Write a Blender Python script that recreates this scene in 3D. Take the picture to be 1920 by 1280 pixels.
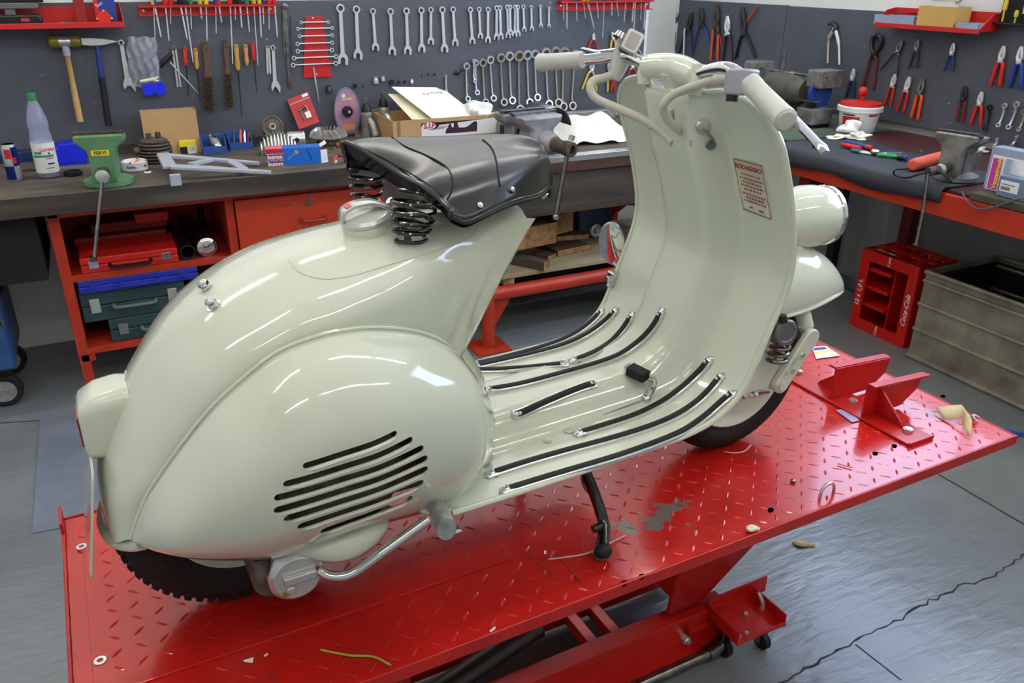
import bpy, bmesh, math, random
from mathutils import Vector, Matrix
from mathutils.bvhtree import BVHTree
for o in list(bpy.data.objects): bpy.data.objects.remove(o, do_unlink=True)
scene = bpy.context.scene; COL = scene.collection
PI = math.pi; R = math.radians
random.seed(7)
# ---------------------------------------------------------------- camera
FPX = 1544.7; CAMP = Vector((0.0, 0.0, 1.62))
_pit, _yaw, _rol = R(24.32), R(26.43), R(-0.4)
_fw = Vector((math.sin(_yaw)*math.cos(_pit), math.cos(_yaw)*math.cos(_pit), -math.sin(_pit)))
_rt0 = Vector((math.cos(_yaw), -math.sin(_yaw), 0)); _dn0 = _fw.cross(_rt0)
_rt = _rt0*math.cos(_rol) + _dn0*math.sin(_rol); _dn = _dn0*math.cos(_rol) - _rt0*math.sin(_rol)
cd = bpy.data.cameras.new('camera'); cam = bpy.data.objects.new('camera', cd); COL.objects.link(cam)
cd.sensor_width = 36; cd.lens = FPX*36/1920; cd.clip_start = 0.02
cam.matrix_world = Matrix(((_rt.x, -_dn.x, -_fw.x, CAMP.x), (_rt.y, -_dn.y, -_fw.y, CAMP.y), (_rt.z, -_dn.z, -_fw.z, CAMP.z), (0, 0, 0, 1)))
scene.camera = cam
# ---------------------------------------------------------------- world, exposure, lamps' strengths
world = bpy.data.worlds.new('world'); scene.world = world; world.use_nodes = True
world.node_tree.nodes['Background'].inputs[0].default_value = (0.75, 0.87, 1.0, 1)
world.node_tree.nodes['Background'].inputs[1].default_value = 1.0
scene.view_settings.view_transform = 'Standard'; scene.view_settings.look = 'None'
scene.view_settings.exposure = 0.12; scene.view_settings.gamma = 1.0
scene.view_settings.use_curve_mapping = False
TUBE_W = 40.0          # emission of each fluorescent tube
WINDOW_W = 7.0         # daylight in the window panes
# ---------------------------------------------------------------- measuring: from a point of the photo to a plane of the room
def ray(px, py):
    return (_rt*((px-960)/FPX) + _dn*((py-640)/FPX) + _fw)
def on(px, py, ax, v):
    d = ray(px, py); t = (v-CAMP[ax])/d[ax]
    return CAMP + d*t
# ---------------------------------------------------------------- materials
def lin(c):
    return tuple(((v/255)/12.92 if v/255 <= .04045 else ((v/255+.055)/1.055)**2.4) for v in c)
MATS = {}
def mat(name, c, rough=.5, metal=0, var=0.0, vscale=8, coat=0, alpha=1, trans=0, c2=None, bump=0, bscale=40, emit=0, ior=1.45, vlo=.35, vhi=.65, stretch=None):
    """procedural material: colour c (sRGB 0-255), optional second colour c2 mixed by noise, optional bump"""
    m = bpy.data.materials.new(name); m.use_nodes = True; nt = m.node_tree; b = nt.nodes['Principled BSDF']
    b.inputs['Base Color'].default_value = (*lin(c), 1); b.inputs['Roughness'].default_value = rough
    b.inputs['Metallic'].default_value = metal; b.inputs['Coat Weight'].default_value = coat
    b.inputs['Coat Roughness'].default_value = .04; b.inputs['IOR'].default_value = ior
    if trans: b.inputs['Transmission Weight'].default_value = trans
    if alpha < 1: b.inputs['Alpha'].default_value = alpha
    if emit:
        b.inputs['Emission Color'].default_value = (*lin(c), 1); b.inputs['Emission Strength'].default_value = emit
    tc = None
    if c2 is not None or bump:
        tc = nt.nodes.new('ShaderNodeTexCoord'); src = tc.outputs['Object']
        if stretch:
            mp = nt.nodes.new('ShaderNodeMapping'); mp.inputs['Scale'].default_value = stretch
            nt.links.new(src, mp.inputs[0]); src = mp.outputs[0]
    if c2 is not None:
        n = nt.nodes.new('ShaderNodeTexNoise'); n.inputs['Scale'].default_value = vscale; n.inputs['Detail'].default_value = 6
        n.inputs['Roughness'].default_value = .6
        r = nt.nodes.new('ShaderNodeValToRGB'); r.color_ramp.elements[0].position = vlo; r.color_ramp.elements[1].position = vhi
        r.color_ramp.elements[0].color = (*lin(c), 1); r.color_ramp.elements[1].color = (*lin(c2), 1)
        nt.links.new(src, n.inputs['Vector']); nt.links.new(n.outputs['Fac'], r.inputs[0]); nt.links.new(r.outputs[0], b.inputs['Base Color'])
    if bump:
        n2 = nt.nodes.new('ShaderNodeTexNoise'); n2.inputs['Scale'].default_value = bscale; n2.inputs['Detail'].default_value = 4
        bp = nt.nodes.new('ShaderNodeBump'); bp.inputs['Strength'].default_value = bump; bp.inputs['Distance'].default_value = .01
        nt.links.new(src, n2.inputs['Vector']); nt.links.new(n2.outputs['Fac'], bp.inputs['Height']); nt.links.new(bp.outputs[0], b.inputs['Normal'])
    MATS[name] = m; return m
# ---------------------------------------------------------------- mesh builder
class MB:
    def __init__(s): s.v = []; s.f = []; s.mi = []; s.cur = 0
    def add(s, vs, fs, M=None):
        n = len(s.v)
        s.v += [tuple(M @ Vector(p)) if M is not None else tuple(p) for p in vs]
        s.f += [tuple(i+n for i in q) for q in fs]; s.mi += [s.cur]*len(fs); return s
    def slot(s, i): s.cur = i; return s
    def box(s, a, b, M=None):
        x0, y0, z0 = a; x1, y1, z1 = b
        return s.add([(x0,y0,z0),(x1,y0,z0),(x1,y1,z0),(x0,y1,z0),(x0,y0,z1),(x1,y0,z1),(x1,y1,z1),(x0,y1,z1)],
              [(0,3,2,1),(4,5,6,7),(0,1,5,4),(1,2,6,5),(2,3,7,6),(3,0,4,7)], M)
    def bbox(s, c, d, M=None):
        return s.box((c[0]-d[0]/2, c[1]-d[1]/2, c[2]-d[2]/2), (c[0]+d[0]/2, c[1]+d[1]/2, c[2]+d[2]/2), M)
    def rbox(s, a, b, r=.01, seg=3, M=None, ax=2):
        """box with rounded edges around axis ax (prism of rounded rectangle)"""
        o = [i for i in range(3) if i != ax]
        u0, u1, v0, v1 = a[o[0]], b[o[0]], a[o[1]], b[o[1]]; r = min(r, abs(u1-u0)/2*.99, abs(v1-v0)/2*.99)
        poly = []
        for cx, cy, st in ((u1-r, v1-r, 0), (u0+r, v1-r, 1), (u0+r, v0+r, 2), (u1-r, v0+r, 3)):
            for k in range(seg+1):
                t = (st + k/seg)*PI/2; poly.append((cx+r*math.cos(t), cy+r*math.sin(t)))
        return s.prism(poly, a[ax], b[ax], ax, M)
    def prism(s, poly, h0, h1, ax=2, M=None, inset=0):
        """extrude polygon along an axis; polygon is in the other two axes in order"""
        n = len(poly)
        def P(p, h): 
            q = [0, 0, 0]; o = [i for i in range(3) if i != ax]; q[o[0]], q[o[1]] = p; q[ax] = h; return q
        if inset:
            cx = sum(p[0] for p in poly)/n; cy = sum(p[1] for p in poly)/n
            ins = offset_poly(poly, inset)
            rows = [[P(p, h0) for p in ins], [P(p, h0+(h1-h0)*min(.5, inset/abs(h1-h0))) for p in poly], [P(p, h1-(h1-h0)*min(.5, inset/abs(h1-h0))) for p in poly], [P(p, h1) for p in ins]]
        else: rows = [[P(p, h0) for p in poly], [P(p, h1) for p in poly]]
        vs = [p for r in rows for p in r]; fs = []
        for j in range(len(rows)-1):
            for i in range(n): fs.append((j*n+i, j*n+(i+1)%n, (j+1)*n+(i+1)%n, (j+1)*n+i))
        fs.append(tuple(reversed(range(n)))); fs.append(tuple((len(rows)-1)*n+i for i in range(n)))
        return s.add(vs, fs, M)
    def cyl(s, p, q, r, r2=None, seg=16, cap=True, M=None):
        p, q = Vector(p), Vector(q); r2 = r if r2 is None else r2
        return s.tube([p, q], [r, r2], seg, cap, M)
    def tube(s, path, rad, seg=10, cap=True, M=None, flat=None, closed=False):
        path = [Vector(p) for p in path]; n = len(path)
        rs = rad if isinstance(rad, (list, tuple)) else [rad]*n
        vs = []; fs = []; up = None
        for i, p in enumerate(path):
            if closed: t = (path[(i+1) % n]-path[i-1]).normalized()
            else: t = (path[min(i+1, n-1)]-path[max(i-1, 0)]).normalized()
            if t.length < 1e-9: t = Vector((0, 0, 1))
            if up is None:
                up = Vector((0, 0, 1)) if abs(t.z) < .9 else Vector((1, 0, 0))
            a = (up - t*up.dot(t))
            if a.length < 1e-6: a = t.orthogonal()
            a.normalize(); b = t.cross(a); up = a
            fa, fb = flat if flat else (1, 1)
            for k in range(seg):
                th = 2*PI*k/seg; vs.append(p + a*(math.cos(th)*rs[i]*fa) + b*(math.sin(th)*rs[i]*fb))
        for i in range(n if closed else n-1):
            j = (i+1) % n
            for k in range(seg): fs.append((i*seg+k, i*seg+(k+1)%seg, j*seg+(k+1)%seg, j*seg+k))
        if cap and not closed:
            fs.append(tuple(reversed(range(seg)))); fs.append(tuple((n-1)*seg+k for k in range(seg)))
        return s.add(vs, fs, M)
    def lathe(s, prof, seg=24, M=None, cap=True, arc=2*PI):
        """profile [(r, z)] turned around z"""
        vs = []; fs = []; n = len(prof); full = abs(arc-2*PI) < 1e-6; m = seg if full else seg+1
        for r, z in prof:
            for k in range(m):
                t = arc*k/seg; vs.append((r*math.cos(t), r*math.sin(t), z))
        for i in range(n-1):
            for k in range(seg): 
                k2 = (k+1) % m; fs.append((i*m+k, i*m+k2, (i+1)*m+k2, (i+1)*m+k))
        if cap and full:
            if prof[0][0] > 1e-6: fs.append(tuple(reversed(range(m))))
            if prof[-1][0] > 1e-6: fs.append(tuple((n-1)*m+k for k in range(m)))
        return s.add(vs, fs, M)
    def sphere(s, c, r, seg=16, M=None, sc=(1, 1, 1)):
        n = seg//2; vs = []; fs = []
        for i in range(n+1):
            a = PI*i/n
            for k in range(seg):
                t = 2*PI*k/seg
                vs.append((c[0]+sc[0]*r*math.sin(a)*math.cos(t), c[1]+sc[1]*r*math.sin(a)*math.sin(t), c[2]-sc[2]*r*math.cos(a)))
        for i in range(n):
            for k in range(seg): fs.append((i*seg+k, i*seg+(k+1)%seg, (i+1)*seg+(k+1)%seg, (i+1)*seg+k))
        return s.add(vs, fs, M)
    def grid(s, rows, M=None, closeu=False):
        n = len(rows); m = len(rows[0]); vs = [p for r in rows for p in r]; fs = []
        for i in range(n-1):
            for k in range(m if closeu else m-1): fs.append((i*m+k, i*m+(k+1)%m, (i+1)*m+(k+1)%m, (i+1)*m+k))
        return s.add(vs, fs, M)
    def mesh(s, name, mats, smooth=True, merge=True, angle=40):
        me = bpy.data.meshes.new(name); me.from_pydata([tuple(v) for v in s.v], [], s.f)
        mats = mats if isinstance(mats, (list, tuple)) else [mats]
        for m in mats: me.materials.append(MATS[m] if isinstance(m, str) else m)
        if len(mats) > 1: me.polygons.foreach_set('material_index', s.mi)
        bm = bmesh.new(); bm.from_mesh(me)
        if merge: bmesh.ops.remove_doubles(bm, verts=bm.verts, dist=1e-5)
        bmesh.ops.dissolve_degenerate(bm, dist=1e-7, edges=bm.edges)
        bmesh.ops.recalc_face_normals(bm, faces=bm.faces)
        if smooth:
            ca = R(angle)
            for f in bm.faces: f.smooth = True
            for e in bm.edges:
                if len(e.link_faces) == 2 and e.calc_face_angle(0) > ca: e.smooth = False
        bm.to_mesh(me); bm.free(); return me
    def obj(s, name, mats, parent=None, smooth=True, bevel=0, bseg=2, label=None, kind=None, angle=40, loc=None, solid=0, merge=True):
        o = bpy.data.objects.new(name, s.mesh(name, mats, smooth, merge, angle)); COL.objects.link(o)
        if loc is not None: o.location = loc
        if parent is not None: o.parent = parent
        if solid:
            md = o.modifiers.new('thickness', 'SOLIDIFY'); md.thickness = solid; md.offset = 0
        if bevel:
            md = o.modifiers.new('bevel', 'BEVEL'); md.width = bevel; md.segments = bseg; md.limit_method = 'ANGLE'; md.angle_limit = R(35)
        if label: o['label'] = label
        if kind: o['kind'] = kind
        return o
def offset_poly(poly, d):
    n = len(poly); A = sum(poly[i][0]*poly[(i+1)%n][1]-poly[(i+1)%n][0]*poly[i][1] for i in range(n)); sg = 1 if A > 0 else -1
    out = []
    for i in range(n):
        p0, p1, p2 = Vector(poly[i-1]), Vector(poly[i]), Vector(poly[(i+1)%n])
        e1 = (p1-p0); e2 = (p2-p1)
        if e1.length < 1e-9 or e2.length < 1e-9: out.append(poly[i]); continue
        e1.normalize(); e2.normalize(); n1 = Vector((-e1.y, e1.x))*sg; n2 = Vector((-e2.y, e2.x))*sg
        b = n1+n2
        if b.length < 1e-6: b = n1
        b.normalize(); k = max(.4, b.dot(n1)); out.append(tuple(p1+b*(d/k)))
    return out
def thing(name, label, cat, loc=(0, 0, 0), rotz=0, group=None, rot=None):
    o = bpy.data.objects.new(name, None); COL.objects.link(o); o.empty_display_size = .05
    o.location = loc; o.rotation_euler = rot if rot else (0, 0, rotz)
    o['label'] = label; o['category'] = cat
    if group: o['group'] = group
    return o
def tag(o, label, cat, group=None, kind=None):
    o['label'] = label; o['category'] = cat
    if group: o['group'] = group
    if kind: o['kind'] = kind
    return o
def struct(o, label=None):
    o['kind'] = 'structure'
    if label: o['label'] = label; 
    return o
def cat_rom(P, n=8, closed=False):
    """smooth curve through points"""
    P = [Vector(p) for p in P]; out = []; m = len(P)
    rng = range(m) if closed else range(m-1)
    for i in rng:
        p0 = P[i-1] if (i > 0 or closed) else P[0]*2-P[1]
        p1, p2 = P[i], P[(i+1) % m]; p3 = P[(i+2) % m] if (i+2 < m or closed) else P[-1]*2-P[-2]
        for k in range(n):
            t = k/n
            out.append(.5*((2*p1)+(p2-p0)*t+(2*p0-5*p1+4*p2-p3)*t*t+(3*p1-p0-3*p2+p3)*t**3))
    if not closed: out.append(P[-1])
    return out
def bez(p0, p1, p2, p3, n=12):
    p0, p1, p2, p3 = map(Vector, (p0, p1, p2, p3))
    return [p0*(1-t)**3+p1*3*t*(1-t)**2+p2*3*t*t*(1-t)+p3*t**3 for t in [k/n for k in range(n+1)]]
def ngon(c, r, n, a0=0): return [(c[0]+r*math.cos(a0+2*PI*k/n), c[1]+r*math.sin(a0+2*PI*k/n)) for k in range(n)]
def frame(o, z, x=None):
    """matrix with origin o whose z axis points along z"""
    z = Vector(z).normalized(); x = Vector(x) if x is not None else (Vector((1, 0, 0)) if abs(z.x) < .9 else Vector((0, 1, 0)))
    x = (x - z*x.dot(z)).normalized(); y = z.cross(x)
    return Matrix(((x.x, y.x, z.x, o[0]), (x.y, y.y, z.y, o[1]), (x.z, y.z, z.z, o[2]), (0, 0, 0, 1)))
def T(x, y, z): return Matrix.Translation((x, y, z))
def Rz(a): return Matrix.Rotation(a, 4, 'Z')
def Rx(a): return Matrix.Rotation(a, 4, 'X')
def Ry(a): return Matrix.Rotation(a, 4, 'Y')
_FONT = bpy.data.curves
def text(name, body, size, mat_, parent, M, label=None, bold=0, shear=0, sx=1):
    """flat lettering as a thin mesh; M places it (text lies in local xy)"""
    cu = bpy.data.curves.new(name, 'FONT'); cu.body = body; cu.size = size; cu.extrude = .0004; cu.offset = bold; cu.shear = shear
    cu.align_x = 'CENTER'; cu.align_y = 'CENTER'; cu.resolution_u = 3
    tmp = bpy.data.objects.new('tmp', cu); COL.objects.link(tmp)
    dg = bpy.context.evaluated_depsgraph_get(); me = bpy.data.meshes.new_from_object(tmp.evaluated_get(dg))
    bpy.data.objects.remove(tmp); bpy.data.curves.remove(cu)
    me.transform(M @ Matrix.Diagonal((sx, 1, 1, 1))); me.materials.clear(); me.materials.append(MATS[mat_])
    me.name = name
    o = bpy.data.objects.new(name, me); COL.objects.link(o); o.parent = parent
    if label: o['label'] = label
    return o
def dup(root, loc, rot=None, label=None, scale=None, group=None):
    r = root.copy(); COL.objects.link(r); r.location = loc
    if rot is not None: r.rotation_euler = rot
    if scale is not None: r.scale = scale
    if label: r['label'] = label
    if group: r['group'] = group
    for ch in list(root.children):
        c = ch.copy(); COL.objects.link(c); c.parent = r
        for g in list(ch.children):
            d = g.copy(); COL.objects.link(d); d.parent = c
    return r
# ---------------------------------------------------------------- palette
mat('paint', (214, 220, 201), .10, 0, coat=.7)
mat('paint_dirty', (205, 208, 190), .4)
mat('paint_grey', (196, 198, 190), .35)
mat('chrome', (215, 215, 215), .08, 1)
mat('alu', (206, 206, 203), .30, .75)
mat('alu_cast', (178, 177, 172), .45, .5, c2=(136, 135, 130), vscale=30)
mat('steel', (150, 150, 148), .3, 1, c2=(110, 108, 104), vscale=25)
mat('steel_bright', (218, 218, 216), .25, .75)
mat('steel_dark', (70, 68, 66), .4, .9)
mat('wrench', (226, 228, 230), .30, .6)
mat('wrench_old', (196, 186, 168), .38, .6)
mat('rust', (95, 78, 66), .7, .3, c2=(60, 52, 47), vscale=30)
mat('black_leather', (20, 21, 24), .24, 0, bump=.03, bscale=220, ior=1.6)
mat('rubber', (22, 22, 23), .65)
mat('black', (16, 16, 18), .4)
mat('black_gloss', (12, 14, 13), .15, coat=.5)
mat('black_matt', (24, 24, 26), .85)
mat('grip', (200, 200, 192), .45)
mat('table_red', (214, 34, 26), .26, 0, c2=(176, 26, 20), vscale=3, coat=.25, bump=.02, bscale=8)
mat('table_wear', (120, 120, 112), .35, .5, c2=(80, 80, 76), vscale=40)
mat('lift_red', (192, 26, 19), .3, 0, c2=(170, 22, 16), vscale=5)
mat('bench_red', (186, 56, 31), .38, 0, c2=(170, 48, 26), vscale=6)
mat('bench_red_chip', (192, 60, 33), .42, 0, c2=(132, 112, 100), vscale=13, vlo=.635, vhi=.645)
mat('case_red', (196, 30, 22), .4)
mat('shelf_red', (190, 34, 34), .4)
mat('crate_red', (200, 26, 17), .35)
mat('handle_red', (205, 40, 32), .4)
mat('handle_orange', (225, 80, 35), .4)
mat('handle_blue', (35, 62, 140), .4)
mat('handle_dblue', (28, 36, 66), .45)
mat('handle_yellow', (225, 195, 40), .4)
mat('handle_maroon', (110, 30, 34), .5)
mat('handle_green', (30, 140, 60), .4)
mat('handle_clear', (190, 180, 60), .2)
mat('wood_bench', (104, 96, 84), .75, 0, c2=(66, 60, 54), vscale=14, bump=.3, bscale=30, stretch=(.25, 1, 1))
mat('wood_edge', (84, 74, 64), .75, 0, c2=(52, 47, 44), vscale=16, bump=.3, bscale=30, stretch=(.12, 1, 1))
mat('wood_brown', (92, 60, 42), .7, 0, c2=(58, 42, 34), vscale=14, stretch=(.15, 1, 1))
mat('wood_old', (84, 72, 60), .8, 0, c2=(56, 49, 43), vscale=18, bump=.2, stretch=(1, .2, 1))
mat('wood_cut', (172, 132, 84), .7, 0, c2=(120, 86, 52), vscale=22)
mat('plank', (168, 152, 118), .8, 0, c2=(136, 120, 90), vscale=12, stretch=(.2, 1, 1))
mat('wood_light', (214, 168, 92), .45, 0, c2=(190, 140, 70), vscale=10, stretch=(1, 1, .2))
mat('wood_mallet', (206, 172, 110), .5, 0, c2=(170, 130, 78), vscale=20, stretch=(1, 1, .15))
mat('wood_handle_brown', (104, 78, 58), .6, 0, c2=(80, 60, 46), vscale=14)
mat('bristle', (62, 52, 42), .9, 0, c2=(104, 88, 60), vscale=120, bump=.8, bscale=300)
mat('wall_white', (240, 240, 236), .8, 0, c2=(230, 230, 228), vscale=2)
mat('wall_under', (226, 226, 226), .8, 0, c2=(205, 205, 207), vscale=3)
mat('wall_grey', (158, 157, 156), .8, 0, c2=(146, 145, 144), vscale=3)
mat('panel', (84, 88, 97), .55, 0, c2=(76, 80, 89), vscale=5, bump=.02, bscale=60)
mat('ceiling_white', (236, 236, 232), .9)
mat('tube_glow', (255, 250, 240), .3, emit=TUBE_W)
mat('fixture', (235, 235, 235), .5)
mat('window_glow', (196, 218, 255), .3, emit=WINDOW_W)
mat('cardboard', (196, 160, 112), .8, 0, c2=(184, 148, 102), vscale=6)
mat('cardboard_dark', (150, 118, 78), .8)
mat('paper', (246, 246, 244), .7)
mat('paper_cream', (236, 228, 196), .75)
mat('white', (240, 240, 238), .5)
mat('white_plastic', (238, 238, 236), .35)
mat('cloth', (238, 236, 230), .9, bump=.2, bscale=25)
mat('glove', (240, 235, 215), .9, 0, c2=(200, 165, 100), vscale=20, vlo=.6, vhi=.75)
mat('blue_plastic', (38, 66, 150), .35)
mat('blue_bin', (48, 84, 150), .4)
mat('blue_case', (36, 50, 170), .4)
mat('blue_dark', (30, 52, 92), .4)
mat('blue_cart', (48, 84, 132), .5, 0, c2=(38, 68, 110), vscale=8)
mat('blue_bright', (20, 40, 220), .4)
mat('blue_box', (30, 110, 205), .35)
mat('label_red', (200, 30, 40), .5)
mat('label_yellow', (235, 215, 50), .5)
mat('label_green', (60, 150, 110), .5)
mat('label_blue', (40, 50, 140), .5)
mat('label_magenta', (200, 60, 150), .5)
mat('label_purple', (110, 70, 170), .4, 0, c2=(220, 110, 120), vscale=14)
mat('label_orange', (240, 140, 50), .5)
mat('text_black', (25, 25, 28), .6)
mat('text_red', (165, 70, 50), .6)
mat('text_white', (240, 240, 240), .6)
mat('text_logo_red', (200, 35, 40), .6)
mat('text_navy', (40, 40, 130), .6)
mat('text_grey', (120, 120, 120), .6)
mat('case_green', (42, 68, 67), .5)
mat('case_grey', (110, 116, 116), .5)
mat('vise_green', (96, 142, 98), .45, 0, c2=(84, 126, 86), vscale=12, bump=.1, bscale=40)
mat('vise_grey', (168, 168, 170), .45, .45, c2=(126, 124, 122), vscale=10, bump=.1, bscale=40)
mat('vise_worn', (150, 148, 142), .5, .4, c2=(96, 92, 88), vscale=12, bump=.2, bscale=30)
mat('cast_iron', (84, 78, 70), .7, .3, c2=(112, 102, 88), vscale=20)
mat('brass', (190, 160, 90), .35, 1)
mat('copper', (150, 90, 70), .4, .9)
mat('grey_paint', (176, 180, 192), .4)
mat('pet_bottle', (196, 200, 235), .08, 0, alpha=.35)
mat('water', (60, 70, 120), .1, 0, alpha=.75)
mat('cap_green', (40, 130, 70), .4)
mat('can_silver', (205, 208, 215), .25, .6)
mat('can_blue', (25, 40, 130), .25, .5)
mat('bag_plastic', (206, 208, 222), .14, 0, alpha=.42)
mat('clear_plastic', (210, 214, 228), .12, 0, alpha=.15)
mat('frost_plastic', (168, 182, 206), .25, 0, alpha=.8)
mat('tin', (176, 170, 152), .42, .5, c2=(112, 106, 92), vscale=7, bump=.15, bscale=12, vlo=.3, vhi=.75)
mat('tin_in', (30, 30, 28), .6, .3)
mat('mat_rubber', (50, 53, 58), .75, bump=.1, bscale=120)
mat('green_bench', (92, 110, 92), .7, 0, c2=(70, 80, 66), vscale=10)
mat('floor_dark', (50, 47, 44), .8)
mat('hose_blue', (28, 60, 120), .4)
mat('tape_tan', (214, 196, 150), .7)
mat('wire_green', (150, 170, 60), .5)
mat('wire_white', (225, 215, 200), .5)
mat('wire_brown', (120, 60, 40), .6)
mat('glass_lens', (225, 230, 235), .1, 0, coat=.5)
mat('red_glass', (150, 30, 30), .15, coat=.5)
mat('tyre', (20, 20, 20), .75, bump=.3, bscale=120)
mat('mirror', (230, 230, 230), .02, 1)
mat('cable_grey', (196, 192, 180), .5)
mat('grease_shade', (70, 54, 44), .4, .3, c2=(110, 96, 84), vscale=40)
mat('purple_tint', (170, 160, 200), .3)
def panel_mat():
    # paint chips and plugged screw holes: pale specks scattered over the panel paint
    m = MATS['panel']; nt = m.node_tree; b = nt.nodes['Principled BSDF']; old = b.inputs['Base Color'].links[0].from_socket
    tc = nt.nodes.new('ShaderNodeTexCoord')
    n = nt.nodes.new('ShaderNodeTexNoise'); n.inputs['Scale'].default_value = 42; n.inputs['Detail'].default_value = 2; nt.links.new(tc.outputs['Object'], n.inputs['Vector'])
    r = nt.nodes.new('ShaderNodeValToRGB'); r.color_ramp.elements[0].position = .73; r.color_ramp.elements[1].position = .76; nt.links.new(n.outputs['Fac'], r.inputs[0])
    mx = nt.nodes.new('ShaderNodeMix'); mx.data_type = 'RGBA'; mx.inputs['B'].default_value = (*lin((150, 152, 156)), 1)
    nt.links.new(old, mx.inputs['A']); nt.links.new(r.outputs[0], mx.inputs['Factor']); nt.links.new(mx.outputs['Result'], b.inputs['Base Color'])
panel_mat()
def floor_mat():
    m = mat('floor', (128, 134, 137), .24, 0, c2=(112, 117, 119), vscale=1.6)
    nt = m.node_tree; b = nt.nodes['Principled BSDF']
    tc = nt.nodes.new('ShaderNodeTexCoord'); mp = nt.nodes.new('ShaderNodeMapping'); mp.inputs['Scale'].default_value = (9, 34, 1); mp.inputs['Rotation'].default_value = (0, 0, R(-12))
    n = nt.nodes.new('ShaderNodeTexNoise'); n.inputs['Scale'].default_value = 1; n.inputs['Detail'].default_value = 3; n.inputs['Distortion'].default_value = .4
    bp = nt.nodes.new('ShaderNodeBump'); bp.inputs['Strength'].default_value = .16; bp.inputs['Distance'].default_value = .02
    nt.links.new(tc.outputs['Object'], mp.inputs[0]); nt.links.new(mp.outputs[0], n.inputs['Vector']); nt.links.new(n.outputs['Fac'], bp.inputs['Height']); nt.links.new(bp.outputs[0], b.inputs['Normal'])
floor_mat()
# ---------------------------------------------------------------- the room
YB = 4.12     # back wall
XR = 3.78     # right wall
XE = 2.89     # end of the back wall; behind it the room goes on to YF
YF = 5.0; XL = -2.6; YN = -3.2; ZC = 3.3
PB = YB-.02; PR = XR-.02      # faces of the tool panels
def wallbox(name, a, b, m, label=None): return struct(MB().box(a, b).obj(name, m, smooth=False), label)
floor = wallbox('floor', (XL, YN, -.1), (XR, YF, 0), 'floor', 'grey painted concrete workshop floor')
wallbox('ceiling', (XL, YN, ZC), (XR, YF, ZC+.1), 'ceiling_white')
wallbox('wall_back', (XL, YB, 0), (XE, YB+.12, ZC), 'wall_white', 'white painted wall behind the dark tool panel')
wallbox('wall_recess', (XE-.2, YF, 0), (XR, YF+.1, ZC), 'wall_white')
wallbox('wall_left', (XL-.1, YN, 0), (XL, YF, ZC), 'wall_white')
wallbox('wall_front', (XL, YN-.1, 0), (XR, YN, ZC), 'wall_white')
# right wall: grey dado below the bench, white above, window opening
def right_wall():
    y0, y1, z0, z1 = .4, 3.2, 1.70, 2.85
    b = MB().box((XR, YN, .98), (XR+.1, YF, z0)).box((XR, YN, z1), (XR+.1, YF, ZC)).box((XR, YN, z0), (XR+.1, y0, z1)).box((XR, y1, z0), (XR+.1, YF, z1))
    struct(b.obj('wall_right', 'wall_white', smooth=False), 'white wall above the dark panels on the right')
    struct(MB().box((XR, YN, 0), (XR+.1, YF, .98)).obj('trim_1', 'wall_grey', smooth=False), 'grey painted lower wall under the right bench')
    w = bpy.data.objects.new('window_1', None); COL.objects.link(w); w.location = (XR, (y0+y1)/2, z0); struct(w)
    f = MB(); W = y1-y0; H = z1-z0
    for a in (-W/2, -W/6, W/6, W/2): f.box((-.02, a-.03, 0), (.06, a+.03, H))
    for z in (0, H): f.box((-.02, -W/2, z-.03), (.06, W/2, z+.03))
    f.obj('window_frame', 'white', w, smooth=False)
    for k in range(3):
        a = -W/2+k*W/3; MB().box((.03, a+.03, .03), (.04, a+W/3-.03, H-.03)).obj('pane', 'window_glow', w, smooth=False)
right_wall()
# ceiling lamps
def lamp(x, y, lab, L=1.5, z=3.05, along='x'):
    l = thing('fluorescent_lamp', lab, 'lamp', (x, y, z), 0 if along == 'x' else PI/2, 'ceiling tube lamps')
    MB().box((-L/2-.05, -.06, .03), (L/2+.05, .06, .09)).obj('housing', 'fixture', l, smooth=False)
    MB().cyl((-L/2, 0, 0), (L/2, 0, 0), .016, seg=10).obj('tube', 'tube_glow', l)
    for s in (-1, 1):
        MB().box((s*(L/2+.01)-.012, -.02, -.02), (s*(L/2+.01)+.012, .02, .035)).obj('tube_socket', 'fixture', l, smooth=False)
        MB().cyl((s*L*.35, 0, .085), (s*L*.35, 0, ZC-z), .006, seg=6).obj('hanger_rod', 'fixture', l)
for x, y, w in ((-.9, 3.3, 'left above the left bench'), (1.0, 3.3, 'above the middle bench'), (2.7, 3.3, 'above the right bench corner'), (-.9, 1.2, 'left of the lift'), (1.0, 1.2, 'right above the lift'), (2.7, 1.2, 'right of the lift'), (-.9, -.6, 'behind and left of the camera'), (1.0, -.6, 'behind the camera'), (2.7, -.6, 'behind and right of the camera')): lamp(x, y, 'white fluorescent tube lamp under the ceiling '+w)
# dark tool panels on the walls
def panel_x(x0, x1, z0, z1, label):
    tag(MB().box((x0, PB, z0), (x1, YB-.001, z1)).obj('pegboard', 'panel', smooth=False), label, 'panel')
p = on(1213, 3, 1, PB); ZT = on(500, 1.5, 1, PB).z
panel_x(-1.6, p.x, .88, ZT, 'long slate grey tool panel on the back wall behind the left bench')
q0 = on(1251, 2, 0, PR); q1 = on(1477, 9.5, 0, PR); ZR = on(1500, 11.7, 0, PR).z
tag(MB().box((PR, q1.y+.002, .95), (XR-.001, q0.y, ZR)).obj('pegboard', 'panel', smooth=False), 'slate grey tool panel behind the grinder on the right wall', 'panel')
tag(MB().box((PR, 1.2, .9), (XR-.001, q1.y-.002, ZR-.003)).obj('pegboard', 'panel', smooth=False), 'slate grey tool panel with red-handled pliers on the right wall', 'panel')
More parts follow.
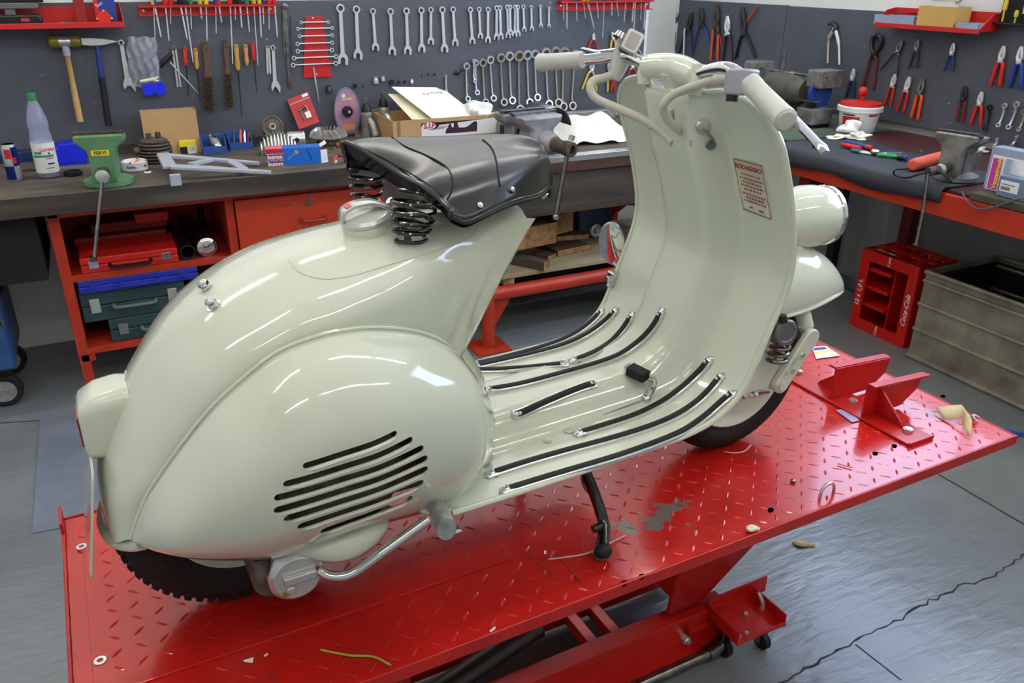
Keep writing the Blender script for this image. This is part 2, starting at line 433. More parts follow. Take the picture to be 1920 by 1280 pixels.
# floor: joints and crack (real grooves filled with dirt, a hair proud of the floor)
def floor_line(name, pts, w, m='floor_dark', jitter=0, label=None):
    P = [on(x, y, 2, 0) for x, y in pts]
    if jitter:
        Q = []
        for a, b in zip(P, P[1:]):
            n = max(2, int((b-a).length/.02)); d = (b-a).normalized(); s = Vector((-d.y, d.x, 0))
            for k in range(n): Q.append(a.lerp(b, k/n)+s*random.uniform(-jitter, jitter))
        P = Q+[P[-1]]
    b = MB(); rows = []
    for i, p in enumerate(P):
        d = (P[min(i+1, len(P)-1)]-P[max(i-1, 0)]).normalized(); s = Vector((-d.y, d.x, 0)); ww = w*(random.uniform(.35, 1.3) if jitter else 1)/2
        rows.append([p-s*ww+Vector((0, 0, .0006)), p+s*ww+Vector((0, 0, .0006))])
    b.grid(rows); o = b.obj(name, m, floor, smooth=False)
    if label: o['label'] = label
floor_line('joint', [(1520, 748), (1745, 880.6), (1925, 986)], .008, label='straight joint between floor slabs')
floor_line('crack', [(1925, 1038), (1860, 1085), (1800, 1098), (1735, 1131), (1690, 1160), (1645, 1180), (1612, 1200), (1560, 1225), (1500, 1260), (1450, 1285)], .0065, jitter=.007, label='jagged crack in the grey floor')
floor_line('joint', [(1604, 1208), (1690, 1275)], .004)
floor_line('joint', [(1340, 775), (1400, 800)], .004)
# steel cover plate let into the floor on the left
pc = [on(x, y, 2, 0) for x, y in ((75, 790), (61, 1001), (260, 962), (260, 762))]
b = MB().prism([(v.x, v.y) for v in pc], .0005, .004, 2)
tag(b.obj('floor_plate', mat('plate_grey', (140, 148, 162), .4, .2, c2=(120, 128, 142), vscale=4), smooth=False), 'flat grey steel plate let into the floor behind the lift', 'floor plate')
floor_line('joint', [(150, 1), (150, 1)] if 0 else [(0, 793), (75, 788)], .006)
# ---------------------------------------------------------------- lifting table
TZ = .60
NR = on(1887, 809, 2, TZ)
lift = thing('lift_table', 'red motorcycle lift table of tread plate on a scissor frame', 'lift table', (NR.x, NR.y, 0), R(1.5))
LM = T(NR.x, NR.y, 0) @ Rz(R(1.5)); LI = LM.inverted()
def ont(px, py, z=TZ): return LI @ on(px, py, 2, z)
def wear_mat():
    m = mat('tread_red', (200, 30, 22), .24, 0, coat=.3)
    nt = m.node_tree; b = nt.nodes['Principled BSDF']; tc = nt.nodes.new('ShaderNodeTexCoord')
    def noise(sc, det=6):
        n = nt.nodes.new('ShaderNodeTexNoise'); n.inputs['Scale'].default_value = sc; n.inputs['Detail'].default_value = det; n.inputs['Roughness'].default_value = .65
        nt.links.new(tc.outputs['Object'], n.inputs['Vector']); return n
    def ramp(src, lo, hi, c0, c1):
        r = nt.nodes.new('ShaderNodeValToRGB'); r.color_ramp.elements[0].position = lo; r.color_ramp.elements[1].position = hi
        r.color_ramp.elements[0].color = c0; r.color_ramp.elements[1].color = c1; nt.links.new(src, r.inputs[0]); return r
    a = ramp(noise(2.2).outputs['Fac'], .35, .7, (*lin((200, 28, 20)), 1), (*lin((170, 26, 21)), 1))
    w = ramp(noise(7, 8).outputs['Fac'], .62, .68, (0, 0, 0, 1), (1, 1, 1, 1))
    mx = nt.nodes.new('ShaderNodeMix'); mx.data_type = 'RGBA'
    mx.inputs['B'].default_value = (*lin((104, 44, 40)), 1); nt.links.new(a.outputs[0], mx.inputs['A'])
    # bare metal patch where the stand has been dragged: an ellipse with ragged rim, at its own place on the plate
    mp = nt.nodes.new('ShaderNodeMapping'); c = ont(1215, 975); mp.inputs['Location'].default_value = (-c.x/.16, -c.y/.07, 0); mp.inputs['Scale'].default_value = (1/.16, 1/.07, 0)
    nt.links.new(tc.outputs['Object'], mp.inputs[0]); ln = nt.nodes.new('ShaderNodeVectorMath'); ln.operation = 'LENGTH'; nt.links.new(mp.outputs[0], ln.inputs[0])
    n3 = noise(26, 4); ad = nt.nodes.new('ShaderNodeMath'); ad.operation = 'MULTIPLY_ADD'; ad.inputs[1].default_value = -2.6; nt.links.new(n3.outputs['Fac'], ad.inputs[0])
    nt.links.new(ln.outputs['Value'], ad.inputs[2]); r3 = ramp(ad.outputs[0], 0, .12, (1, 1, 1, 1), (0, 0, 0, 1))
    sh = nt.nodes.new('ShaderNodeMath'); sh.operation = 'ADD'; sh.inputs[1].default_value = .98; nt.links.new(ad.outputs[0], sh.inputs[0]); nt.links.new(sh.outputs[0], r3.inputs[0])
    mf = nt.nodes.new('ShaderNodeMath'); mf.operation = 'MULTIPLY'; mf.inputs[1].default_value = .55; nt.links.new(w.outputs[0], mf.inputs[0]); nt.links.new(mf.outputs[0], mx.inputs['Factor'])
    m2 = nt.nodes.new('ShaderNodeMix'); m2.data_type = 'RGBA'; m2.inputs['B'].default_value = (*lin((112, 106, 98)), 1)
    nt.links.new(mx.outputs['Result'], m2.inputs['A']); nt.links.new(r3.outputs[0], m2.inputs['Factor']); nt.links.new(m2.outputs['Result'], b.inputs['Base Color'])
wear_mat()
X0, X1, Y0, Y1 = -2.04, 0.0, -.02, .655
MB().box((X0, Y0, TZ-.006), (X1, Y1, TZ)).obj('deck_plate', 'tread_red', lift, smooth=False, bevel=.001)
# inner lift-out plate
MB().box((-2.012, .132, TZ), (-1.29, .53, TZ+.0035)).obj('lift_out_plate', 'tread_red', lift, smooth=False, bevel=.001)
b = MB(); st = .036
def lug(b, x, y, z, a, L=.0125, w=.0026, h=.0011):
    ca, sa = math.cos(a), math.sin(a); vs = []; n = len(b.v)
    for u, v in ((-L, 0), (-L*.45, -w), (L*.45, -w), (L, 0), (L*.45, w), (-L*.45, w)): vs.append((x+u*ca-v*sa, y+u*sa+v*ca, z))
    vs += [(x-L*.5*ca, y-L*.5*sa, z+h), (x+L*.5*ca, y+L*.5*sa, z+h)]
    b.add(vs, [(0, 1, 6), (1, 2, 7, 6), (2, 3, 7), (3, 4, 7), (4, 5, 6, 7), (5, 0, 6)])
i = 0
for i in range(int((X1-X0)/st)):
    for j in range(int((Y1-Y0)/st)):
        x = X0+.03+i*st; y = Y0+.02+j*st
        if x > X1-.02 or y > Y1-.015: continue
        inside = -2.0 < x < -1.30 and .145 < y < .52
        edge = (-2.03 < x < -1.275 and .115 < y < .545) and not inside
        if edge: continue
        lug(b, x, y, TZ+.0035 if inside else TZ, PI/4 if (i+j) % 2 else -PI/4)
b.obj('tread_lugs', 'tread_red', lift, kind='stuff', merge=False, smooth=False)
# folded edges
MB().box((X0, Y0-.006, TZ-.024), (X1, Y0, TZ+.003)).obj('side_edge', 'lift_red', lift, smooth=False, bevel=.002)
MB().box((X0, Y1, TZ-.024), (X1, Y1+.006, TZ+.003)).obj('side_edge', 'lift_red', lift, smooth=False, bevel=.002)
MB().box((X0-.006, Y0-.006, TZ-.05), (X0, Y1+.006, TZ+.006)).box((X0-.006, Y1-.06, TZ), (X0, Y1+.006, TZ+.03)).obj('end_edge', 'lift_red', lift, smooth=False, bevel=.002)
MB().box((X1, Y0-.006, TZ-.02), (X1+.006, Y1+.006, TZ+.001)).obj('end_edge', 'lift_red', lift, smooth=False, bevel=.002)
# slot holes in the deck, with the bright rim of metal
for px, py in ((1335, 1010), (1365, 1003)): pass
# under-frame
b = MB()
for y in (.22, .47): MB().box((X0+.1, y-.02, TZ-.05), (X1-.5, y+.02, TZ-.006)).obj('deck_beam', 'lift_red', lift, smooth=False, bevel=.002)
def rail(y, s):
    # U-section with flanges
    b = MB().box((-1.75, y-.004, .035), (-.60, y+.004, .125)).box((-1.75, min(y, y+s*.045), .117), (-.60, max(y, y+s*.045), .125)).box((-1.75, min(y, y-.05), .03), (-.60, max(y, y-.05)+.0, .038))
    return b.obj('base_rail', 'lift_red', lift, smooth=False, bevel=.0015)
rail(.245, 1); rail(.50, -1)
for px in ((-.96), (-.89)): MB().box((px-.014, .25, .05), (px+.014, .50, .085)).obj('cross_bar', 'lift_red', lift, smooth=False, bevel=.002)
MB().box((-1.7, .25, .05), (-1.65, .5, .09)).obj('cross_bar', 'lift_red', lift, smooth=False)
for y in (.275, .47):
    # scissor arm: flat plate rising from the base to the deck
    MB().prism([(-.77, .125), (-.66, .13), (-.44, .30), (-.20, .50), (-.10, .555), (-.42, .555), (-.63, .39), (-.75, .25)], y-.006, y+.006, 1).obj('scissor_arm', 'lift_red', lift, smooth=False, bevel=.002)
    MB().prism([(-1.58, .12), (-1.47, .12), (-1.44, .55), (-1.56, .55)], y-.006, y+.006, 1).obj('scissor_arm', 'lift_red', lift, smooth=False, bevel=.002)
MB().box((-.75, .28, .16), (-.69, .465, .22)).obj('arm_tie', 'lift_red', lift, smooth=False, bevel=.002)
MB().box((-.50, .28, .37), (-.46, .465, .41)).obj('arm_tie', 'lift_red', lift, smooth=False, bevel=.002)
MB().cyl((-.55, .268, .275), (-.55, .262, .275), .018).obj('pivot_hole', 'black', lift)
# castor bracket: open tray with side cheeks
b = MB().box((-.655, .135, .096), (-.50, .25, .101)).box((-.66, .13, .096), (-.654, .26, .135)).box((-.505, .13, .096), (-.50, .26, .13)).box((-.655, .13, .096), (-.50, .136, .106)).box((-.66, .245, .1), (-.46, .251, .15))
b.obj('castor_bracket', 'lift_red', lift, smooth=False, bevel=.0015)
for x, y in ((-.635, .2), (-.53, .175)):
    c = MB().cyl((x-.008, y-.005, .025), (x+.008, y-.005, .025), .025, seg=18).obj('castor_wheel', 'rubber', lift)
    MB().box((x-.014, y-.01, .02), (x-.01, y+.015, .09)).box((x+.01, y-.01, .02), (x+.014, y+.015, .09)).box((x-.016, y-.015, .088), (x+.016, y+.02, .096)).obj('castor_fork', 'steel', lift, smooth=False)
for x, y in ((-.64, .147), (-.615, .147), (-.57, .2), (-.64, .2)): MB().cyl((x, y, .1), (x, y, .108), .006, seg=6).obj('bolt', 'steel_bright', lift)
MB().tube([(-.515, .2, .10), (-.52, .195, .125), (-.525, .21, .15)], [.008, .006, .005], 8).obj('brake_lever', 'steel_bright', lift)
for x, z in ((-.735, .065),): MB().cyl((x, .245, z), (x, .225, z), .012, seg=6).cyl((x, .226, z), (x, .218, z), .007, seg=8).obj('bolt', 'steel_bright', lift)
MB().box((-.735, .225, .085), (-.665, .245, .09)).box((-.735, .225, .085), (-.731, .245, .11)).obj('stop_angle', 'lift_red', lift, smooth=False)
MB().cyl((-1.45, .19, .03), (-.69, .19, .035), .014, seg=12).cyl((-.70, .19, .035), (-.65, .20, .035), .02, seg=12).obj('hydraulic_rod', 'steel', lift)
MB().cyl((-1.50, .30, .10), (-1.1, .36, .16), .03, seg=16).obj('hydraulic_cylinder', 'steel_dark', lift)
MB().tube([(-1.62, .2, .2), (-1.56, .17, .26), (-1.5, .14, .27)], [.035, .045, .03], 12).obj('foot_pedal', 'alu_cast', lift)
# eyelets in the deck edge
def eye(x, y, a=0):
    pts = [(x+.02*math.cos(t)-.0, y+.008, TZ+.008+.022*math.sin(t)) for t in [PI*k/10 for k in range(11)]]
    MB().tube([(x+.02, y+.008, TZ-.004)]+pts+[(x-.02, y+.008, TZ-.004)], .0035, 8).obj('tie_ring', 'steel_bright', lift)
p = ont(1560, 935); eye(p.x, .0)
# wheel chock: bar across the deck, two upright plates with folded lips and gussets
chk = thing('wheel_chock', 'red steel wheel chock with two upright plates on the lift deck', 'wheel chock', LM @ Vector((0, 0, TZ)), R(1.5))
MB().box((-.275, .06, .001), (-.19, .50, .007)).box((-.275, .058, .001), (-.19, .064, .011)).obj('base_bar', 'lift_red', chk, smooth=False, bevel=.0012)
for y, s in ((.205, -1), (.305, 1)):
    MB().prism([(-.27, .007), (-.13, .007), (-.075, .045), (-.065, .085), (-.27, .098)], y-.003, y+.003, 1).prism([(-.27, .095), (-.065, .082), (-.065, .088), (-.27, .101)], min(y, y+s*.022), max(y, y+s*.022), 1).obj('upright_plate', 'lift_red', chk, smooth=False, bevel=.001)
    MB().prism([(y+s*.003, .007), (y+s*.085, .007), (y+s*.078, .018), (y+s*.003, .082)], -.225, -.219, 0).obj('gusset', 'lift_red', chk, smooth=False, bevel=.001)
for y in (.105, .27, .46): MB().cyl((-.225, y, .007), (-.225, y, .014), .012, seg=6).cyl((-.225, y, .013), (-.225, y, .016), .008, seg=12).obj('bolt', 'steel_bright', chk)
# ---------------------------------------------------------------- the scooter (local: x forward, y left, z up from the deck)
SA = on(465, 1105, 2, TZ); SB = on(1385, 818, 2, TZ)
SYAW = math.atan2(SB.y-SA.y, SB.x-SA.x)
SM = T(SA.x, SA.y, TZ+.003) @ Rz(SYAW); SI = SM.inverted()
sc = thing('scooter', 'pale grey-green vintage motor scooter with black saddle on the red lift', 'scooter', SM.translation, SYAW)
def sl(px, py, y):
    """photo point -> scooter coordinates on the plane y = const"""
    o = SI @ CAMP; d = SI.to_3x3() @ ray(px, py); t = (y-o.y)/d.y; return o+d*t
def hit(bvh, px, py):
    o = SI @ CAMP; d = (SI.to_3x3() @ ray(px, py)).normalized(); r = bvh.ray_cast(o, d)
    if r[0] is None: return None, None
    return r[0], (r[1] if r[1].dot(d) < 0 else -r[1])
def bvh_of(o): return BVHTree.FromPolygons([v.co.copy() for v in o.data.vertices], [tuple(p.vertices) for p in o.data.polygons])
def V(*a): return Vector(a)
def mir(p): return Vector((p.x, -p.y, p.z))
# --- central body: ribs from the ridge down to the cowl seam
ridge = [(-.197, .205), (-.190, .31), (-.152, .405), (-.108, .474), (-.058, .532), (.010, .578), (.100, .612), (.190, .630), (.285, .640), (.380, .645), (.460, .645), (.538, .640), (.564, .612)]
seam_px = [(245, 1010, -.13), (270, 940, -.14), (300, 890, -.15), (350, 820, -.16), (400, 760, -.17), (460, 705, -.175), (520, 660, -.18), (580, 635, -.18), (640, 620, -.18), (710, 614, -.17), (780, 622, -.15), (830, 645, -.115), (866, 668, -.06)]
seam = [sl(*p) for p in seam_px]
ribs = []
for i, ((x, z), s) in enumerate(zip(ridge, seam)):
    P0 = V(x, 0, z); f = i/(len(ridge)-1)
    P1 = V(x+.15*(s.x-x), .62*s.y, z-.004)
    P2 = V(x+.72*(s.x-x), s.y*1.03, s.z+.45*(z-s.z))
    if i < 3: P1 = V(x+.05*(s.x-x), .6*s.y, z+.1*(s.z-z)); P2 = V(s.x-.6*(s.x-x), s.y*.98, s.z)
    if i >= 10:
        k = (i-9)/3; fr = V(.445, 0, .46)
        P1 = V(x-.01, .5*s.y*(1-.55*k), z-.012); P2 = V(s.x+.055*k+(.3*(x-s.x))*(1-k), s.y*(1-.15*k), s.z+.42*(z-s.z)*(1-.2*k))
    ribs.append((P0, P1, P2, s))
cols = [cat_rom([r[k] for r in ribs], 6) for k in range(4)]
NB = 18
def body_rows(sgn):
    rows = []
    for a, b, c, d in zip(*cols):
        row = bez(a, b, c, d, NB)
        rows.append([V(p.x, p.y*sgn, p.z) for p in row])
    return rows
b = MB()
r1 = body_rows(1); r2 = body_rows(-1)
b.grid([list(reversed(l))+r[1:] for l, r in zip(r2, r1)])
# front strip closing the narrow nose between the two last ribs, and the wall below it down to the tunnel
last = r1[-1]
b.grid([[p, V(p.x+.012+.0*abs(p.y), p.y*.6, p.z-.002), V(p.x+.018, 0, p.z-.003), V(p.x+.012, -p.y*.6, p.z-.002), mir(p)] for p in last])
lo = [last[-1], V(.432, -.085, .34), V(.425, -.12, .28), V(.42, -.15, .235)]
b.grid([[p, V(p.x+.02, p.y*.6, p.z), V(p.x+.03, 0, p.z), V(p.x+.02, -p.y*.6, p.z), mir(p)] for p in cat_rom(lo, 4)])
# lower skirt inside the cowls
body = b.obj('rear_body', 'paint', sc, angle=60, label='rounded rear body shell in pale grey-green paint')
BB = bvh_of(body)
# --- engine cowl: ribs from seam to lower edge, strongly bulged
low_px = [(245, 1012, -.13), (285, 1032, -.16), (335, 1044, -.19), (395, 1050, -.20), (455, 1050, -.21), (510, 1047, -.21), (570, 1031, -.21), (630, 1010, -.21), (690, 989, -.21), (745, 975, -.20), (800, 961, -.19), (850, 947, -.18), (885, 905, -.15)]
low = [sl(*p) for p in low_px]
cs = seam[:10]+[sl(790, 624, -.155), sl(845, 652, -.14), sl(880, 705, -.13)]
kb = [0, .035, .07, .098, .118, .130, .138, .142, .144, .142, .132, .105, .05]
cribs = []
for i, (s, l) in enumerate(zip(cs, low)):
    k = kb[i]; 
    P1 = V(s.x+.22*(l.x-s.x), s.y-k*.80-.012, s.z-.02*(s.z-l.z)-.01*(i > 0)); P2 = V(s.x+.8*(l.x-s.x), l.y-k*.9-.01, l.z+.45*(s.z-l.z))
    if i == len(cs)-1: P1.x += .035; P2.x += .035
    if i == len(cs)-2: P1.x += .025; P2.x += .025
    cribs.append((s, P1, P2, l))
ccols = [cat_rom([r[k] for r in cribs], 7) for k in range(4)]
def cowl_mesh(sgn, thick=.0025):
    rows = []
    for a, bb, c, d in zip(*ccols):
        rows.append([V(p.x, p.y*sgn, p.z) for p in bez(a, bb, c, d, 22)])
    b = MB(); b.grid(rows)
    # front turn-in closing towards the body
    b.grid([[p, V(p.x-.004, p.y*.93+.0, p.z), V(p.x-.05, p.y*.55, p.z)] for p in rows[-1]])
    return b
cowl = cowl_mesh(1).obj('engine_cowl', 'paint', sc, angle=60, label='bulging right engine cowl with seven louvre slots')
CB = bvh_of(cowl)
md = cowl.modifiers.new('thickness', 'SOLIDIFY'); md.thickness = .003; md.offset = -1
sl_px = [((575, 873), (739, 814)), ((539, 907), (768, 826)), ((523, 933), (788, 842)), ((523, 956), (795, 861)), ((542, 971.6), (795, 881.5)), ((568, 985.6), (786, 907)), ((611, 994), (765, 936))]
cut = MB(); lips = []
for si, (a, c) in enumerate(sl_px):
    pa, na = hit(CB, *a); pc_, nc = hit(CB, *c)
    if pa is None or pc_ is None: continue
    d = pc_-pa; u = V(d.x, 0, d.z).normalized(); w = V(-u.z, 0, u.x); r = .0050+.0006*si
    poly = []
    for k in range(7): t = PI/2+PI*k/6; poly.append(pa+u*(r*math.cos(t))+w*(r*math.sin(t)))
    for k in range(7): t = -PI/2+PI*k/6; poly.append(pc_+u*(r*math.cos(t))+w*(r*math.sin(t)))
    n = len(poly); vs = [V(p.x, -.36, p.z) for p in poly]+[V(p.x, -.2, p.z) for p in poly]
    cut.add(vs, [tuple(range(n)), tuple(range(2*n-1, n-1, -1))]+[(i, i+n, (i+1) % n+n, (i+1) % n) for i in range(n)])
    # pressed lip just under the slot, following the cowl
    pts = []
    for k in range(15):
        q = pa.lerp(pc_, k/14)-w*(r+.0022); rr = CB.ray_cast(V(q.x, -1, q.z), V(0, 1, 0))
        if rr[0] is not None: pts.append(rr[0])
    lips.append(pts)
cme = cut.mesh('cut', 'paint', False); cob = bpy.data.objects.new('cutter', cme); COL.objects.link(cob); cob.parent = sc
md = cowl.modifiers.new('slots', 'BOOLEAN'); md.operation = 'DIFFERENCE'; md.object = cob; md.solver = 'EXACT'
bpy.context.view_layer.update()
dg = bpy.context.evaluated_depsgraph_get(); nm = bpy.data.meshes.new_from_object(cowl.evaluated_get(dg))
cowl.modifiers.clear(); cowl.data = nm; bpy.data.objects.remove(cob)
for p in lips:
    MB().tube(p, [.0006]+[.0032]*(len(p)-2)+[.0006], 8).obj('louvre_lip', 'paint', cowl)
cowl2 = cowl_mesh(-1).obj('storage_cowl', 'paint', sc, angle=60, solid=.003)
# seam bead along the cowl
sb = cat_rom(cs, 6)
MB().tube([V(p.x, p.y-.001, p.z+.001) for p in sb], .0032, 8).obj('cowl_bead', 'paint', sc)
MB().tube([V(p.x, -p.y+.001, p.z+.001) for p in sb], .0032, 8).obj('cowl_bead', 'paint', sc)
# rolled lip at the tail between the plate and the cowl
tl = [V(-.148, -.135, .248), V(-.168, -.105, .232), V(-.188, -.06, .218), V(-.197, 0, .214)]
tl = tl+[mir(p) for p in reversed(tl[:-1])]
MB().tube(cat_rom(tl, 6), .011, 10).obj('tail_lip', 'paint', sc)
# dark inside: engine, fan housing, rear wheel seen through louvres and below
MB().cyl((.13, -.10, .33), (.13, -.225, .33), .11, .095, seg=28).obj('fan_housing', 'grease_shade', sc)
b = MB().rbox((-.02, -.17, .20), (.16, -.06, .32), .03, 3, ax=1)
b.obj('engine_casing', 'alu_cast', sc, bevel=.006)
cr = bez(*cribs[-1], 22); lc_ = cat_rom(lo, 7)
for sg in (1, -1):
    fr_ = MB(); fr_.grid([[V(a.x-.004, a.y*.93*sg, a.z), V((a.x-.004+c.x)/2, (a.y*.93+c.y)/2*sg, (a.z+c.z)/2), V(c.x, c.y*sg, c.z)] for a, c in [(cr[k], lc_[min(len(lc_)-1, round(k*(len(lc_)-1)/22))]) for k in range(23)]])
    fr_.grid([[V(a.x, a.y*sg, a.z), V(c.x-.003, c.y*.97*sg, c.z)] for a, c in zip(cat_rom(seam[9:], 6), cat_rom(cs[9:], 6))]); fr_.obj('front_bulkhead', 'paint', sc, angle=60)
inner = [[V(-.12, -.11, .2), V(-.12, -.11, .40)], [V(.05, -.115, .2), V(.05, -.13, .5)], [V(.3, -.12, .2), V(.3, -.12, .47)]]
MB().grid(inner).obj('inner_wall', 'grease_shade', sc, smooth=False)  # coloured dark in place of paint, so the louvre slots look shaded inside
# --- hatch outline on the tank
hp = [(541, 487), (556, 506), (580, 518), (615, 523), (660, 517), (710, 502), (760, 487), (810, 471), (850, 459), (878, 447), (893, 432), (895, 415)]
hl = [hit(BB, *p) for p in hp]
MB().tube(cat_rom([p+n*.0002 for p, n in hl if p is not None], 5), .0011, 6).obj('hatch_seam', 'paint_dirty', sc)
# --- fuel cap
def fuelcap():
    p, n = hit(BB, 685, 470); p = p or V(.24, -.02, .63); n = n or V(0, 0, 1)
    p = V(.262, -.018, .643); M = frame(p, V(-.16, -.10, 1), V(1, 0, 0)) @ Matrix.Scale(.86, 4)
    MB().lathe([(.05, -.035), (.046, -.02), (.046, .010), (.040, .013)], 28, M).obj('filler_neck', 'paint', sc)
    c = MB().lathe([(.047, .012), (.0475, .018), (.043, .024), (.02, .028), (.0, .029)], 28, M).obj('fuel_cap', mat('cap_alloy', (205, 206, 200), .3, .35), sc, label='cast metal fuel cap with clamp')
    br = [(-.046, 0, .022), (-.04, 0, .038), (-.02, 0, .046), (.012, 0, .044), (.034, 0, .032), (.05, 0, .018)]
    MB().grid([[V(x, -.013, z), V(x, .013, z)] for x, y, z in [tuple(q) for q in cat_rom([V(*q) for q in br], 4)]], M).obj('clamp_bar', 'alu', c, solid=.005)
    MB().box((-.035, -.010, .0465), (-.005, .010, .0485), M).obj('clamp_tag', mat('tag_pink', (190, 90, 110), .5), c, smooth=False)
    MB().cyl((.055, -.03, .0), (.055, .03, .0), .005, seg=8, M=M).tube([(.055, 0, 0), (.06, 0, .02), (.05, 0, .036)], [.006, .005, .008], 8, M=M).sphere((.052, -.03, .0), .008, 8, M=M).sphere((.052, .03, .0), .008, 8, M=M).obj('wing_screw', 'steel_bright', c)
    MB().tube([(.06, .0, .004), (.075, -.012, -.01), (.068, -.02, -.028), (.05, -.03, -.03)], .003, 6, M=M).tube([(.06, .02, .0), (.088, .01, -.008), (.094, -.01, -.022)], .003, 6, M=M).obj('clamp_hook', 'steel', c)
fuelcap()
# --- two chrome nuts on the back
for px, py in ((388, 541), (402, 574)):
    p, n = hit(BB, px, py)
    if p is None: continue
    M = frame(p, n)
    MB().lathe([(.011, -.001), (.011, .002)], 16, M).lathe([(.0085, .002), (.0085, .011), (.006, .015), (.003, .0165), (0, .017)], 6, M).obj('dome_nut', 'chrome', sc)
# --- tail lamp
def taillamp():
    # rounded box: loft of rounded rectangles from the body outwards
    rows = []
    for x, hy, z0, z1, r in ((-.118, .043, .345, .447, .02), (-.140, .046, .343, .450, .02), (-.170, .044, .342, .446, .018), (-.192, .040, .345, .435, .016), (-.197, .034, .352, .427, .014), (-.198, .02, .37, .41, .01)):
        poly = []
        for cy, cz, st in ((hy-r, z1-r, 0), (-hy+r, z1-r, 1), (-hy+r, z0+r, 2), (hy-r, z0+r, 3)):
            for k in range(5): t = (st+k/4)*PI/2; poly.append(V(x, cy+r*math.cos(t), cz+r*math.sin(t)))
        rows.append(poly)
    b = MB(); b.grid(rows, closeu=True); n = len(rows[0]); b.add(rows[-1], [tuple(range(n))])
    t = b.obj('tail_lamp', 'paint', sc, angle=50, label='boxy painted tail lamp housing')
    MB().tube([V(-.122, p.y*1.04, (p.z-.395)*1.04+.395) for p in rows[0]], .003, 6, closed=True).obj('gasket', 'paint_grey', t)
    MB().box((-.2002, -.026, .366), (-.197, .026, .414)).obj('lens', 'red_glass', t, smooth=False, bevel=.001)
taillamp()
# --- number plate carrier: flat plate, slightly leaning
plt = [(-.196, .352), (-.232, .172)]
MB().rbox((-.002, -.085, 0), (.002, .085, .185), .012, 3, T(-.228, 0, .17) @ Ry(R(11)), ax=0).obj('number_plate', 'paint', sc, bevel=.001, label='blank painted number plate blade under the tail lamp')
# --- rear wheel
def wheel(x, y, z, r, w, parent, name, fat=.42):
    M = T(x, y, z) @ Rx(PI/2)
    pr = []
    for k in range(25):
        t = -PI*.82+2*PI*.82*k/24; pr.append((r-w*fat+w*fat*math.cos(t), w*.5*math.sin(t)))
    ty = MB().lathe(pr, 48, M, cap=False).obj(name, 'tyre', parent)
    b = MB()
    for k in range(60):
        a = 2*PI*k/60
        for s in (-1, 0, 1):
            Mk = M @ Rz(a+(.5 if s else 0)*2*PI/60) @ T(r-.004+(-.004 if s else 0), 0, s*w*.22)
            b.box((-.003, -.0055, -.006), (.0052, .0055, .006), Mk)
    b.obj('tread_blocks', 'tyre', ty, kind='stuff', smooth=False)
    MB().lathe([(.0, -w*.25), (.06, -w*.28), (.085, -w*.15), (r-w*(fat+.50), -w*.34), (r-w*(fat+.32), -w*.46), (r-w*(fat+.28), -w*.44), (r-w*(fat+.28), w*.44), (r-w*(fat+.32), w*.46), (r-w*(fat+.50), w*.34), (.085, w*.15), (.06, w*.28), (0, w*.25)], 40, M).obj('rim', 'paint', ty)
    return ty
wheel(.005, 0, .198, .198, .09, sc, 'rear_wheel', .62)
# --- engine underside: brake/kick hub
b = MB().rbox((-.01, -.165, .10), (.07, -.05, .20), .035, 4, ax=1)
b.obj('gear_housing', 'grease_shade', sc, bevel=.004)
kc = sl(556, 1080, -.19)
kick = MB().cyl((kc.x, kc.y+.05, kc.z), (kc.x, kc.y, kc.z), .040, .043, 28).cyl((kc.x, kc.y+.0, kc.z), (kc.x, kc.y-.006, kc.z), .043, .036, 28).obj('kick_hub', 'alu', sc, label='cast hub of the kick-start lever')
MB().bbox((kc.x+.004, kc.y-.010, kc.z+.004), (.052, .010, .014), None).cyl((kc.x-.012, kc.y-.004, kc.z-.016), (kc.x-.012, kc.y-.012, kc.z-.016), .008, seg=10).obj('hub_rib', 'alu', kick, bevel=.002)
MB().cyl((kc.x-.02, kc.y-.0055, kc.z-.022), (kc.x-.02, kc.y-.009, kc.z-.022), .006, seg=8).obj('grease_dab', 'brass', kick)
kp = [sl(598, 1068, -.20), sl(615, 1078, -.21), sl(640, 1080, -.22), sl(668, 1070, -.225), sl(720, 1033, -.23), sl(805, 972, -.235)]
MB().tube(cat_rom(kp, 6), .0085, 14).obj('kick_lever', 'chrome', sc, label='curved chrome kick-start lever')
ka = sl(819, 952, -.235); kb_ = sl(838, 992, -.30)
MB().tube([ka+V(-.004, .01, .003), ka, ka.lerp(kb_, .35), ka.lerp(kb_, .36), kb_], [.012, .016, .016, .019, .019], 16, flat=(1, .8)).obj('kick_pedal', mat('pedal_alloy', (196, 198, 198), .4, .7, c2=(160, 160, 160), vscale=60), sc, label='worn grey kick-start pedal')
MB().tube([sl(486, 1052, -.17), sl(488, 1072, -.18), sl(487, 1088, -.185)], [.013, .012, .008], 12).obj('drain_stub', 'grease_shade', sc)
mp_ = cat_rom([V(.06, -.17, .205), V(.10, -.185, .192), V(.14, -.19, .188), V(.18, -.185, .198), V(.21, -.17, .22)], 4)
MB().tube(mp_, [.018+.014*math.sin(PI*k/(len(mp_)-1)) for k in range(len(mp_))], 16).obj('cowl_underlip', 'paint', sc)
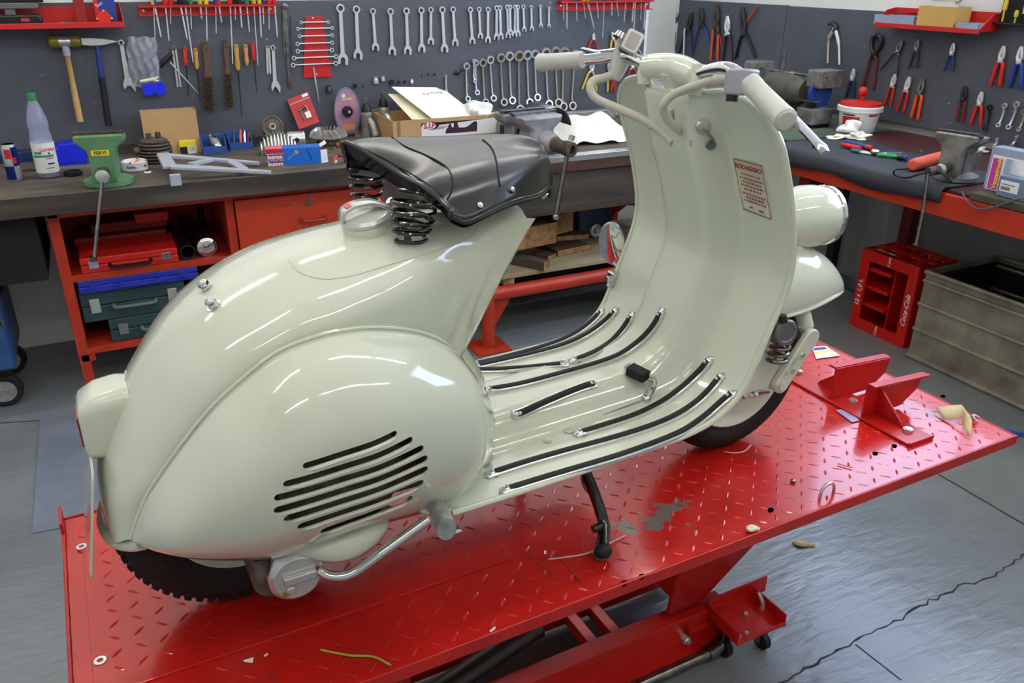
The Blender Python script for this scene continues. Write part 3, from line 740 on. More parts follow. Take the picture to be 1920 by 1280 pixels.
# --- floor and legshield: one sheet, with tunnel and steering column bulge
prof = [(.30, .216), (.40, .217), (.56, .221), (.70, .226), (.78, .231), (.846, .248), (.895, .285), (.925, .34), (.948, .40), (.970, .455), (.983, .50), (.983, .55), (.970, .61), (.952, .67), (.928, .73)]
pc3 = cat_rom([V(x, 0, z) for x, z in prof], 5)
HW = .238
def bump(y, w):
    t = abs(y)/w; return 1-sstep(.58, 1, t)
def sstep(a, b_, t): t = max(0, min(1, (t-a)/(b_-a))); return t*t*(3-2*t)
def sheet_pt(i, yf, n):
    """row i of profile, yf in -1..1"""
    p = pc3[i]; q0 = pc3[max(0, i-1)]; q1 = pc3[min(len(pc3)-1, i+1)]; t = (q1-q0).normalized(); nrm = V(-t.z, 0, t.x)
    y = yf*HW; hgt = .05+.008*sstep(.32, .7, p.z)
    w = .105
    return V(p.x, y, p.z)+nrm*(hgt*bump(y, w))
ys = [-1+2*k/40 for k in range(41)]
rows = [[sheet_pt(i, yf, len(pc3)) for yf in ys] for i in range(len(pc3))]
# rounded top of the shield
t0 = pc3[-1]; td = (pc3[-1]-pc3[-2]).normalized(); NT = 10
for k in range(1, NT+1):
    a = k/NT; h = .105*math.sin(a*PI/2); wf = max(.02, math.cos(a*PI/2))**.42
    nrm = V(-td.z, 0, td.x); row = []
    for yf in ys:
        y = yf*HW*wf; row.append(t0+td*h+V(0, y, 0)+nrm*(.058*bump(y, .105)*(1-.45*a)))
    rows.append(row)
b = MB(); b.grid(rows)
shield = b.obj('legshield', 'paint', sc, angle=70, solid=.003, label='legshield and footboard sheet in pale grey-green paint')
SHB = bvh_of(shield)
edge = [r[0] for r in rows]+[p for p in rows[-1][1:-1]]+[r[-1] for r in reversed(rows)]
MB().tube(edge, .0055, 8).obj('shield_bead', 'paint', shield)
# rounded rear corners of the floor
for s in (-1, 1):
    b = MB(); cpts = [(.30, .232), (.28, .228), (.262, .21), (.255, .185), (.26, .16), (.30, .16)]
    b.prism([(x, s*y) for x, y in cpts], .2145, .2175, 2); b.obj('floor_corner', 'paint', shield, smooth=False)
    MB().tube(cat_rom([V(x, s*y, .216) for x, y in cpts[:-1]], 4), .0055, 8).obj('shield_bead', 'paint', shield)
# --- runner strips: alu channel, black rubber, chrome end caps
def strip(pts_px, bv=None):
    bv = bv or SHB; pts = []
    for a, c in zip(pts_px, pts_px[1:]):
        for k in range(5):
            t = k/5; p, n = hit(bv, a[0]+(c[0]-a[0])*t, a[1]+(c[1]-a[1])*t)
            if p is not None: pts.append((p, n))
    p, n = hit(bv, *pts_px[-1])
    if p is not None: pts.append((p, n))
    if len(pts) < 3: print('strip miss', pts_px[0]); return
    P = [p for p, n in pts]; N = [n if n.z+(-n.x) > 0 else -n for p, n in pts]
    # smooth
    for _ in range(6): P = [P[0]]+[(P[i-1]+P[i]*2+P[i+1])/4 for i in range(1, len(P)-1)]+[P[-1]]
    for _ in range(6): N = [N[0]]+[(N[i-1]+N[i]*2+N[i+1]).normalized() for i in range(1, len(N)-1)]+[N[-1]]
    def sweep(pp, nn, sec):
        rws = []
        for i, p in enumerate(pp):
            t = (pp[min(i+1, len(pp)-1)]-pp[max(0, i-1)]).normalized(); sd = t.cross(nn[i]).normalized()
            rws.append([p+sd*u+nn[i]*v for u, v in sec])
        m = MB(); m.grid(rws, closeu=True); k = len(sec); m.add(rws[0], [tuple(range(k))]); m.add(rws[-1], [tuple(range(k))]); return m
    st = sweep(P, N, [(-.0095, .001), (-.0095, .006), (-.0075, .0075), (.0075, .0075), (.0095, .006), (.0095, .001)]).obj('runner_strip', 'steel_bright', sc)
    sweep(P[1:-1], N[1:-1], [(-.006, .006), (-.006, .0095), (-.003, .0115), (.003, .0115), (.006, .0095), (.006, .006)]).obj('rubber_insert', 'rubber', st)
    for e, f in ((0, 2), (-1, -3)):
        d = (P[e]-P[f]).normalized(); M = frame(P[e]-d*.012, N[e], d)
        m = MB(); rws = []
        for u, w_, h in ((-.010, .0100, .010), (-.002, .0105, .0115), (.006, .0098, .0105), (.013, .006, .007), (.017, .001, .002)):
            rws.append([V(u, w_*math.cos(t), h*math.sin(t)) for t in [PI*k/8 for k in range(9)]])
        m.grid(rws, M); m.sphere((.0, 0, .0125), .004, 8, M); m.obj('end_cap', 'chrome', st)
strip([(940, 926), (1010, 904), (1090, 880), (1160, 860), (1230, 838), (1285, 812), (1327, 782), (1357, 754), (1379, 736)])
strip([(912, 896), (980, 873), (1060, 850), (1140, 829), (1210, 808), (1265, 786), (1310, 757), (1338, 728), (1357, 703)])
strip([(1078, 819), (1140, 800), (1195, 782), (1245, 757), (1285, 727), (1315, 698), (1336, 672)])
strip([(960, 779), (1000, 766), (1050, 744), (1090, 728), (1115, 721)])
strip([(910, 736), (970, 727), (1040, 708), (1110, 689), (1165, 670), (1205, 640), (1230, 612), (1246, 581)])
strip([(882, 697), (930, 698), (990, 693), (1066, 686)])
strip([(885, 692), (950, 678), (1020, 662), (1075, 645), (1115, 622), (1142, 600), (1159, 580)])
strip([(1070, 682), (1115, 666), (1150, 642), (1172, 618), (1190, 588)])
strip([(878, 689), (932, 678), (992, 662), (1047, 645), (1087, 625), (1114, 603), (1133, 582)])
for px, py in ((1027, 828), (1067, 810)):
    p, n = hit(SHB, px, py)
    if p is not None: MB().lathe([(.009, 0), (.009, .004), (.006, .006), (0, .0065)], 14, frame(p, n if n.z > 0 else -n)).obj('screw', 'paint_grey', sc)
# --- brake pedal
p, n = hit(SHB, 1212, 750)
pb = sl(1212, 748, -.10); p1 = sl(1224, 712, -.10); p2 = sl(1212, 706, -.10); p3 = sl(1180, 690, -.06)
MB().tube(cat_rom([pb, sl(1222, 730, -.10), p1, p2], 5), [.008]*16, 10, flat=(1, 1)).obj('brake_pedal', 'chrome', sc)
M = frame(p2.lerp(p3, .5), (p3-p2)); L = (p3-p2).length
MB().rbox((-.014, -.01, -L/2), (.014, .012, L/2), .006, 3, M, ax=2).obj('pedal_pad', 'rubber', sc, bevel=.002)
MB().rbox((-.015, -.011, L/2-.003), (.015, .013, L/2+.003), .006, 3, M, ax=2).obj('pedal_cap', 'chrome', sc, bevel=.001)
MB().tube([hit(SHB, 1130, 778)[0] or pb, pb], .002, 6).sphere(tuple(pb), .011, 10).obj('pedal_rod', 'chrome', sc)
# --- maker's notice on the inner shield: printed in red lines
def notice():
    pts = [hit(SHB, *q)[0] for q in ((1377, 296), (1431, 310), (1449, 412), (1396, 392))]
    if None in pts: print('notice miss'); return
    a, b_, c, d = pts; m = MB(); off = V(-.0035, 0, 0)
    def q(u, v): return (a*(1-u)+b_*u)*(1-v)+(d*(1-u)+c*u)*v+off
    def strip_(u0, v0, u1, v1): m.add([q(u0, v0), q(u1, v0), q(u1, v1), q(u0, v1)], [(0, 1, 2, 3)])
    for u0, v0, u1, v1 in ((0, 0, 1, .02), (0, .98, 1, 1), (0, 0, .025, 1), (.975, 0, 1, 1)): strip_(u0, v0, u1, v1)
    rnd = random.Random(3)
    for r_, y in enumerate((.24, .32, .39, .46, .53, .62, .69, .76)):
        u = .12 if r_ % 2 else .2
        while u < (.9 if r_ % 2 else .8):
            w_ = rnd.uniform(.03, .09); strip_(u, y, min(.92, u+w_), y+.035); u += w_+.03
    o = m.obj('notice', 'text_red', sc, smooth=False)
    x = (b_-a).normalized(); n_ = x.cross(d-a).normalized(); n_ = n_ if n_.x < 0 else -n_
    yv = n_.cross(x); 
    def tm(u, v): 
        p = q(u, v)+n_*.0012; return Matrix(((x.x, yv.x, n_.x, p.x), (x.y, yv.y, n_.y, p.y), (x.z, yv.z, n_.z, p.z), (0, 0, 0, 1)))
    W = (b_-a).length
    text('notice_text', 'RODAGGIO', W*.17, 'text_red', o, tm(.5, .12), bold=.0004)
    text('notice_text', 'km', W*.1, 'text_red', o, tm(.35, .88)); text('notice_text', 'MIX', W*.1, 'text_red', o, tm(.7, .9))
notice()
# --- ignition lock and key on the shield
p, n = hit(SHB, 1318, 236)
if p is not None:
    n = n if n.x < 0 else -n; M = frame(p, n)
    MB().lathe([(.014, 0), (.014, .006), (.010, .011), (0, .012)], 20, M).obj('steering_lock', 'alu', sc)
    MB().tube([(.0, 0, .012), (.012, -.01, .018), (.022, -.02, .012)], .003, 6, M=M).lathe([(.008, .006), (.010, .010), (.008, .013)], 12, M @ T(.02, -.03, 0)).obj('lock_key', 'steel', sc)
# --- steering head, headset, bars
hc = V(.868, 0, .862)
MB().lathe([(.032, -.15), (.036, -.10), (.040, -.06), (.033, -.055)], 24, frame(V(.905, 0, .800), V(-.35, 0, 1)) @ T(0, 0, .05)).obj('steering_column', 'paint', sc)
MB().tube([V(.895, 0, .775), V(.878, 0, .825), V(.872, 0, .85)], [.030, .025, .03], 20).obj('column_neck', 'paint', sc)
hs = cat_rom([V(.858, .078, .850), V(.868, .04, .853), V(.872, 0, .853), V(.868, -.04, .850), V(.858, -.082, .846)], 6)
MB().tube(hs, [.014]+[.021+.005*math.sin(PI*k/(len(hs)-1)) for k in range(1, len(hs)-1)]+[.014], 20).obj('headset', 'paint', sc, label='painted handlebar head in the middle')
MB().tube([V(.862, -.076, .868), V(.858, -.078, .838), V(.855, -.076, .818)], [.013, .017, .013], 14).obj('headset_lug', 'paint', sc)
MB().tube([V(.862, .072, .866), V(.858, .074, .838), V(.855, .072, .818)], [.013, .016, .012], 14).obj('headset_lug', 'paint', sc)
Lb = [V(.860, .07, .852), sl(1170, 105, .15), sl(1100, 112, .225), sl(1017, 117, .335)]
Rb = [V(.860, -.07, .850), sl(1360, 128, -.15), sl(1400, 150, -.205), sl(1470, 222, -.335)]
MB().tube(cat_rom(Lb[:3], 6), .0115, 14).obj('handlebar', 'chrome', sc)
MB().tube(cat_rom(Rb[:3], 6), .0115, 14).obj('handlebar', 'chrome', sc)
for B_, e in ((Lb, 1), (Rb, -1)):
    d = (B_[3]-B_[2]).normalized(); L = (B_[3]-B_[2]).length; s = B_[2]+d*(.01)
    M = frame(s, d)
    MB().lathe([(.015, 0), (.0175, .004), (.0175, .02), (.0165, .025), (.0175, L-.02), (.0185, L-.014), (.0185, L-.004), (.014, L), (0, L)], 24, M).obj('hand_grip', 'grip', sc, label='pale grey rubber hand grip')
# left control: clutch/gear bracket + small instrument
pL = sl(1163, 118, .16)
MB().tube([sl(1172, 78, .16), pL, sl(1152, 150, .16)], [.018, .02, .012], 14, flat=(1, .8)).obj('lever_bracket', 'paint_grey', sc)
lv = [sl(1160, 92, .16), sl(1120, 96, .21), sl(1093, 91, .26)]
MB().tube(cat_rom(lv, 5), .005, 8, flat=(.6, 1.2)).obj('brake_lever', 'chrome', sc)
# cycle computer
pc1 = sl(1186, 78, .125); nrm = ((SI @ CAMP)-pc1).normalized(); up_ = V(-.2, -.35, .9)
yv = (up_-nrm*up_.dot(nrm)).normalized(); xv = yv.cross(nrm)
def basis(o, x, y, z): return Matrix(((x.x, y.x, z.x, o.x), (x.y, y.y, z.y, o.y), (x.z, y.z, z.z, o.z), (0, 0, 0, 1)))
MC = basis(pc1, xv, yv, nrm) @ Rz(R(-22)) @ Rx(R(-18))
cc = MB().rbox((-.017, -.021, -.010), (.017, .021, .004), .006, 4, MC, ax=2).obj('cycle_computer', mat('silver_plastic', (188, 186, 184), .35, .3), sc, bevel=.002, label='small silver cycle computer clamped to the bars')
MB().rbox((-.011, -.015, .0038), (.011, .015, .005), .003, 3, MC, ax=2).obj('display', mat('lcd', (150, 144, 134), .25), cc)
MB().rbox((-.018, -.022, -.020), (.018, .020, -.009), .006, 3, MC, ax=2).tube([(.012, -.01, -.015), (.03, -.02, -.02), (.045, -.025, -.015)], .010, 10, M=MC).obj('clamp', 'black', cc)
MB().tube([sl(1160, 72, .15), sl(1166, 62, .15)], [.013, .010], 12).obj('bar_clamp', 'chrome', sc)
# right control: switch block + throttle lever
pr_ = sl(1394, 142, -.20)
d = (Rb[3]-Rb[2]).normalized()
M = frame(pr_, V(.1, .1, 1), V(0.2, -1, 0)) @ Matrix.Scale(.85, 4)
MB().rbox((-.030, -.024, -.036), (.026, .022, .012), .012, 4, M, ax=2).obj('switch_block', mat('switch_grey', (160, 162, 170), .4, .2), sc, bevel=.004, label='grey handlebar switch block')
MB().rbox((-.020, -.022, -.048), (.0, -.006, -.034), .004, 3, M, ax=2).obj('switch_knob', 'black', sc)
lv = [sl(1440, 175, -.24), sl(1470, 205, -.30), sl(1505, 240, -.36), sl(1548, 286, -.42)]
MB().tube(cat_rom(lv, 5), [.009]*8+[.008]*6+[.010, .006], 10, flat=(.6, 1.1)).obj('brake_lever', 'chrome', sc, label='long chrome front brake lever')
# cables
def cable(pts, r, m='cable_grey', name='control_cable', label=None):
    return MB().tube(cat_rom(pts, 8), r, 10).obj(name, m, sc, label=label)
e1 = hit(SHB, 1262, 268)[0] or V(.9, .02, .72)
cable([sl(1150, 140, .16), sl(1132, 146, .165), sl(1112, 152, .165), sl(1107, 168, .16), sl(1120, 186, .145), sl(1160, 204, .11), sl(1200, 221, .07), sl(1235, 242, .035), e1], .0085)
MB().tube([sl(1236, 243, .035), sl(1250, 256, .025)], [.010, .010], 10).obj('cable_ferrule', 'cable_grey', sc)
e2 = hit(SHB, 1300, 268)[0] or V(.9, 0, .7)
cable([sl(1375, 145, -.17), sl(1340, 150, -.13), sl(1300, 162, -.09), sl(1262, 178, -.06), sl(1243, 200, -.045), sl(1250, 222, -.04), sl(1268, 240, -.04), sl(1290, 256, -.035), e2], .0075)
MB().tube([sl(1368, 146, -.165), sl(1342, 149, -.135)], [.009, .010], 10).obj('cable_ferrule', 'cable_grey', sc)
cable([sl(1258, 205, -.02), sl(1262, 225, -.02), sl(1272, 238, -.02), sl(1286, 252, -.02)], .003, 'cable_grey')
cable([V(.88, .01, .835), V(.905, .05, .80), V(.93, .10, .76), V(.945, .13, .70)], .0022, 'cable_grey')
# --- left shield mirror with clamp
mp0 = sl(1148, 455, .27); nr = (V(-.80, -.50, -.22)).normalized(); yv = V(.12, 0, 1); yv = (yv-nr*yv.dot(nr)).normalized(); xv = yv.cross(nr)
MM = basis(mp0, xv, yv, nr)
mm = MB().lathe([(0, -.012), (.03, -.010), (.044, -.002), (.046, .004), (.042, .006)], 28, MM @ Matrix.Diagonal((.72, 1.25, 1, 1))).obj('mirror_shell', 'chrome', sc, label='oval chrome rear-view mirror on the far shield edge')
MB().lathe([(0, .0045), (.042, .0045)], 28, MM @ Matrix.Diagonal((.72, 1.25, 1, 1))).obj('mirror_glass', 'mirror', mm)
MB().tube(cat_rom([sl(1150, 492, .27), sl(1158, 500, .26), sl(1163, 515, .245), sl(1155, 522, .24)], 5), .0055, 8).obj('mirror_arm', 'chrome', mm)
q = sl(1150, 521, .238)
MB().rbox((q.x-.012, q.y-.014, q.z-.018), (q.x+.018, q.y+.010, q.z+.018), .006, 3, ax=1).cyl((q.x-.01, q.y-.012, q.z+.004), (q.x-.028, q.y-.012, q.z+.006), .008, seg=6).cyl((q.x-.01, q.y-.008, q.z-.010), (q.x-.022, q.y-.010, q.z-.014), .006, seg=6).obj('mirror_clamp', 'chrome', mm, bevel=.002)
# --- front mudguard, headlamp, fork, wheel
def fender():
    # outline (x, z) of the crown in the middle plane, and lower edge
    crown = [(1.000, .36), (1.03, .42), (1.09, .465), (1.17, .478), (1.25, .468), (1.32, .436), (1.37, .39), (1.392, .350)]
    lowe = [(1.000, .34), (1.03, .345), (1.09, .345), (1.16, .345), (1.23, .348), (1.29, .352), (1.345, .352), (1.385, .345)]
    hw = [.055, .075, .088, .092, .088, .078, .06, .035]
    rbs = []
    for (cx, cz), (lx, lz), w in zip(crown, lowe, hw):
        rbs.append((V(cx, 0, cz), V(cx+.1*(lx-cx), -w*.75, cz-.0), V(lx-.3*(lx-cx), -w*1.08, cz-.45*(cz-lz)), V(lx, -w, lz)))
    cl = [cat_rom([r[k] for r in rbs], 5) for k in range(4)]
    rr = [bez(a, b_, c, d_, 12) for a, b_, c, d_ in zip(*cl)]
    b = MB(); b.grid([[mir(p) for p in reversed(r)]+r[1:] for r in rr])
    f = b.obj('front_mudguard', 'paint', sc, angle=70, solid=.003, label='rounded front mudguard carrying the headlamp')
    MB().tube([r[-1] for r in rr]+[mir(r[-1]) for r in reversed(rr)], .005, 8).obj('mudguard_bead', 'paint', f)
fender()
def headlamp():
    a = sl(1490, 415, 0); fwd = V(1, 0, -.06).normalized(); a = V(1.196, 0, .530); M = frame(a, fwd)
    h = MB().lathe([(.0, -.055), (.030, -.045), (.050, -.02), (.062, .015), (.0685, .05), (.069, .08), (.066, .105), (.063, .118)], 32, M).obj('headlamp', 'paint', sc, label='teardrop headlamp shell on the mudguard')
    MB().lathe([(.0635, .113), (.0665, .116), (.0662, .126), (.058, .132)], 32, M).obj('headlamp_rim', 'chrome', h)
    MB().lathe([(.059, .129), (.045, .138), (.025, .143), (0, .145)], 32, M).obj('headlamp_glass', 'red_glass' if 0 else 'glass_lens', h)
    MB().tube([V(1.22, 0, .49), V(1.22, 0, .465)], [.03, .04], 16).obj('headlamp_foot', 'paint', h)
    MB().cyl((1.285, -.01, .462), (1.285, .01, .462), .008, seg=8).obj('headlamp_bolt', 'rust', h)
    MB().tube(cat_rom([V(1.325, .03, .468), V(1.35, .04, .43), V(1.352, .04, .39), V(1.34, .035, .36)], 6), .004, 8).obj('lamp_cable', mat('cable_olive', (86, 82, 58), .6), h)
headlamp()
FW = V(1.095, 0, .198)
wheel(FW.x, 0, FW.z, .198, .09, sc, 'front_wheel')
# fork: column tube, trailing link plate, spring, damper cap, drum
MB().tube([V(.93, .0, .70), V(1.10, -.0, .46), V(1.22, -.06, .36), V(1.235, -.075, .30)], [.02, .02, .018, .018], 14).obj('fork_tube', 'paint', sc)
MB().tube([V(1.218, -.062, .355), V(1.236, -.076, .296)], [.017, .017], 14).obj('fork_sleeve', 'grip', sc)
la = sl(1462, 720, -.095); lb = sl(1522, 628, -.095)
M = frame(la, lb-la, V(0, 1, 0)); L = (lb-la).length
lk = MB().rbox((-.008, -.021, -.02), (.008, .021, L+.015), .02, 5, M, ax=0).obj('fork_link', 'paint', sc, bevel=.003, label='painted fork link with cast lettering')
for t in (.30, .62): 
    p = la.lerp(lb, t); MB().lathe([(.006, 0), (.006, .004), (0, .005)], 8, frame(p+V(0, -.008, 0), V(0, -1, 0))).obj('rivet', 'steel_bright', lk)
MB().lathe([(.012, 0), (.012, .004)], 16, frame(la+V(0, -.008, 0), V(0, -1, 0))).obj('link_bolt', 'paint', lk)
xx = (lb-la).normalized(); zz = V(0, -1, 0); yy = zz.cross(xx)
text('cast_lettering', 'PIAGGIO', .013, 'paint_dirty', lk, basis(la.lerp(lb, .36)+V(0, -.0092, 0)+yy*.010, xx, yy, zz))
MB().cyl((FW.x+.01, -.03, FW.z+.01), (FW.x+.01, -.085, FW.z+.01), .062, .055, 28).obj('brake_drum', 'paint', sc)
spa = sl(1458, 668, -.10); spb = sl(1468, 628, -.10)
sd = (spb-spa).normalized(); Ls = .075
pts = []
sx = sd.orthogonal().normalized(); sy = sd.cross(sx)
for k in range(81):
    t = k/80; a = t*2*PI*5; pts.append(spa-sd*.015+sd*(Ls*t)+(sx*math.cos(a)+sy*math.sin(a))*.019)
MB().tube(pts, .0045, 8).obj('fork_spring', 'steel', sc)
dc = sl(1472, 623, -.115)
MB().lathe([(.0, -.02), (.025, -.018), (.029, -.004), (.029, .004), (.026, .007), (.020, .0075), (.0185, .006), (0, .006)], 28, frame(dc, V(-.1, -1, .12))).obj('spring_cap', mat('cap_grey', (120, 120, 120), .35, .6), sc)
MB().tube([dc+V(-.012, .0, .028), dc+V(-.014, 0, .042)], [.010, .008], 10).obj('cap_lug', 'steel_dark', sc)
MB().tube(cat_rom([sl(1395, 745, -.06), sl(1412, 738, -.09), sl(1440, 734, -.08)], 4), .005, 8).obj('brake_arm', 'steel', sc)
p = sl(1412, 740, -.09); MB().bbox(tuple(p), (.022, .012, .010)).sphere(tuple(p+V(0, -.008, .004)), .006, 8).obj('brake_clevis', 'steel_bright', sc, bevel=.002)
# --- saddle
def saddle():
    Lp = [sl(650, 267, .13), sl(690, 258, .135), sl(760, 256, .13), sl(850, 254, .105), sl(930, 251, .075), sl(985, 254, .045), sl(1016, 268, .018)]
    Cp = [sl(750, 327, 0), sl(790, 308, 0), sl(840, 296, 0), sl(895, 286, 0), sl(950, 280, 0), sl(1000, 280, 0), sl(1026, 290, 0)]
    Rp = [sl(843, 393, -.132), sl(872, 404, -.138), sl(905, 391, -.132), sl(937, 375, -.118), sl(972, 362, -.095), sl(1006, 354, -.062), sl(1031, 338, -.026)]
    rows = []
    for i, (l, c, r) in enumerate(zip(Lp, Cp, Rp)):
        lo_ = V(l.x, l.y*1.04+.004, l.z-.035); sh = V(c.x*.35+r.x*.65, r.y*.80, r.z+(c.z-r.z)*(.55 if i else .5)); s2 = V(c.x*.7+r.x*.3, r.y*.45, r.z+(c.z-r.z)*.88)
        rows.append((lo_, l, c, s2, sh, r))
    cl = [cat_rom([r[k] for r in rows], 6) for k in range(6)]
    full = [cat_rom(list(q), 5) for q in zip(*cl)]
    b = MB(); b.grid(full)
    # side skirts hanging down
    def skirt(edge, s, dep):
        return [[p, p+V(0, s*.003, -dep*.5), p+V(0, s*.002, -dep)] for p in edge]
    sk1 = skirt([r[-1] for r in full], -1, .010); sk2 = skirt([r[0] for r in full], 1, .012)
    b.grid(sk1); b.grid(sk2)
    b.grid([[p, p+V(.006, 0, -.012), p+V(.0, 0, -.03)] for p in full[-1]])
    seat = b.obj('saddle', 'black_leather', sc, angle=75, label='black leather saddle')
    SBV = bvh_of(seat)
    # back lip: padded roll and dark underside
    lip = full[0]
    MB().tube(lip+sk1[0][1:], .0048, 8).obj('saddle_piping', 'black_leather', seat)
    MB().tube([r[-1] for r in sk1]+[p+V(0, 0, -.03) for p in reversed(full[-1])]+[r[-1] for r in reversed(sk2)], .004, 8).obj('saddle_piping', 'black_leather', seat)
    un = []
    for i, row in enumerate(full):
        f = i/(len(full)-1); un.append([V(p.x+(.02 if i == 0 else 0), p.y*.97, min(p.z-.02, .715-.01*f)) for p in row])
    m = MB(); m.grid([lip]+un); m.obj('saddle_pan', 'black', seat)
    MB().grid([lip, [p+V(.004, 0, -.018) for p in lip], [p+V(.010, 0, -.036*(1-.35*k/(len(lip)-1))) for k, p in enumerate(lip)]]).obj('saddle_apron', 'black_leather', seat)
    # stitched seams
    for pts in ([(735, 258), (760, 275), (800, 292), (835, 312), (848, 335), (846, 360), (838, 374)], [(905, 262), (922, 278), (930, 300), (934, 330), (937, 350)], [(664, 262), (668, 272), (700, 288), (745, 312), (790, 338), (830, 368)]):
        q = [hit(SBV, *p) for p in pts]; q = [a+ (n_ if n_.z > 0 else -n_)*.0006 for a, n_ in q if a is not None]
        if len(q) > 2: MB().tube(cat_rom(q, 5), .0014, 6).obj('saddle_seam', 'black_matt', seat)
    for px, py in ((899, 386), (959, 356)):
        a, n_ = hit(SBV, px, py)
        if a is None: a = sl(px, py, -.13); n_ = V(0, -1, 0)
        n_ = n_ if n_.y < 0 else -n_
        MB().lathe([(.0055, 0), (.005, .004), (.002, .006), (0, .0062)], 12, frame(a, n_)).obj('rivet', 'chrome', seat)
    MB().box((.36, -.012, .685), (.56, .012, .695)).tube([V(.50, 0, .69), V(.54, 0, .645)], .012, 10).obj('saddle_bracket', 'black', seat, bevel=.002)
    MB().tube([V(.565, -.01, .675), V(.585, -.03, .655)], [.006, .007], 8).obj('nose_bolt', 'steel_bright', seat)
saddle()
def coil(c0, c1, r0, r1, turns, wire, name='saddle_spring'):
    ax = (c1-c0); L = ax.length; ax.normalize(); x = ax.orthogonal().normalized(); y = ax.cross(x); n = int(turns*20)
    pts = [c0+ax*(L*k/n)+(x*math.cos(2*PI*k/20)+y*math.sin(2*PI*k/20))*(r0+(r1-r0)*math.sin(min(1, k/n*1.25)*PI/2)) for k in range(n+1)]
    return MB().tube(pts, wire, 8).obj(name, 'black_gloss', sc, label='black coil spring under the saddle')
s1 = sl(766, 476, -.085); s1t = sl(778, 366, -.085)
coil(s1, s1t, .014, .034, 6.2, .0034)
coil(sl(772, 440, -.085), sl(776, 392, -.085), .018, .032, 1.6, .0028)
coil(sl(684, 404, .085), sl(688, 318, .085), .017, .028, 5.4, .0030)
MB().cyl(s1+V(0, 0, -.06), s1+V(0, 0, .03), .006, seg=8).lathe([(.018, 0), (.018, .004)], 14, T(*(s1+V(0, 0, -.004)))).obj('spring_stud', 'steel', sc)
b = MB(); b.tube([s1+V(.004, .01, -.05), s1+V(0, 0, -.006)], [.022, .012], 14).obj('spring_boss', 'paint', sc)
MB().cyl(sl(684, 420, .085), sl(684, 370, .085), .006, seg=8).obj('spring_stud', 'steel', sc)
# --- centre stand, near leg
g = ont(1130, 1048); gl = SI @ (LM @ V(g.x, g.y, TZ)); 
t_ = sl(1098, 885, -.13); m1 = sl(1118, 935, -.15); m2 = sl(1132, 985, -.18); m3 = sl(1128, 1030, -.21)
MB().tube(cat_rom([t_+V(-.02, .03, .06), t_, m1, m2, m3, V(gl.x, gl.y, .012)], 6), [.012]*6+[.012]*6+[.012]*6+[.0135]*6+[.015]*6+[.018], 14, flat=(1, .8)).obj('centre_stand_leg', 'black_gloss', sc, label='black centre stand leg resting on the deck')
MB().cyl(sl(1112, 992, -.18), sl(1128, 985, -.18), .008, seg=10).obj('stand_peg', 'steel_dark', sc)
MB().sphere((gl.x, gl.y, .016), .016, 14, sc=(1.2, .9, .9)).obj('stand_foot', 'rubber', sc)
tl2 = [V(p.x, -p.y, p.z) for p in [t_+V(-.02, .03, .06), t_, m1, m2, m3, V(gl.x, gl.y, .012)]]
MB().tube(cat_rom(tl2, 6), .013, 14).obj('centre_stand_leg', 'black_gloss', sc)
MB().tube([sl(1090, 895, -.12), sl(1097, 915, -.13), sl(1108, 928, -.14)], .003, 6).obj('stand_spring', 'steel', sc)
# ---------------------------------------------------------------- left bench along the back wall
ZB = .86; YC = 3.48       # bench top, front of the cabinet
def byc(px, py, y=YC): return on(px, py, 1, y)
def onb(px, py, z=ZB): return on(px, py, 2, z)
top1 = MB().box((-1.6, 3.385, ZB-.002), (1.14, YB, ZB)).slot(1).box((-1.6, 3.385, ZB-.075), (1.14, YB, ZB-.002)).obj('worktop', ['wood_bench', 'wood_edge'], smooth=False, bevel=.004)
tag(top1, 'thick dark worn wooden worktop of the left bench', 'worktop')
tag(MB().box((-1.6, PB-.045, ZB), (1.14, PB-.001, ZB+.035)).obj('back_strip', 'wood_edge', smooth=False, bevel=.002), 'narrow dark wooden strip along the back of the left worktop', 'wood strip')
cab = thing('bench_cabinet', 'orange-red steel bench cabinet with open shelves and drawers', 'cabinet', (-.235, YC, 0))
def c_(x): return x+.235     # world x -> cabinet x
CX0, CXD0, CXD1, CX1 = -.232, .412, .446, 1.09; CD = .56; CT = ZB-.076
def cb(x0, x1, y0, y1, z0, z1, b=None): return (b or MB()).box((c_(x0), y0, z0), (c_(x1), y1, z1))
cb(CX0, CX0+.04, 0, .04, 0, CT).obj('corner_post', 'bench_red', cab, smooth=False, bevel=.003)
cb(CX0, CX0+.04, CD-.04, CD, 0, CT).obj('corner_post', 'bench_red', cab, smooth=False, bevel=.003)
cb(CX1-.03, CX1, 0, .04, 0, CT).obj('corner_post', 'bench_red', cab, smooth=False, bevel=.003)
cb(CX1-.03, CX1, CD-.04, CD, 0, CT).obj('corner_post', 'bench_red', cab, smooth=False, bevel=.003)
cb(CX0, CX1, 0, .035, CT-.035, CT).obj('top_rail', 'bench_red', cab, smooth=False, bevel=.002)
cb(CXD0, CXD1, 0, CD, .18, CT-.035).obj('divider', 'bench_red', cab, smooth=False, bevel=.002)
cb(CX0+.002, CX0+.006, .04, CD, .2, CT).obj('side_panel', 'bench_red', cab, smooth=False)
cb(CX1-.006, CX1-.001, .03, CD, .18, CT).obj('side_panel', 'bench_red', cab, smooth=False)
cb(CX0+.02, CX1-.01, CD-.008, CD-.004, .2, CT).obj('back_panel', 'bench_red', cab, smooth=False)
for z in (.516, .206): cb(CX0+.02, CXD0, .003, CD-.01, z-.028, z).obj('shelf', 'bench_red', cab, smooth=False, bevel=.002)
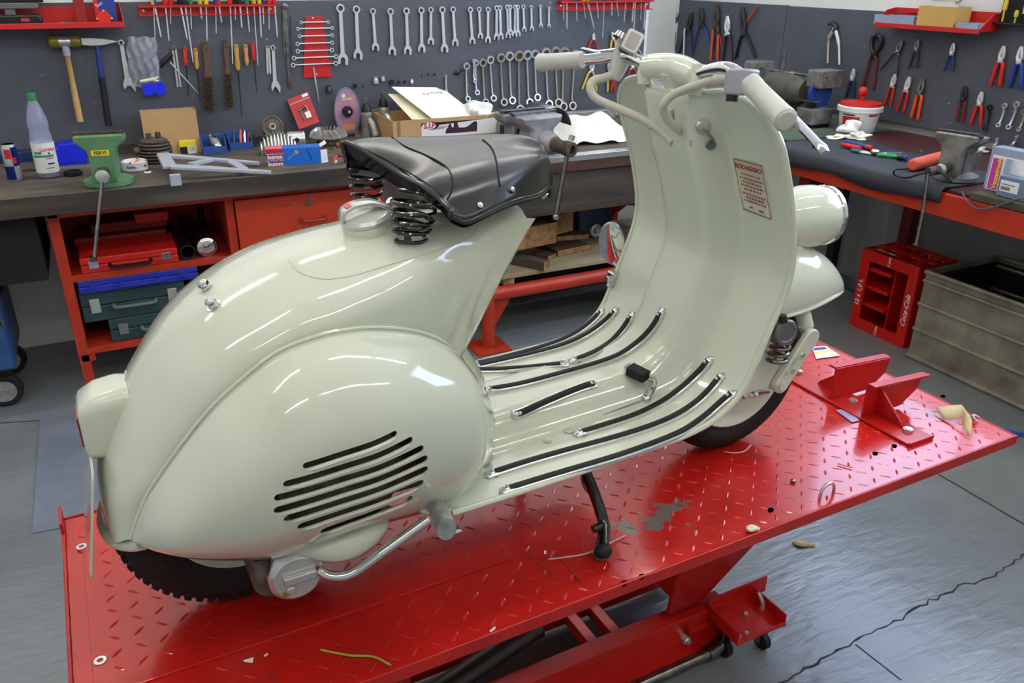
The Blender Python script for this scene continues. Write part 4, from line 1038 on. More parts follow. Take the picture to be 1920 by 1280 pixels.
for z0, z1 in ((.535, .748), (.30, .520), (.19, .285)):
    d = cb(CXD1+.004, CX1-.004, -.012, .40, z0, z1).obj('drawer', 'bench_red_chip', cab, smooth=False, bevel=.003)
    zc = (z0+z1)/2-.005; xm = c_(.762)
    MB().tube(cat_rom([(xm-.05, -.012, zc), (xm-.048, -.035, zc), (xm-.03, -.042, zc), (xm+.03, -.042, zc), (xm+.048, -.035, zc), (xm+.05, -.012, zc)], 4), .0055, 8).obj('drawer_handle', 'bench_red', d)
    for s in (-1, 1): MB().cyl((xm+s*.05, -.012, zc), (xm+s*.05, -.016, zc), .014, seg=14).obj('handle_foot', 'bench_red', d)
    if z1 > .7: MB().cyl((c_(.752), -.012, .708), (c_(.752), -.018, .708), .012, seg=16).box((c_(.752)-.0015, -.0186, .703), (c_(.752)+.0015, -.018, .713)).obj('lock', 'steel', d)
cb(CX0+.01, CX0+.06, .0, .006, .15, .178).obj('gusset', 'bench_red', cab, smooth=False)
# things in the open cabinet -------------------------------------------------
ZS = .516; ZS2 = .206
def case(name, label, x0, x1, y0, y1, z0, z1, m, hm, latch=None, hz=.5, hw=.14, group=None, cat='case'):
    t = thing(name, label, cat, ((x0+x1)/2, y0, z0), 0, group); W = x1-x0; D = y1-y0; H = z1-z0
    MB().box((-W/2, 0, 0), (W/2, D, H*.52)).obj('case_base', m, t, smooth=False, bevel=.005)
    MB().box((-W/2, 0, H*.535), (W/2, D, H)).obj('case_lid', m, t, smooth=False, bevel=.005)
    MB().tube(cat_rom([(-hw/2, 0, H*hz), (-hw/2+.004, -.022, H*hz-.004), (-hw/2+.025, -.026, H*hz-.006), (hw/2-.025, -.026, H*hz-.006), (hw/2-.004, -.022, H*hz-.004), (hw/2, 0, H*hz)], 3), .007, 8).obj('case_handle', hm, t)
    if latch:
        for s in (-1, 1): MB().box((s*W*.37-.018, -.006, H*.3), (s*W*.37+.018, 0, H*.78)).obj('latch', latch, t, smooth=False, bevel=.002)
    return t
case('tool_case', 'flat bright red tool case with chrome latches on the middle shelf', -.155, .205, 3.485, 3.72, ZS, ZS+.062, 'case_red', 'black', 'chrome', .45, .15)
case('tool_case', 'dark red flat case lying behind the bright red tool case', -.17, .19, 3.73, 3.93, ZS, ZS+.075, mat('case_darkred', (130, 26, 20), .5), 'black')
tag(MB().box((-.10, 3.78, ZS+.0755), (.2, 3.96, ZS+.115)).obj('flat_box', 'case_darkred', smooth=False, bevel=.003), 'dark red flat box on top of the rear red case', 'box')
tag(MB().box((.075, 3.72, ZS+.116), (.205, 3.90, ZS+.155)).obj('red_box', 'case_red', smooth=False, bevel=.003), 'small bright red box topmost on the middle cabinet shelf', 'box')
def pipe(label, p, q, r, m, ri=None, cap=None):
    t = thing('pipe', label, 'pipe', p); d = Vector(q)-Vector(p); M = frame((0, 0, 0), d); L = d.length
    MB().lathe([(r, 0), (r, L), (ri or r*.85, L), (ri or r*.85, 0), (r, 0)], 24, M, cap=False).obj('pipe_wall', m, t)
    if cap: MB().lathe([(r*1.12, -.002), (r*1.12, .012), (r, .014)], 24, M).lathe([(0, -.012), (r*.6, -.010), (r*1.0, -.004), (r*1.1, -.001)], 24, M).obj('pipe_cap', cap, t)
pipe('open dark steel tube lying on the middle cabinet shelf', (.245, 3.50, ZS+.032), (.205, 3.9, ZS+.032), .03, 'steel_dark')
pipe('steel tube with a shiny domed end lying on the middle cabinet shelf', (.322, 3.51, ZS+.042), (.285, 3.93, ZS+.042), .036, 'steel_dark', None, 'chrome')
tag(MB().tube([(.36, 3.95, ZS+.001), (.355, 3.94, ZS+.17)], .012, 10).obj('rod', 'steel_dark'), 'short dark rod standing at the back of the middle shelf', 'rod')
for i, (z0, h, x0, x1, lab) in enumerate(((ZS2, .10, -.10, .30, 'dark green power tool case lying lowest in the cabinet'), (ZS2+.101, .125, -.185, .21, 'dark green power tool case with silver latches in the cabinet'))):
    t = case('power_tool_case', lab, x0, x1, 3.50, 3.80, z0, z0+h, 'case_green', 'case_grey', 'case_grey' if i == 0 else 'alu', .5, .16, None)
case('tool_case', 'flat blue steel tool case lying on the green power tool cases', -.18, .27, 3.485, 3.75, ZS2+.2275, ZS2+.2275+.055, 'blue_case', 'blue_case', 'blue_case', .5, .15)
# blue cart on castors at the left edge --------------------------------------
cart = thing('tool_cart', 'blue wheeled cart standing under the left end of the bench', 'cart', (-.62, 3.55, 0))
MB().rbox((-.22, -.08, .17), (.165, .34, .50), .03, 4, ax=2).obj('cart_body', 'blue_cart', cart, bevel=.012)
MB().box((-.22, -.088, .36), (.16, -.08, .375)).box((.155, -.088, .36), (.163, .02, .375)).obj('cart_strap', mat('strap_tan', (120, 110, 92), .6), cart, smooth=False)
MB().box((-.20, -.086, .25), (-.10, -.0795, .30)).obj('cart_label', 'text_white', cart, smooth=False)
MB().box((-.20, -.0865, .262), (-.105, -.0855, .288)).obj('label_print', 'text_black', cart, smooth=False)
for y in (-.02, .30):
    w = MB().lathe([(.0, -.018), (.022, -.018), (.03, -.01), (.042, -.016), (.05, -.022), (.062, -.02), (.068, -.012), (.068, .012), (.062, .02), (.042, .02), (0, .018)], 32, T(.10, y, .068) @ Rx(PI/2)).obj('cart_wheel', 'rubber', cart)
    MB().lathe([(.0, -.0235), (.012, -.0235), (.016, -.02), (.036, -.019), (.042, -.0225), (.045, -.0215)], 24, T(.10, y, .068) @ Rx(-PI/2)).obj('wheel_disc', 'alu_cast', w)
MB().box((.06, -.02, .13), (.14, .32, .17)).obj('axle_block', 'steel_dark', cart, smooth=False)
MB().tube([(.14, .0, .40), (.165, .04, .46), (.165, .08, .49)], .016, 8).obj('cart_strut', 'steel_dark', cart)
tag(MB().box((-.95, 3.46, .52), (-.27, 3.95, ZB-.077)).obj('under_bench_box', 'black_matt', smooth=False, bevel=.004), 'dark box fixed under the left end of the worktop', 'box')
# ---------------------------------------------------------------- middle bench with red tube frame
B2Y = 3.2; X2a, X2b = 1.22, 2.78
top2 = thing('middle_bench', 'heavy wooden bench with aluminium edge on a red tube frame', 'workbench', (1.466, B2Y, 0))
def b2(a, b): return ((a[0]-1.466, a[1]-B2Y, a[2]), (b[0]-1.466, b[1]-B2Y, b[2]))
MB().box(*b2((X2a, B2Y, ZB-.05), (X2b, PB-.002, ZB))).obj('bench_top', 'wood_bench', top2, smooth=False, bevel=.002)
MB().box(*b2((X2a, B2Y-.006, ZB-.024), (X2b, B2Y+.05, ZB+.0015))).obj('edge_strip', 'steel_bright', top2, smooth=False, bevel=.001)
MB().box(*b2((X2a, B2Y-.004, ZB-.070), (X2b, B2Y+.03, ZB-.026))).obj('bench_edge', 'wood_brown', top2, smooth=False, bevel=.002)
MB().box(*b2((X2a+.05, B2Y+.006, .61), (X2b, B2Y+.05, ZB-.071))).obj('apron', 'wood_edge', top2, smooth=False, bevel=.003)
MB().box(*b2((X2a+.05, B2Y+.002, .600), (X2b, B2Y+.055, .612))).obj('apron_bead', 'wood_brown', top2, smooth=False)
for x in (1.466, 2.62):
    MB().cyl((x-1.466, 0, .005), (x-1.466, 0, .26), .032, seg=20).obj('leg', 'bench_red', top2)
    MB().box((x-1.466-.085, -.085, 0), (x-1.466+.085, .085, .01)).obj('foot_plate', 'bench_red', top2, smooth=False, bevel=.002)
    MB().prism([(x-1.466+.03, .10), (x-1.466+.03, .245), (x-1.466+.125, .245)], -.004, .004, 1).obj('gusset', 'bench_red', top2, smooth=False)
    MB().prism([(x-1.466-.03, .14), (x-1.466-.03, .245), (x-1.466-.10, .245)], -.004, .004, 1).obj('gusset', 'bench_red', top2, smooth=False)
    MB().cyl((x-1.466, 0, .255), (x-1.466, .75, .255), .03, seg=16).obj('side_tube', 'bench_red', top2)
    MB().cyl((x-1.466, .75, .0), (x-1.466, .75, .79), .028, seg=16).obj('leg', 'bench_red', top2)
    MB().tube([(x-1.466, .06, .28), (x-1.466, .55, .79)], .022, 10).obj('brace', 'bench_red', top2)
MB().cyl((-.02, 0, .262), (1.18, 0, .262), .033, seg=20).obj('front_tube', 'bench_red', top2)
MB().tube([(.95, .60, .32), (1.12, .35, .60)], .02, 10).obj('brace', 'bench_red', top2)
# plank shelf with timber
zpl = .330
tag(MB().box((1.50, B2Y-.01, zpl-.002), (2.60, 3.75, zpl+.018)).obj('plank', 'plank', smooth=False, bevel=.002), 'pale weathered board lying on the red tube frame', 'board')
tag(MB().box((1.545, B2Y+.0, .296), (1.60, 3.7, .3275)).obj('batten', 'wood_cut', smooth=False, bevel=.001), 'short wooden batten under the pale board', 'batten')
ZP = zpl+.018
def beam(label, c, dims, rotz, m=('wood_old', 'wood_cut'), tilt=0, name='timber_block'):
    x, y, z = dims; b = MB()
    b.box((-x/2, -y/2, 0), (x/2, y/2, z)); b.mi = [0, 0, 1, 0, 1, 0]
    o = b.obj(name, list(m), smooth=False, bevel=.004); o.location = c; o.rotation_euler = (tilt, 0, rotz)
    return tag(o, label, 'timber')
pA = on(1000, 470, 2, ZP+.085)
beam('short wooden offcut with a bright cut end, nearest on the pale board', (1.70, 3.27, ZP), (.055, .22, .042), R(32))
beam('small grey wooden wedge beside the nearest offcut', (1.755, 3.30, ZP), (.05, .12, .022), R(20))
beam('little brown wood scrap on the pale board under the big beam', (1.83, 3.34, ZP), (.07, .10, .024), R(25), ('wood_brown', 'wood_cut'))
beam('flat brown board piece with an orange edge under the timbers', (1.98, 3.42, ZP), (.20, .18, .030), R(8), ('wood_brown', 'wood_cut'))
beam('round-edged wooden disc piece under the square timber', (2.06, 3.50, ZP+.031), (.17, .13, .026), R(-12), ('wood_old', 'wood_cut'))
beam('thick wide timber beam with a dark sawn end', (1.73, 3.52, ZP+.075), (.24, .46, .105), R(8), ('wood_old', 'wood_cut'), name='timber_beam')
beam('square timber with a bright sawn end beside the thick beam', (1.93, 3.60, ZP+.085), (.12, .40, .10), R(14), ('wood_old', 'wood_cut'), name='timber_beam')
beam('dark support block hidden under the thick beam', (1.70, 3.6, ZP), (.18, .2, .074), 0)
bm = thing('bottle_jack', 'dark blue machine part with round bosses behind the timber', 'machine part', (2.22, 3.58, ZP))
MB().rbox((-.10, -.09, 0), (.10, .12, .17), .02, 3, Rx(R(-10)), ax=2).obj('jack_body', 'blue_dark', bm, bevel=.01)
MB().lathe([(.034, 0), (.034, .03), (.026, .034), (.018, .03), (.012, .045), (0, .046)], 24, frame((-.02, -.09, .05), (0, -1, .15))).obj('boss', 'alu_cast', bm)
MB().lathe([(.034, 0), (.034, .03), (.026, .034), (.018, .03), (0, .03)], 24, frame((.075, -.085, .05), (0, -1, .15))).obj('boss', 'steel_dark', bm)
MB().prism([(-.06, .17), (.35, .12), (.35, .15), (-.02, .21)], -.02, .2, 1).obj('jack_arm', 'steel_dark', bm, smooth=False)
# dark plinth behind
tag(MB().box((1.3, 3.66, .02), (2.7, 3.70, .24)).obj('dark_board', 'black_matt', smooth=False), 'dark board standing on the floor under the middle bench', 'board')
# ---------------------------------------------------------------- things on the left bench
def T3(p): return (p.x, p.y, p.z)
# energy drink can
p = onb(30, 338)
t = thing('drink_can', 'slim blue and silver energy drink can at the left end of the bench', 'can', T3(p)); h = on(38, 268, 1, p.y).z-ZB
MB().lathe([(.02, 0), (.0235, .004), (.0265, .012), (.0265, h-.014), (.0225, h-.003), (.0225, h)], 28).obj('can_body', 'can_silver', t)
MB().lathe([(.0, h-.003), (.021, h-.003), (.0225, h)], 28).obj('can_lid', 'steel_bright', t)
def can_panel(a0, a1, z0, z1, m):
    b = MB(); n = 8; b.grid([[(.0268*math.cos(a), .0268*math.sin(a), z) for a in [a0+(a1-a0)*k/n for k in range(n+1)]] for z in (z0, z1)]); b.obj('can_print', m, t)
can_panel(R(-75), R(20), h*.42, h*.93, 'can_blue'); can_panel(R(-170), R(-75), h*.06, h*.42, 'can_blue'); can_panel(R(-72), R(-45), h*.5, h*.66, 'label_red'); can_panel(R(-130), R(-78), h*.62, h*.88, 'label_red')
# water bottle
p = onb(93, 332); hB = on(66, 172, 1, p.y).z-ZB
t = thing('water_bottle', 'clear plastic water bottle with green cap and white label', 'bottle', T3(p)); k = hB/.30
MB().lathe([(r*k, z*k) for r, z in ((.030, 0), (.0365, .006), (.0375, .02), (.0375, .125), (.036, .15), (.0315, .168), (.034, .19), (.034, .20), (.026, .235), (.018, .262), (.0135, .272), (.0135, .29))], 32).obj('bottle_shell', 'pet_bottle', t)
MB().lathe([(r*k, z*k) for r, z in ((.0, .002), (.029, .002), (.0355, .008), (.0362, .024), (0, .024))], 32).obj('water', 'water', t)
MB().lathe([(r*k, z*k) for r, z in ((.0155, .272), (.0155, .292), (.014, .297), (0, .298))], 20).obj('bottle_cap', 'cap_green', t)
lb = MB().lathe([(.038*k, .022*k), (.038*k, .128*k)], 40, cap=False).obj('bottle_label', 'white', t)
def lab_patch(a0, a1, z0, z1, m, par=lb, r=.0383*k, name='label_print'):
    b = MB(); n = 8; b.grid([[(r*math.cos(a), r*math.sin(a), z*k) for a in [a0+(a1-a0)*q/n for q in range(n+1)]] for z in (z0, z1)]); b.obj(name, m, par)
lab_patch(R(-150), R(-40), .078, .086, 'label_green'); lab_patch(R(-140), R(-100), .090, .098, 'label_green'); lab_patch(R(-85), R(-40), .072, .075, 'label_red'); lab_patch(R(-80), R(-45), .052, .058, 'label_blue'); lab_patch(R(-90), R(-50), .038, .041, 'text_grey'); lab_patch(R(-70), R(-58), .088, .094, 'text_navy')
ang = R(-62); text('label_text', 'Sorento', .022, 'text_logo_red', lb, T(.0388*k*math.cos(ang), .0388*k*math.sin(ang), .106*k) @ Rz(ang+PI/2) @ Rx(PI/2))
# green vise
def vise(name, label, loc, rotz, m, s, bar_px=None, screw=True):
    t = thing(name, label, 'vise', loc, rotz)
    MB().lathe([(.085*s, 0), (.09*s, .004*s), (.09*s, .02*s), (.07*s, .03*s)], 32).obj('swivel_base', m, t)
    # moving front jaw block: flared top
    fr = [(-.042, .02), (.042, .02), (.044, .12), (.050, .145), (.085, .175), (.085, .198), (-.085, .198), (-.085, .175), (-.050, .145), (-.044, .12)]
    MB().prism([(x*s, z*s) for x, z in fr], -.085*s, -.045*s, 1).obj('front_jaw', m, t, smooth=False, bevel=.006*s, bseg=3)
    MB().prism([(x*s*.96, z*s*.93) for x, z in fr], -.02*s, .06*s, 1).obj('rear_jaw', m, t, smooth=False, bevel=.006*s, bseg=3)
    MB().box((-.086*s, -.060*s, .196*s), (.086*s, -.043*s, .208*s)).obj('jaw_plate', 'rust', t, smooth=False, bevel=.001)
    MB().box((-.083*s, -.022*s, .184*s), (.083*s, -.005*s, .196*s)).obj('jaw_plate', 'rust', t, smooth=False, bevel=.001)
    MB().box((-.032*s, -.04*s, .03*s), (.032*s, .14*s, .11*s)).obj('slide', m, t, smooth=False, bevel=.003)
    sc_ = MB().cyl((0, -.085*s, .06*s), (0, -.145*s, .06*s), .022*s, .024*s, 20).obj('screw_head', 'steel', t)
    MB().lathe([(.024*s, 0), (.024*s, .004*s), (.018*s, .006*s), (0, .006*s)], 24, frame((0, -.145*s, .06*s), (0, -1, 0))).obj('screw_face', 'steel_bright', sc_)
    return t
p = onb(207, 349); vs = (on(205, 246, 1, p.y-.03).z-ZB)/.21
t = vise('bench_vise', 'green bench vise with yellow maker label on the left bench', (p.x, p.y+.045, ZB), R(-8), 'vise_green', vs)
MB().box((-.032*vs, -.0865*vs, .125*vs), (.030*vs, -.085*vs, .145*vs)).obj('maker_label', 'label_yellow', t, smooth=False)
text('label_text', 'FERVI', .018*vs, 'text_black', t, T(-.001, -.0868*vs, .135*vs) @ Rx(PI/2), bold=.0003)
tip = on(176, 490, 1, 3.28); Mi = (T(p.x, p.y+.045, ZB) @ Rz(R(-8))).inverted(); q = Mi @ tip
MB().tube([(.004, -.135*vs, .075*vs), tuple(q)], .0075, 10).cyl((.004, -.135*vs, .068*vs), (.002, -.135*vs, .09*vs), .014, seg=12).tube([tuple(q+Vector((.001, 0, .02))), tuple(q)], .0115, 12).obj('vise_handle', 'steel', t)
# grease gun / spray gun with red handle behind the bottle, on blue stand
p = onb(40, 290); t = thing('oil_gun', 'red-handled oil gun lying behind the water bottle', 'oil gun', T3(p))
a = lambda x, y: (on(x, y, 1, p.y)-p)
MB().tube([a(22, 262), a(35, 245), a(42, 232)], [.012, .014, .012], 10).obj('gun_trigger', 'handle_red', t)
MB().tube([a(36, 245), a(48, 255), a(75, 275)], [.014, .016, .012], 12).obj('gun_grip', 'handle_red', t)
MB().tube([a(26, 213), a(40, 225), a(55, 245)], [.003, .007, .008], 10).obj('gun_nozzle', 'steel', t)
MB().rbox(tuple(a(36, 292)+Vector((0, -.02, -.0))), tuple(a(78, 268)+Vector((0, .04, 0))), .006, 3, ax=1).obj('gun_body', 'blue_dark', t, bevel=.003)
MB().rbox(tuple(a(45, 268)+Vector((0, -.01, 0))), tuple(a(72, 250)+Vector((0, .03, 0))), .006, 3, ax=1).obj('gun_block', 'brass', t, bevel=.003)
# dark blue crate behind bottle and bright blue box
p = onb(60, 305); tag(MB().box((p.x-.12, p.y+.02, ZB), (p.x+.08, p.y+.14, ZB+.045)).obj('parts_tray', 'blue_dark', smooth=False, bevel=.003), 'dark blue parts tray behind the water bottle', 'tray')
p = onb(137, 308)
tag(MB().prism([(-.05, 0), (.055, 0), (.055, .075), (.03, .088), (-.045, .085), (-.055, .06)], 0, .08, 1).obj('blue_package', 'blue_bright', smooth=False, bevel=.004, loc=(p.x, p.y, ZB)), 'bright blue package between the bottle and the green vise', 'package')
tag(MB().box((-.07, -.01, 0), (.07, .01, .004)).obj('steel_rule', 'steel_bright', smooth=False, loc=T3(onb(145, 313))), 'short steel rule lying in front of the blue package', 'ruler')
# loose ring and clip
p = onb(138, 328); tag(MB().lathe([(.03, 0), (.034, .004), (.034, .016), (.028, .018), (.026, .004)], 24).obj('rubber_ring', 'rubber', loc=T3(p)), 'black rubber ring beside the foot of the green vise', 'ring')
p = onb(60, 321); tag(MB().tube([(-.03, 0, .006), (-.01, .01, .008), (.012, -.004, .006), (.035, .006, .008)], .005, 8).obj('chain_piece', 'rust', loc=T3(p)), 'short rusty chain piece between the can and the bottle', 'chain')
# ashtray
p = onb(254, 318); t = thing('ashtray', 'round white ashtray with blue lettering on the left bench', 'ashtray', T3(p))
MB().lathe([(.046, 0), (.050, .003), (.050, .036), (.047, .038), (.044, .036), (.043, .012), (0, .010)], 36).obj('bowl', 'white_plastic', t)
for a in (R(-110), R(-20), R(70), R(160)): MB().box((-.004, -.003, -.002), (.004, .003, .004), T(.047*math.cos(a), .047*math.sin(a), .036) @ Rz(a)).obj('rest_notch', 'text_grey', t, smooth=False)
for a, s_ in ((R(-108), 'Korona' if 0 else 'Kontra'), (R(-40), 'Ko')): text('rim_text', s_, .012, 'text_navy', t, T(.0505*math.cos(a), .0505*math.sin(a), .020) @ Rz(a+PI/2) @ Rx(PI/2), bold=.0004)
MB().cyl((-.02, .0, .014), (.02, .012, .038), .0035, seg=8).obj('cigarette_end', 'label_orange', t)
p = onb(278, 327); tag(MB().cyl((-.012, 0, .006), (.012, .004, .006), .006, seg=10).cyl((-.014, 0, .006), (-.008, 0, .006), .008, seg=6).obj('bolt', 'steel_bright', loc=T3(p)), 'small shiny bolt beside the ashtray', 'bolt')
p = onb(240, 333); tag(MB().cyl((-.02, 0, .004), (.015, .01, .004), .004, seg=8).cyl((-.022, 0, .004), (-.016, .002, .004), .007, seg=6).obj('bolt', 'steel', loc=T3(p)), 'small dull bolt in front of the ashtray', 'bolt')
# finned cast iron cylinder
p = onb(295, 303); t = thing('engine_cylinder', 'rusty finned cast-iron engine cylinder standing on the left bench', 'engine part', T3(p))
MB().cyl((0, 0, 0), (0, 0, .098), .045, seg=28).obj('barrel', 'cast_iron', t)
for k in range(7):
    r = (.062, .066, .068, .068, .066, .062, .054)[k]; MB().lathe([(.04, 0), (r, 0), (r+.001, .003), (r, .006), (.04, .006)], 36, T(0, 0, .006+k*.0135)).obj('fin', 'cast_iron', t)
for x, y in ((-.018, -.01), (.02, .005)): MB().cyl((x, y, .09), (x, y, .122), .011, seg=14).obj('stud_nut', 'steel', t)
MB().cyl((-.06, 0, .05), (-.085, -.005, .05), .016, seg=14).obj('port_stub', 'cast_iron', t)
# cardboard box
def carton(name, label, c, W, D, H, rz, m='cardboard', flaps=False):
    t = thing(name, label, 'box', c, rz); w = .003
    MB().box((-W/2, -D/2, 0), (W/2, -D/2+w, H)).obj('front_wall', m, t, smooth=False)
    MB().box((-W/2, D/2-w, 0), (W/2, D/2, H)).obj('back_wall', m, t, smooth=False)
    MB().box((-W/2, -D/2+w, 0), (-W/2+w, D/2-w, H)).obj('side_wall', m, t, smooth=False)
    MB().box((W/2-w, -D/2+w, 0), (W/2, D/2-w, H)).obj('side_wall', m, t, smooth=False)
    MB().box((-W/2, -D/2, 0), (W/2, D/2, w)).obj('bottom', m, t, smooth=False)
    return t
xa = on(268, 240, 1, 3.96).x; xb = on(372, 240, 1, 3.96).x; zt = on(320, 208, 1, 3.96).z
carton('cardboard_box', 'open brown cardboard box standing against the tool panel', ((xa+xb)/2, 4.0, ZB), xb-xa, .08, zt-ZB, R(-1))
# yellow packet
p = onb(355, 288); t = thing('spark_plug_box', 'small yellow and black packet with white label', 'box', T3(p), R(8))
MB().box((-.036, 0, 0), (.036, .05, .058)).obj('packet', 'label_yellow', t, smooth=False, bevel=.001)
MB().box((-.0365, -.0006, .0), (-.006, 0, .032)).obj('black_print', 'text_black', t, smooth=False); MB().box((-.002, -.0012, .0), (.034, -.0006, .034)).obj('paper_label', 'white', t, smooth=False)
for z in (.026, .019, .012): MB().box((.003, -.0016, z), (.029, -.0012, z+.002)).obj('label_line', 'text_grey', t, smooth=False)
# blue parts bins
def bin_(label, p, rz, W=.10, D=.10, H=.062):
    t = thing('parts_bin', label, 'bin', p, rz, 'blue parts bins'); m = 'blue_bin'
    MB().box((-W/2, 0, 0), (W/2, D, .003)).obj('bin_floor', m, t, smooth=False)
    MB().box((-W/2, -.002, 0), (W/2, .002, H*.55)).obj('bin_front', m, t, smooth=False, bevel=.001)
    MB().box((-W/2, D-.002, 0), (W/2, D+.002, H*1.15)).obj('bin_back', m, t, smooth=False, bevel=.001)
    for s in (-1, 1): MB().prism([(0, 0), (D, 0), (D, H*1.15), (D*.4, H), (0, H*.55)], s*W/2-.002, s*W/2+.002, 0).obj('bin_side', m, t, smooth=False, bevel=.0008)
    return t
pb1 = onb(404, 289); pb2 = onb(454, 281)
bin_('blue open parts bin holding a spray can', T3(pb1), R(-3)); bin_('blue open parts bin full of screwdrivers', T3(pb2), R(2))
t = thing('spray_can', 'small chrome spray can lying in the left parts bin', 'can', (pb1.x+.01, pb1.y+.045, ZB+.045), 0, None, (R(-55), 0, R(20)))
MB().lathe([(.019, -.045), (.020, -.042), (.020, .02), (.017, .028), (.010, .032), (.010, .04), (0, .041)], 24).obj('can_body', 'chrome', t)
MB().lathe([(.0203, -.02), (.0203, .005)], 24, cap=False).obj('can_band', 'alu_cast', t)
for i, (dx, m, lab) in enumerate(((-.03, 'steel_dark', 'dark rod standing in the right parts bin'), (.0, 'handle_orange', 'orange-handled screwdriver in the right parts bin'), (.018, 'steel_bright', 'bright metal pin in the right parts bin'), (.034, 'handle_maroon', 'brown-handled punch in the right parts bin'))):
    tag(MB().tube([(0, 0, 0), (.006, .02, .05), (.012, .035, .085-.008*i)], [.005, .006, .003], 8).obj('hand_tool', m, loc=(pb2.x+dx, pb2.y+.02, ZB+.006)), lab, 'tool')
tag(MB().prism([(-.01, 0), (.012, 0), (.004, .055), (-.008, .06)], -.002, .002, 1).obj('metal_plate', 'steel', smooth=False, loc=T3(onb(478, 276))), 'small upright metal plate beside the right parts bin', 'plate')
tag(MB().cyl((-.03, 0, .006), (.028, .01, .006), .005, seg=8).obj('dark_rod', 'steel_dark', loc=(pb1.x-.02, pb1.y+.02, ZB+.006)), 'dark pin lying in the left parts bin', 'pin')
# grey luggage rack: flat frame with tapering bars
def rackframe():
    def G(px, py, z=None): return on(px, py, 2, ZB+.062-.046*(px-305)/200 if z is None else z)
    o = G(305, 290); t = thing('luggage_rack', 'light grey painted metal luggage rack lying on the bench', 'rack', (o.x, o.y, ZB))
    A = lambda px, py: G(px, py)-Vector((o.x, o.y, ZB))
    def bar(pts, w, nm):
        P = [A(*q) for q in pts]; rows = []
        for i, p in enumerate(P):
            d = (P[min(i+1, len(P)-1)]-P[max(0, i-1)]).normalized(); s = Vector((-d.y, d.x, 0))*w[i]/2
            rows.append([p-s, p+s, p+s-Vector((0, 0, .014)), p-s-Vector((0, 0, .014))])
        m = MB(); m.grid(rows, closeu=True); m.add(rows[0], [(0, 1, 2, 3)]); m.add(rows[-1], [(0, 1, 2, 3)]); m.obj(nm, 'grey_paint', t, smooth=False, bevel=.003)
    bar([(318, 309), (400, 313), (508, 320)], [.05, .044, .02], 'long_bar')
    bar([(306, 288), (400, 296), (486, 303)], [.042, .034, .016], 'long_bar')
    bar([(305, 286), (318, 310)], [.05, .05], 'end_bar')
    bar([(357, 305), (398, 296)], [.03, .03], 'cross_bar'); bar([(432, 300), (458, 315)], [.036, .036], 'cross_bar')
    q = A(322, 320); MB().box((q.x-.012, q.y-.006, .0), (q.x+.028, q.y+.006, .045)).obj('rack_foot', 'grey_paint', t, smooth=False, bevel=.003)
rackframe()
# blue carton with lettering
p = onb(502, 312); q2 = onb(603, 306)
L = (q2-p).length; rz = math.atan2(q2.y-p.y, q2.x-p.x); H = on(500, 280, 1, p.y).z-ZB
t = thing('light_carton', 'blue carton with red and white lettering and an open flap', 'box', T3(p), rz)
MB().box((0, 0, 0), (L, .075, H)).obj('carton_body', 'blue_box', t, smooth=False, bevel=.0008)
MB().box((-.0008, -.0008, .0), (L*.30, 0, H)).obj('red_panel', 'label_red', t, smooth=False)
for k, m in ((.80, 'label_blue'), (.40, 'label_blue')): MB().box((-.001, -.0014, H*(k-.19)), (L*.30, -.0008, H*(k-.02))).obj('blue_band', m, t, smooth=False)
for z, s_, sz in ((.52, 'bumm', .024), (.12, 'bumm', .024)): text('carton_text', s_, sz, 'text_white', t, T(L*.15, -.0016, H*z) @ Rx(PI/2), bold=.0008)
for z in (.70, .31): text('carton_text', 'FAHRRADLICHT' if 0 else 'FAHRZEUGTEILE', .0095, 'text_white', t, T(L*.15, -.0018, H*z) @ Rx(PI/2))
MB().box((0, 0, H), (L*.30, .075, H+.0006)).obj('red_panel', mat('label_pink', (215, 110, 130), .5), t, smooth=False)
MB().tube([(L*.38, -.001, H*.35), (L*.52, -.001, H*.68)], .0015, 6).cyl((L*.55, -.0005, H*.75), (L*.55, -.003, H*.75), .009, seg=14).obj('printed_lamp', 'steel_bright', t)
MB().tube([(L*.74, -.001, H*.9), (L*.80, -.001, H*.6), (L*.83, -.001, H*.2)], .0015, 6).obj('printed_cable', 'text_navy', t)
MB().box((0, 0, 0), (.03, .001, H*.8), T(L, .0, 0) @ Rz(R(20))).box((0, 0, 0), (.032, .07, .001), T(L, 0, H*.95) @ Ry(R(-30))).box((0, 0, 0), (.03, .07, .001), T(L, 0, .002) @ Ry(R(-4))).obj('carton_flap', 'paper', t, smooth=False)
# finned cylinder heads, piston, flywheel fan
p = onb(523, 288); t = thing('cylinder_head', 'finned aluminium cylinder head behind the blue carton', 'engine part', T3(p), R(-6)); t.scale = (1.45, 1.3, 1.55)
MB().sphere((0, 0, .012), .052, 20, sc=(1.1, .75, .75)).obj('head_core', 'alu_cast', t)
for k in range(11):
    x = -.05+k*.010; h = .060*math.sqrt(max(.05, 1-(x/.062)**2)); MB().prism([(-.045*h/.06, 0), (.045*h/.06, 0), (.047*h/.06, h*.5), (.03*h/.06, h), (-.03*h/.06, h), (-.047*h/.06, h*.5)], x-.0018, x+.0018, 0).obj('fin', 'alu', t, smooth=False)
p = onb(515, 272); t = thing('bearing_cover', 'round cast bearing cover standing behind the cylinder head', 'engine part', (p.x, p.y, ZB))
M = frame((0, 0, .085), (-.1, -1, .35)) @ Matrix.Scale(.8, 4)
MB().lathe([(.02, 0), (.02, .012), (.032, .012), (.032, .006), (.05, .006), (.052, .014), (.060, .014), (.062, 0), (.062, -.02), (.02, -.02), (.02, 0)], 36, M, cap=False).obj('cover_ring', 'cast_iron', t)
MB().lathe([(.011, .0), (.011, .014), (.019, .014), (.019, 0)], 24, M, cap=False).obj('inner_race', 'steel', t)
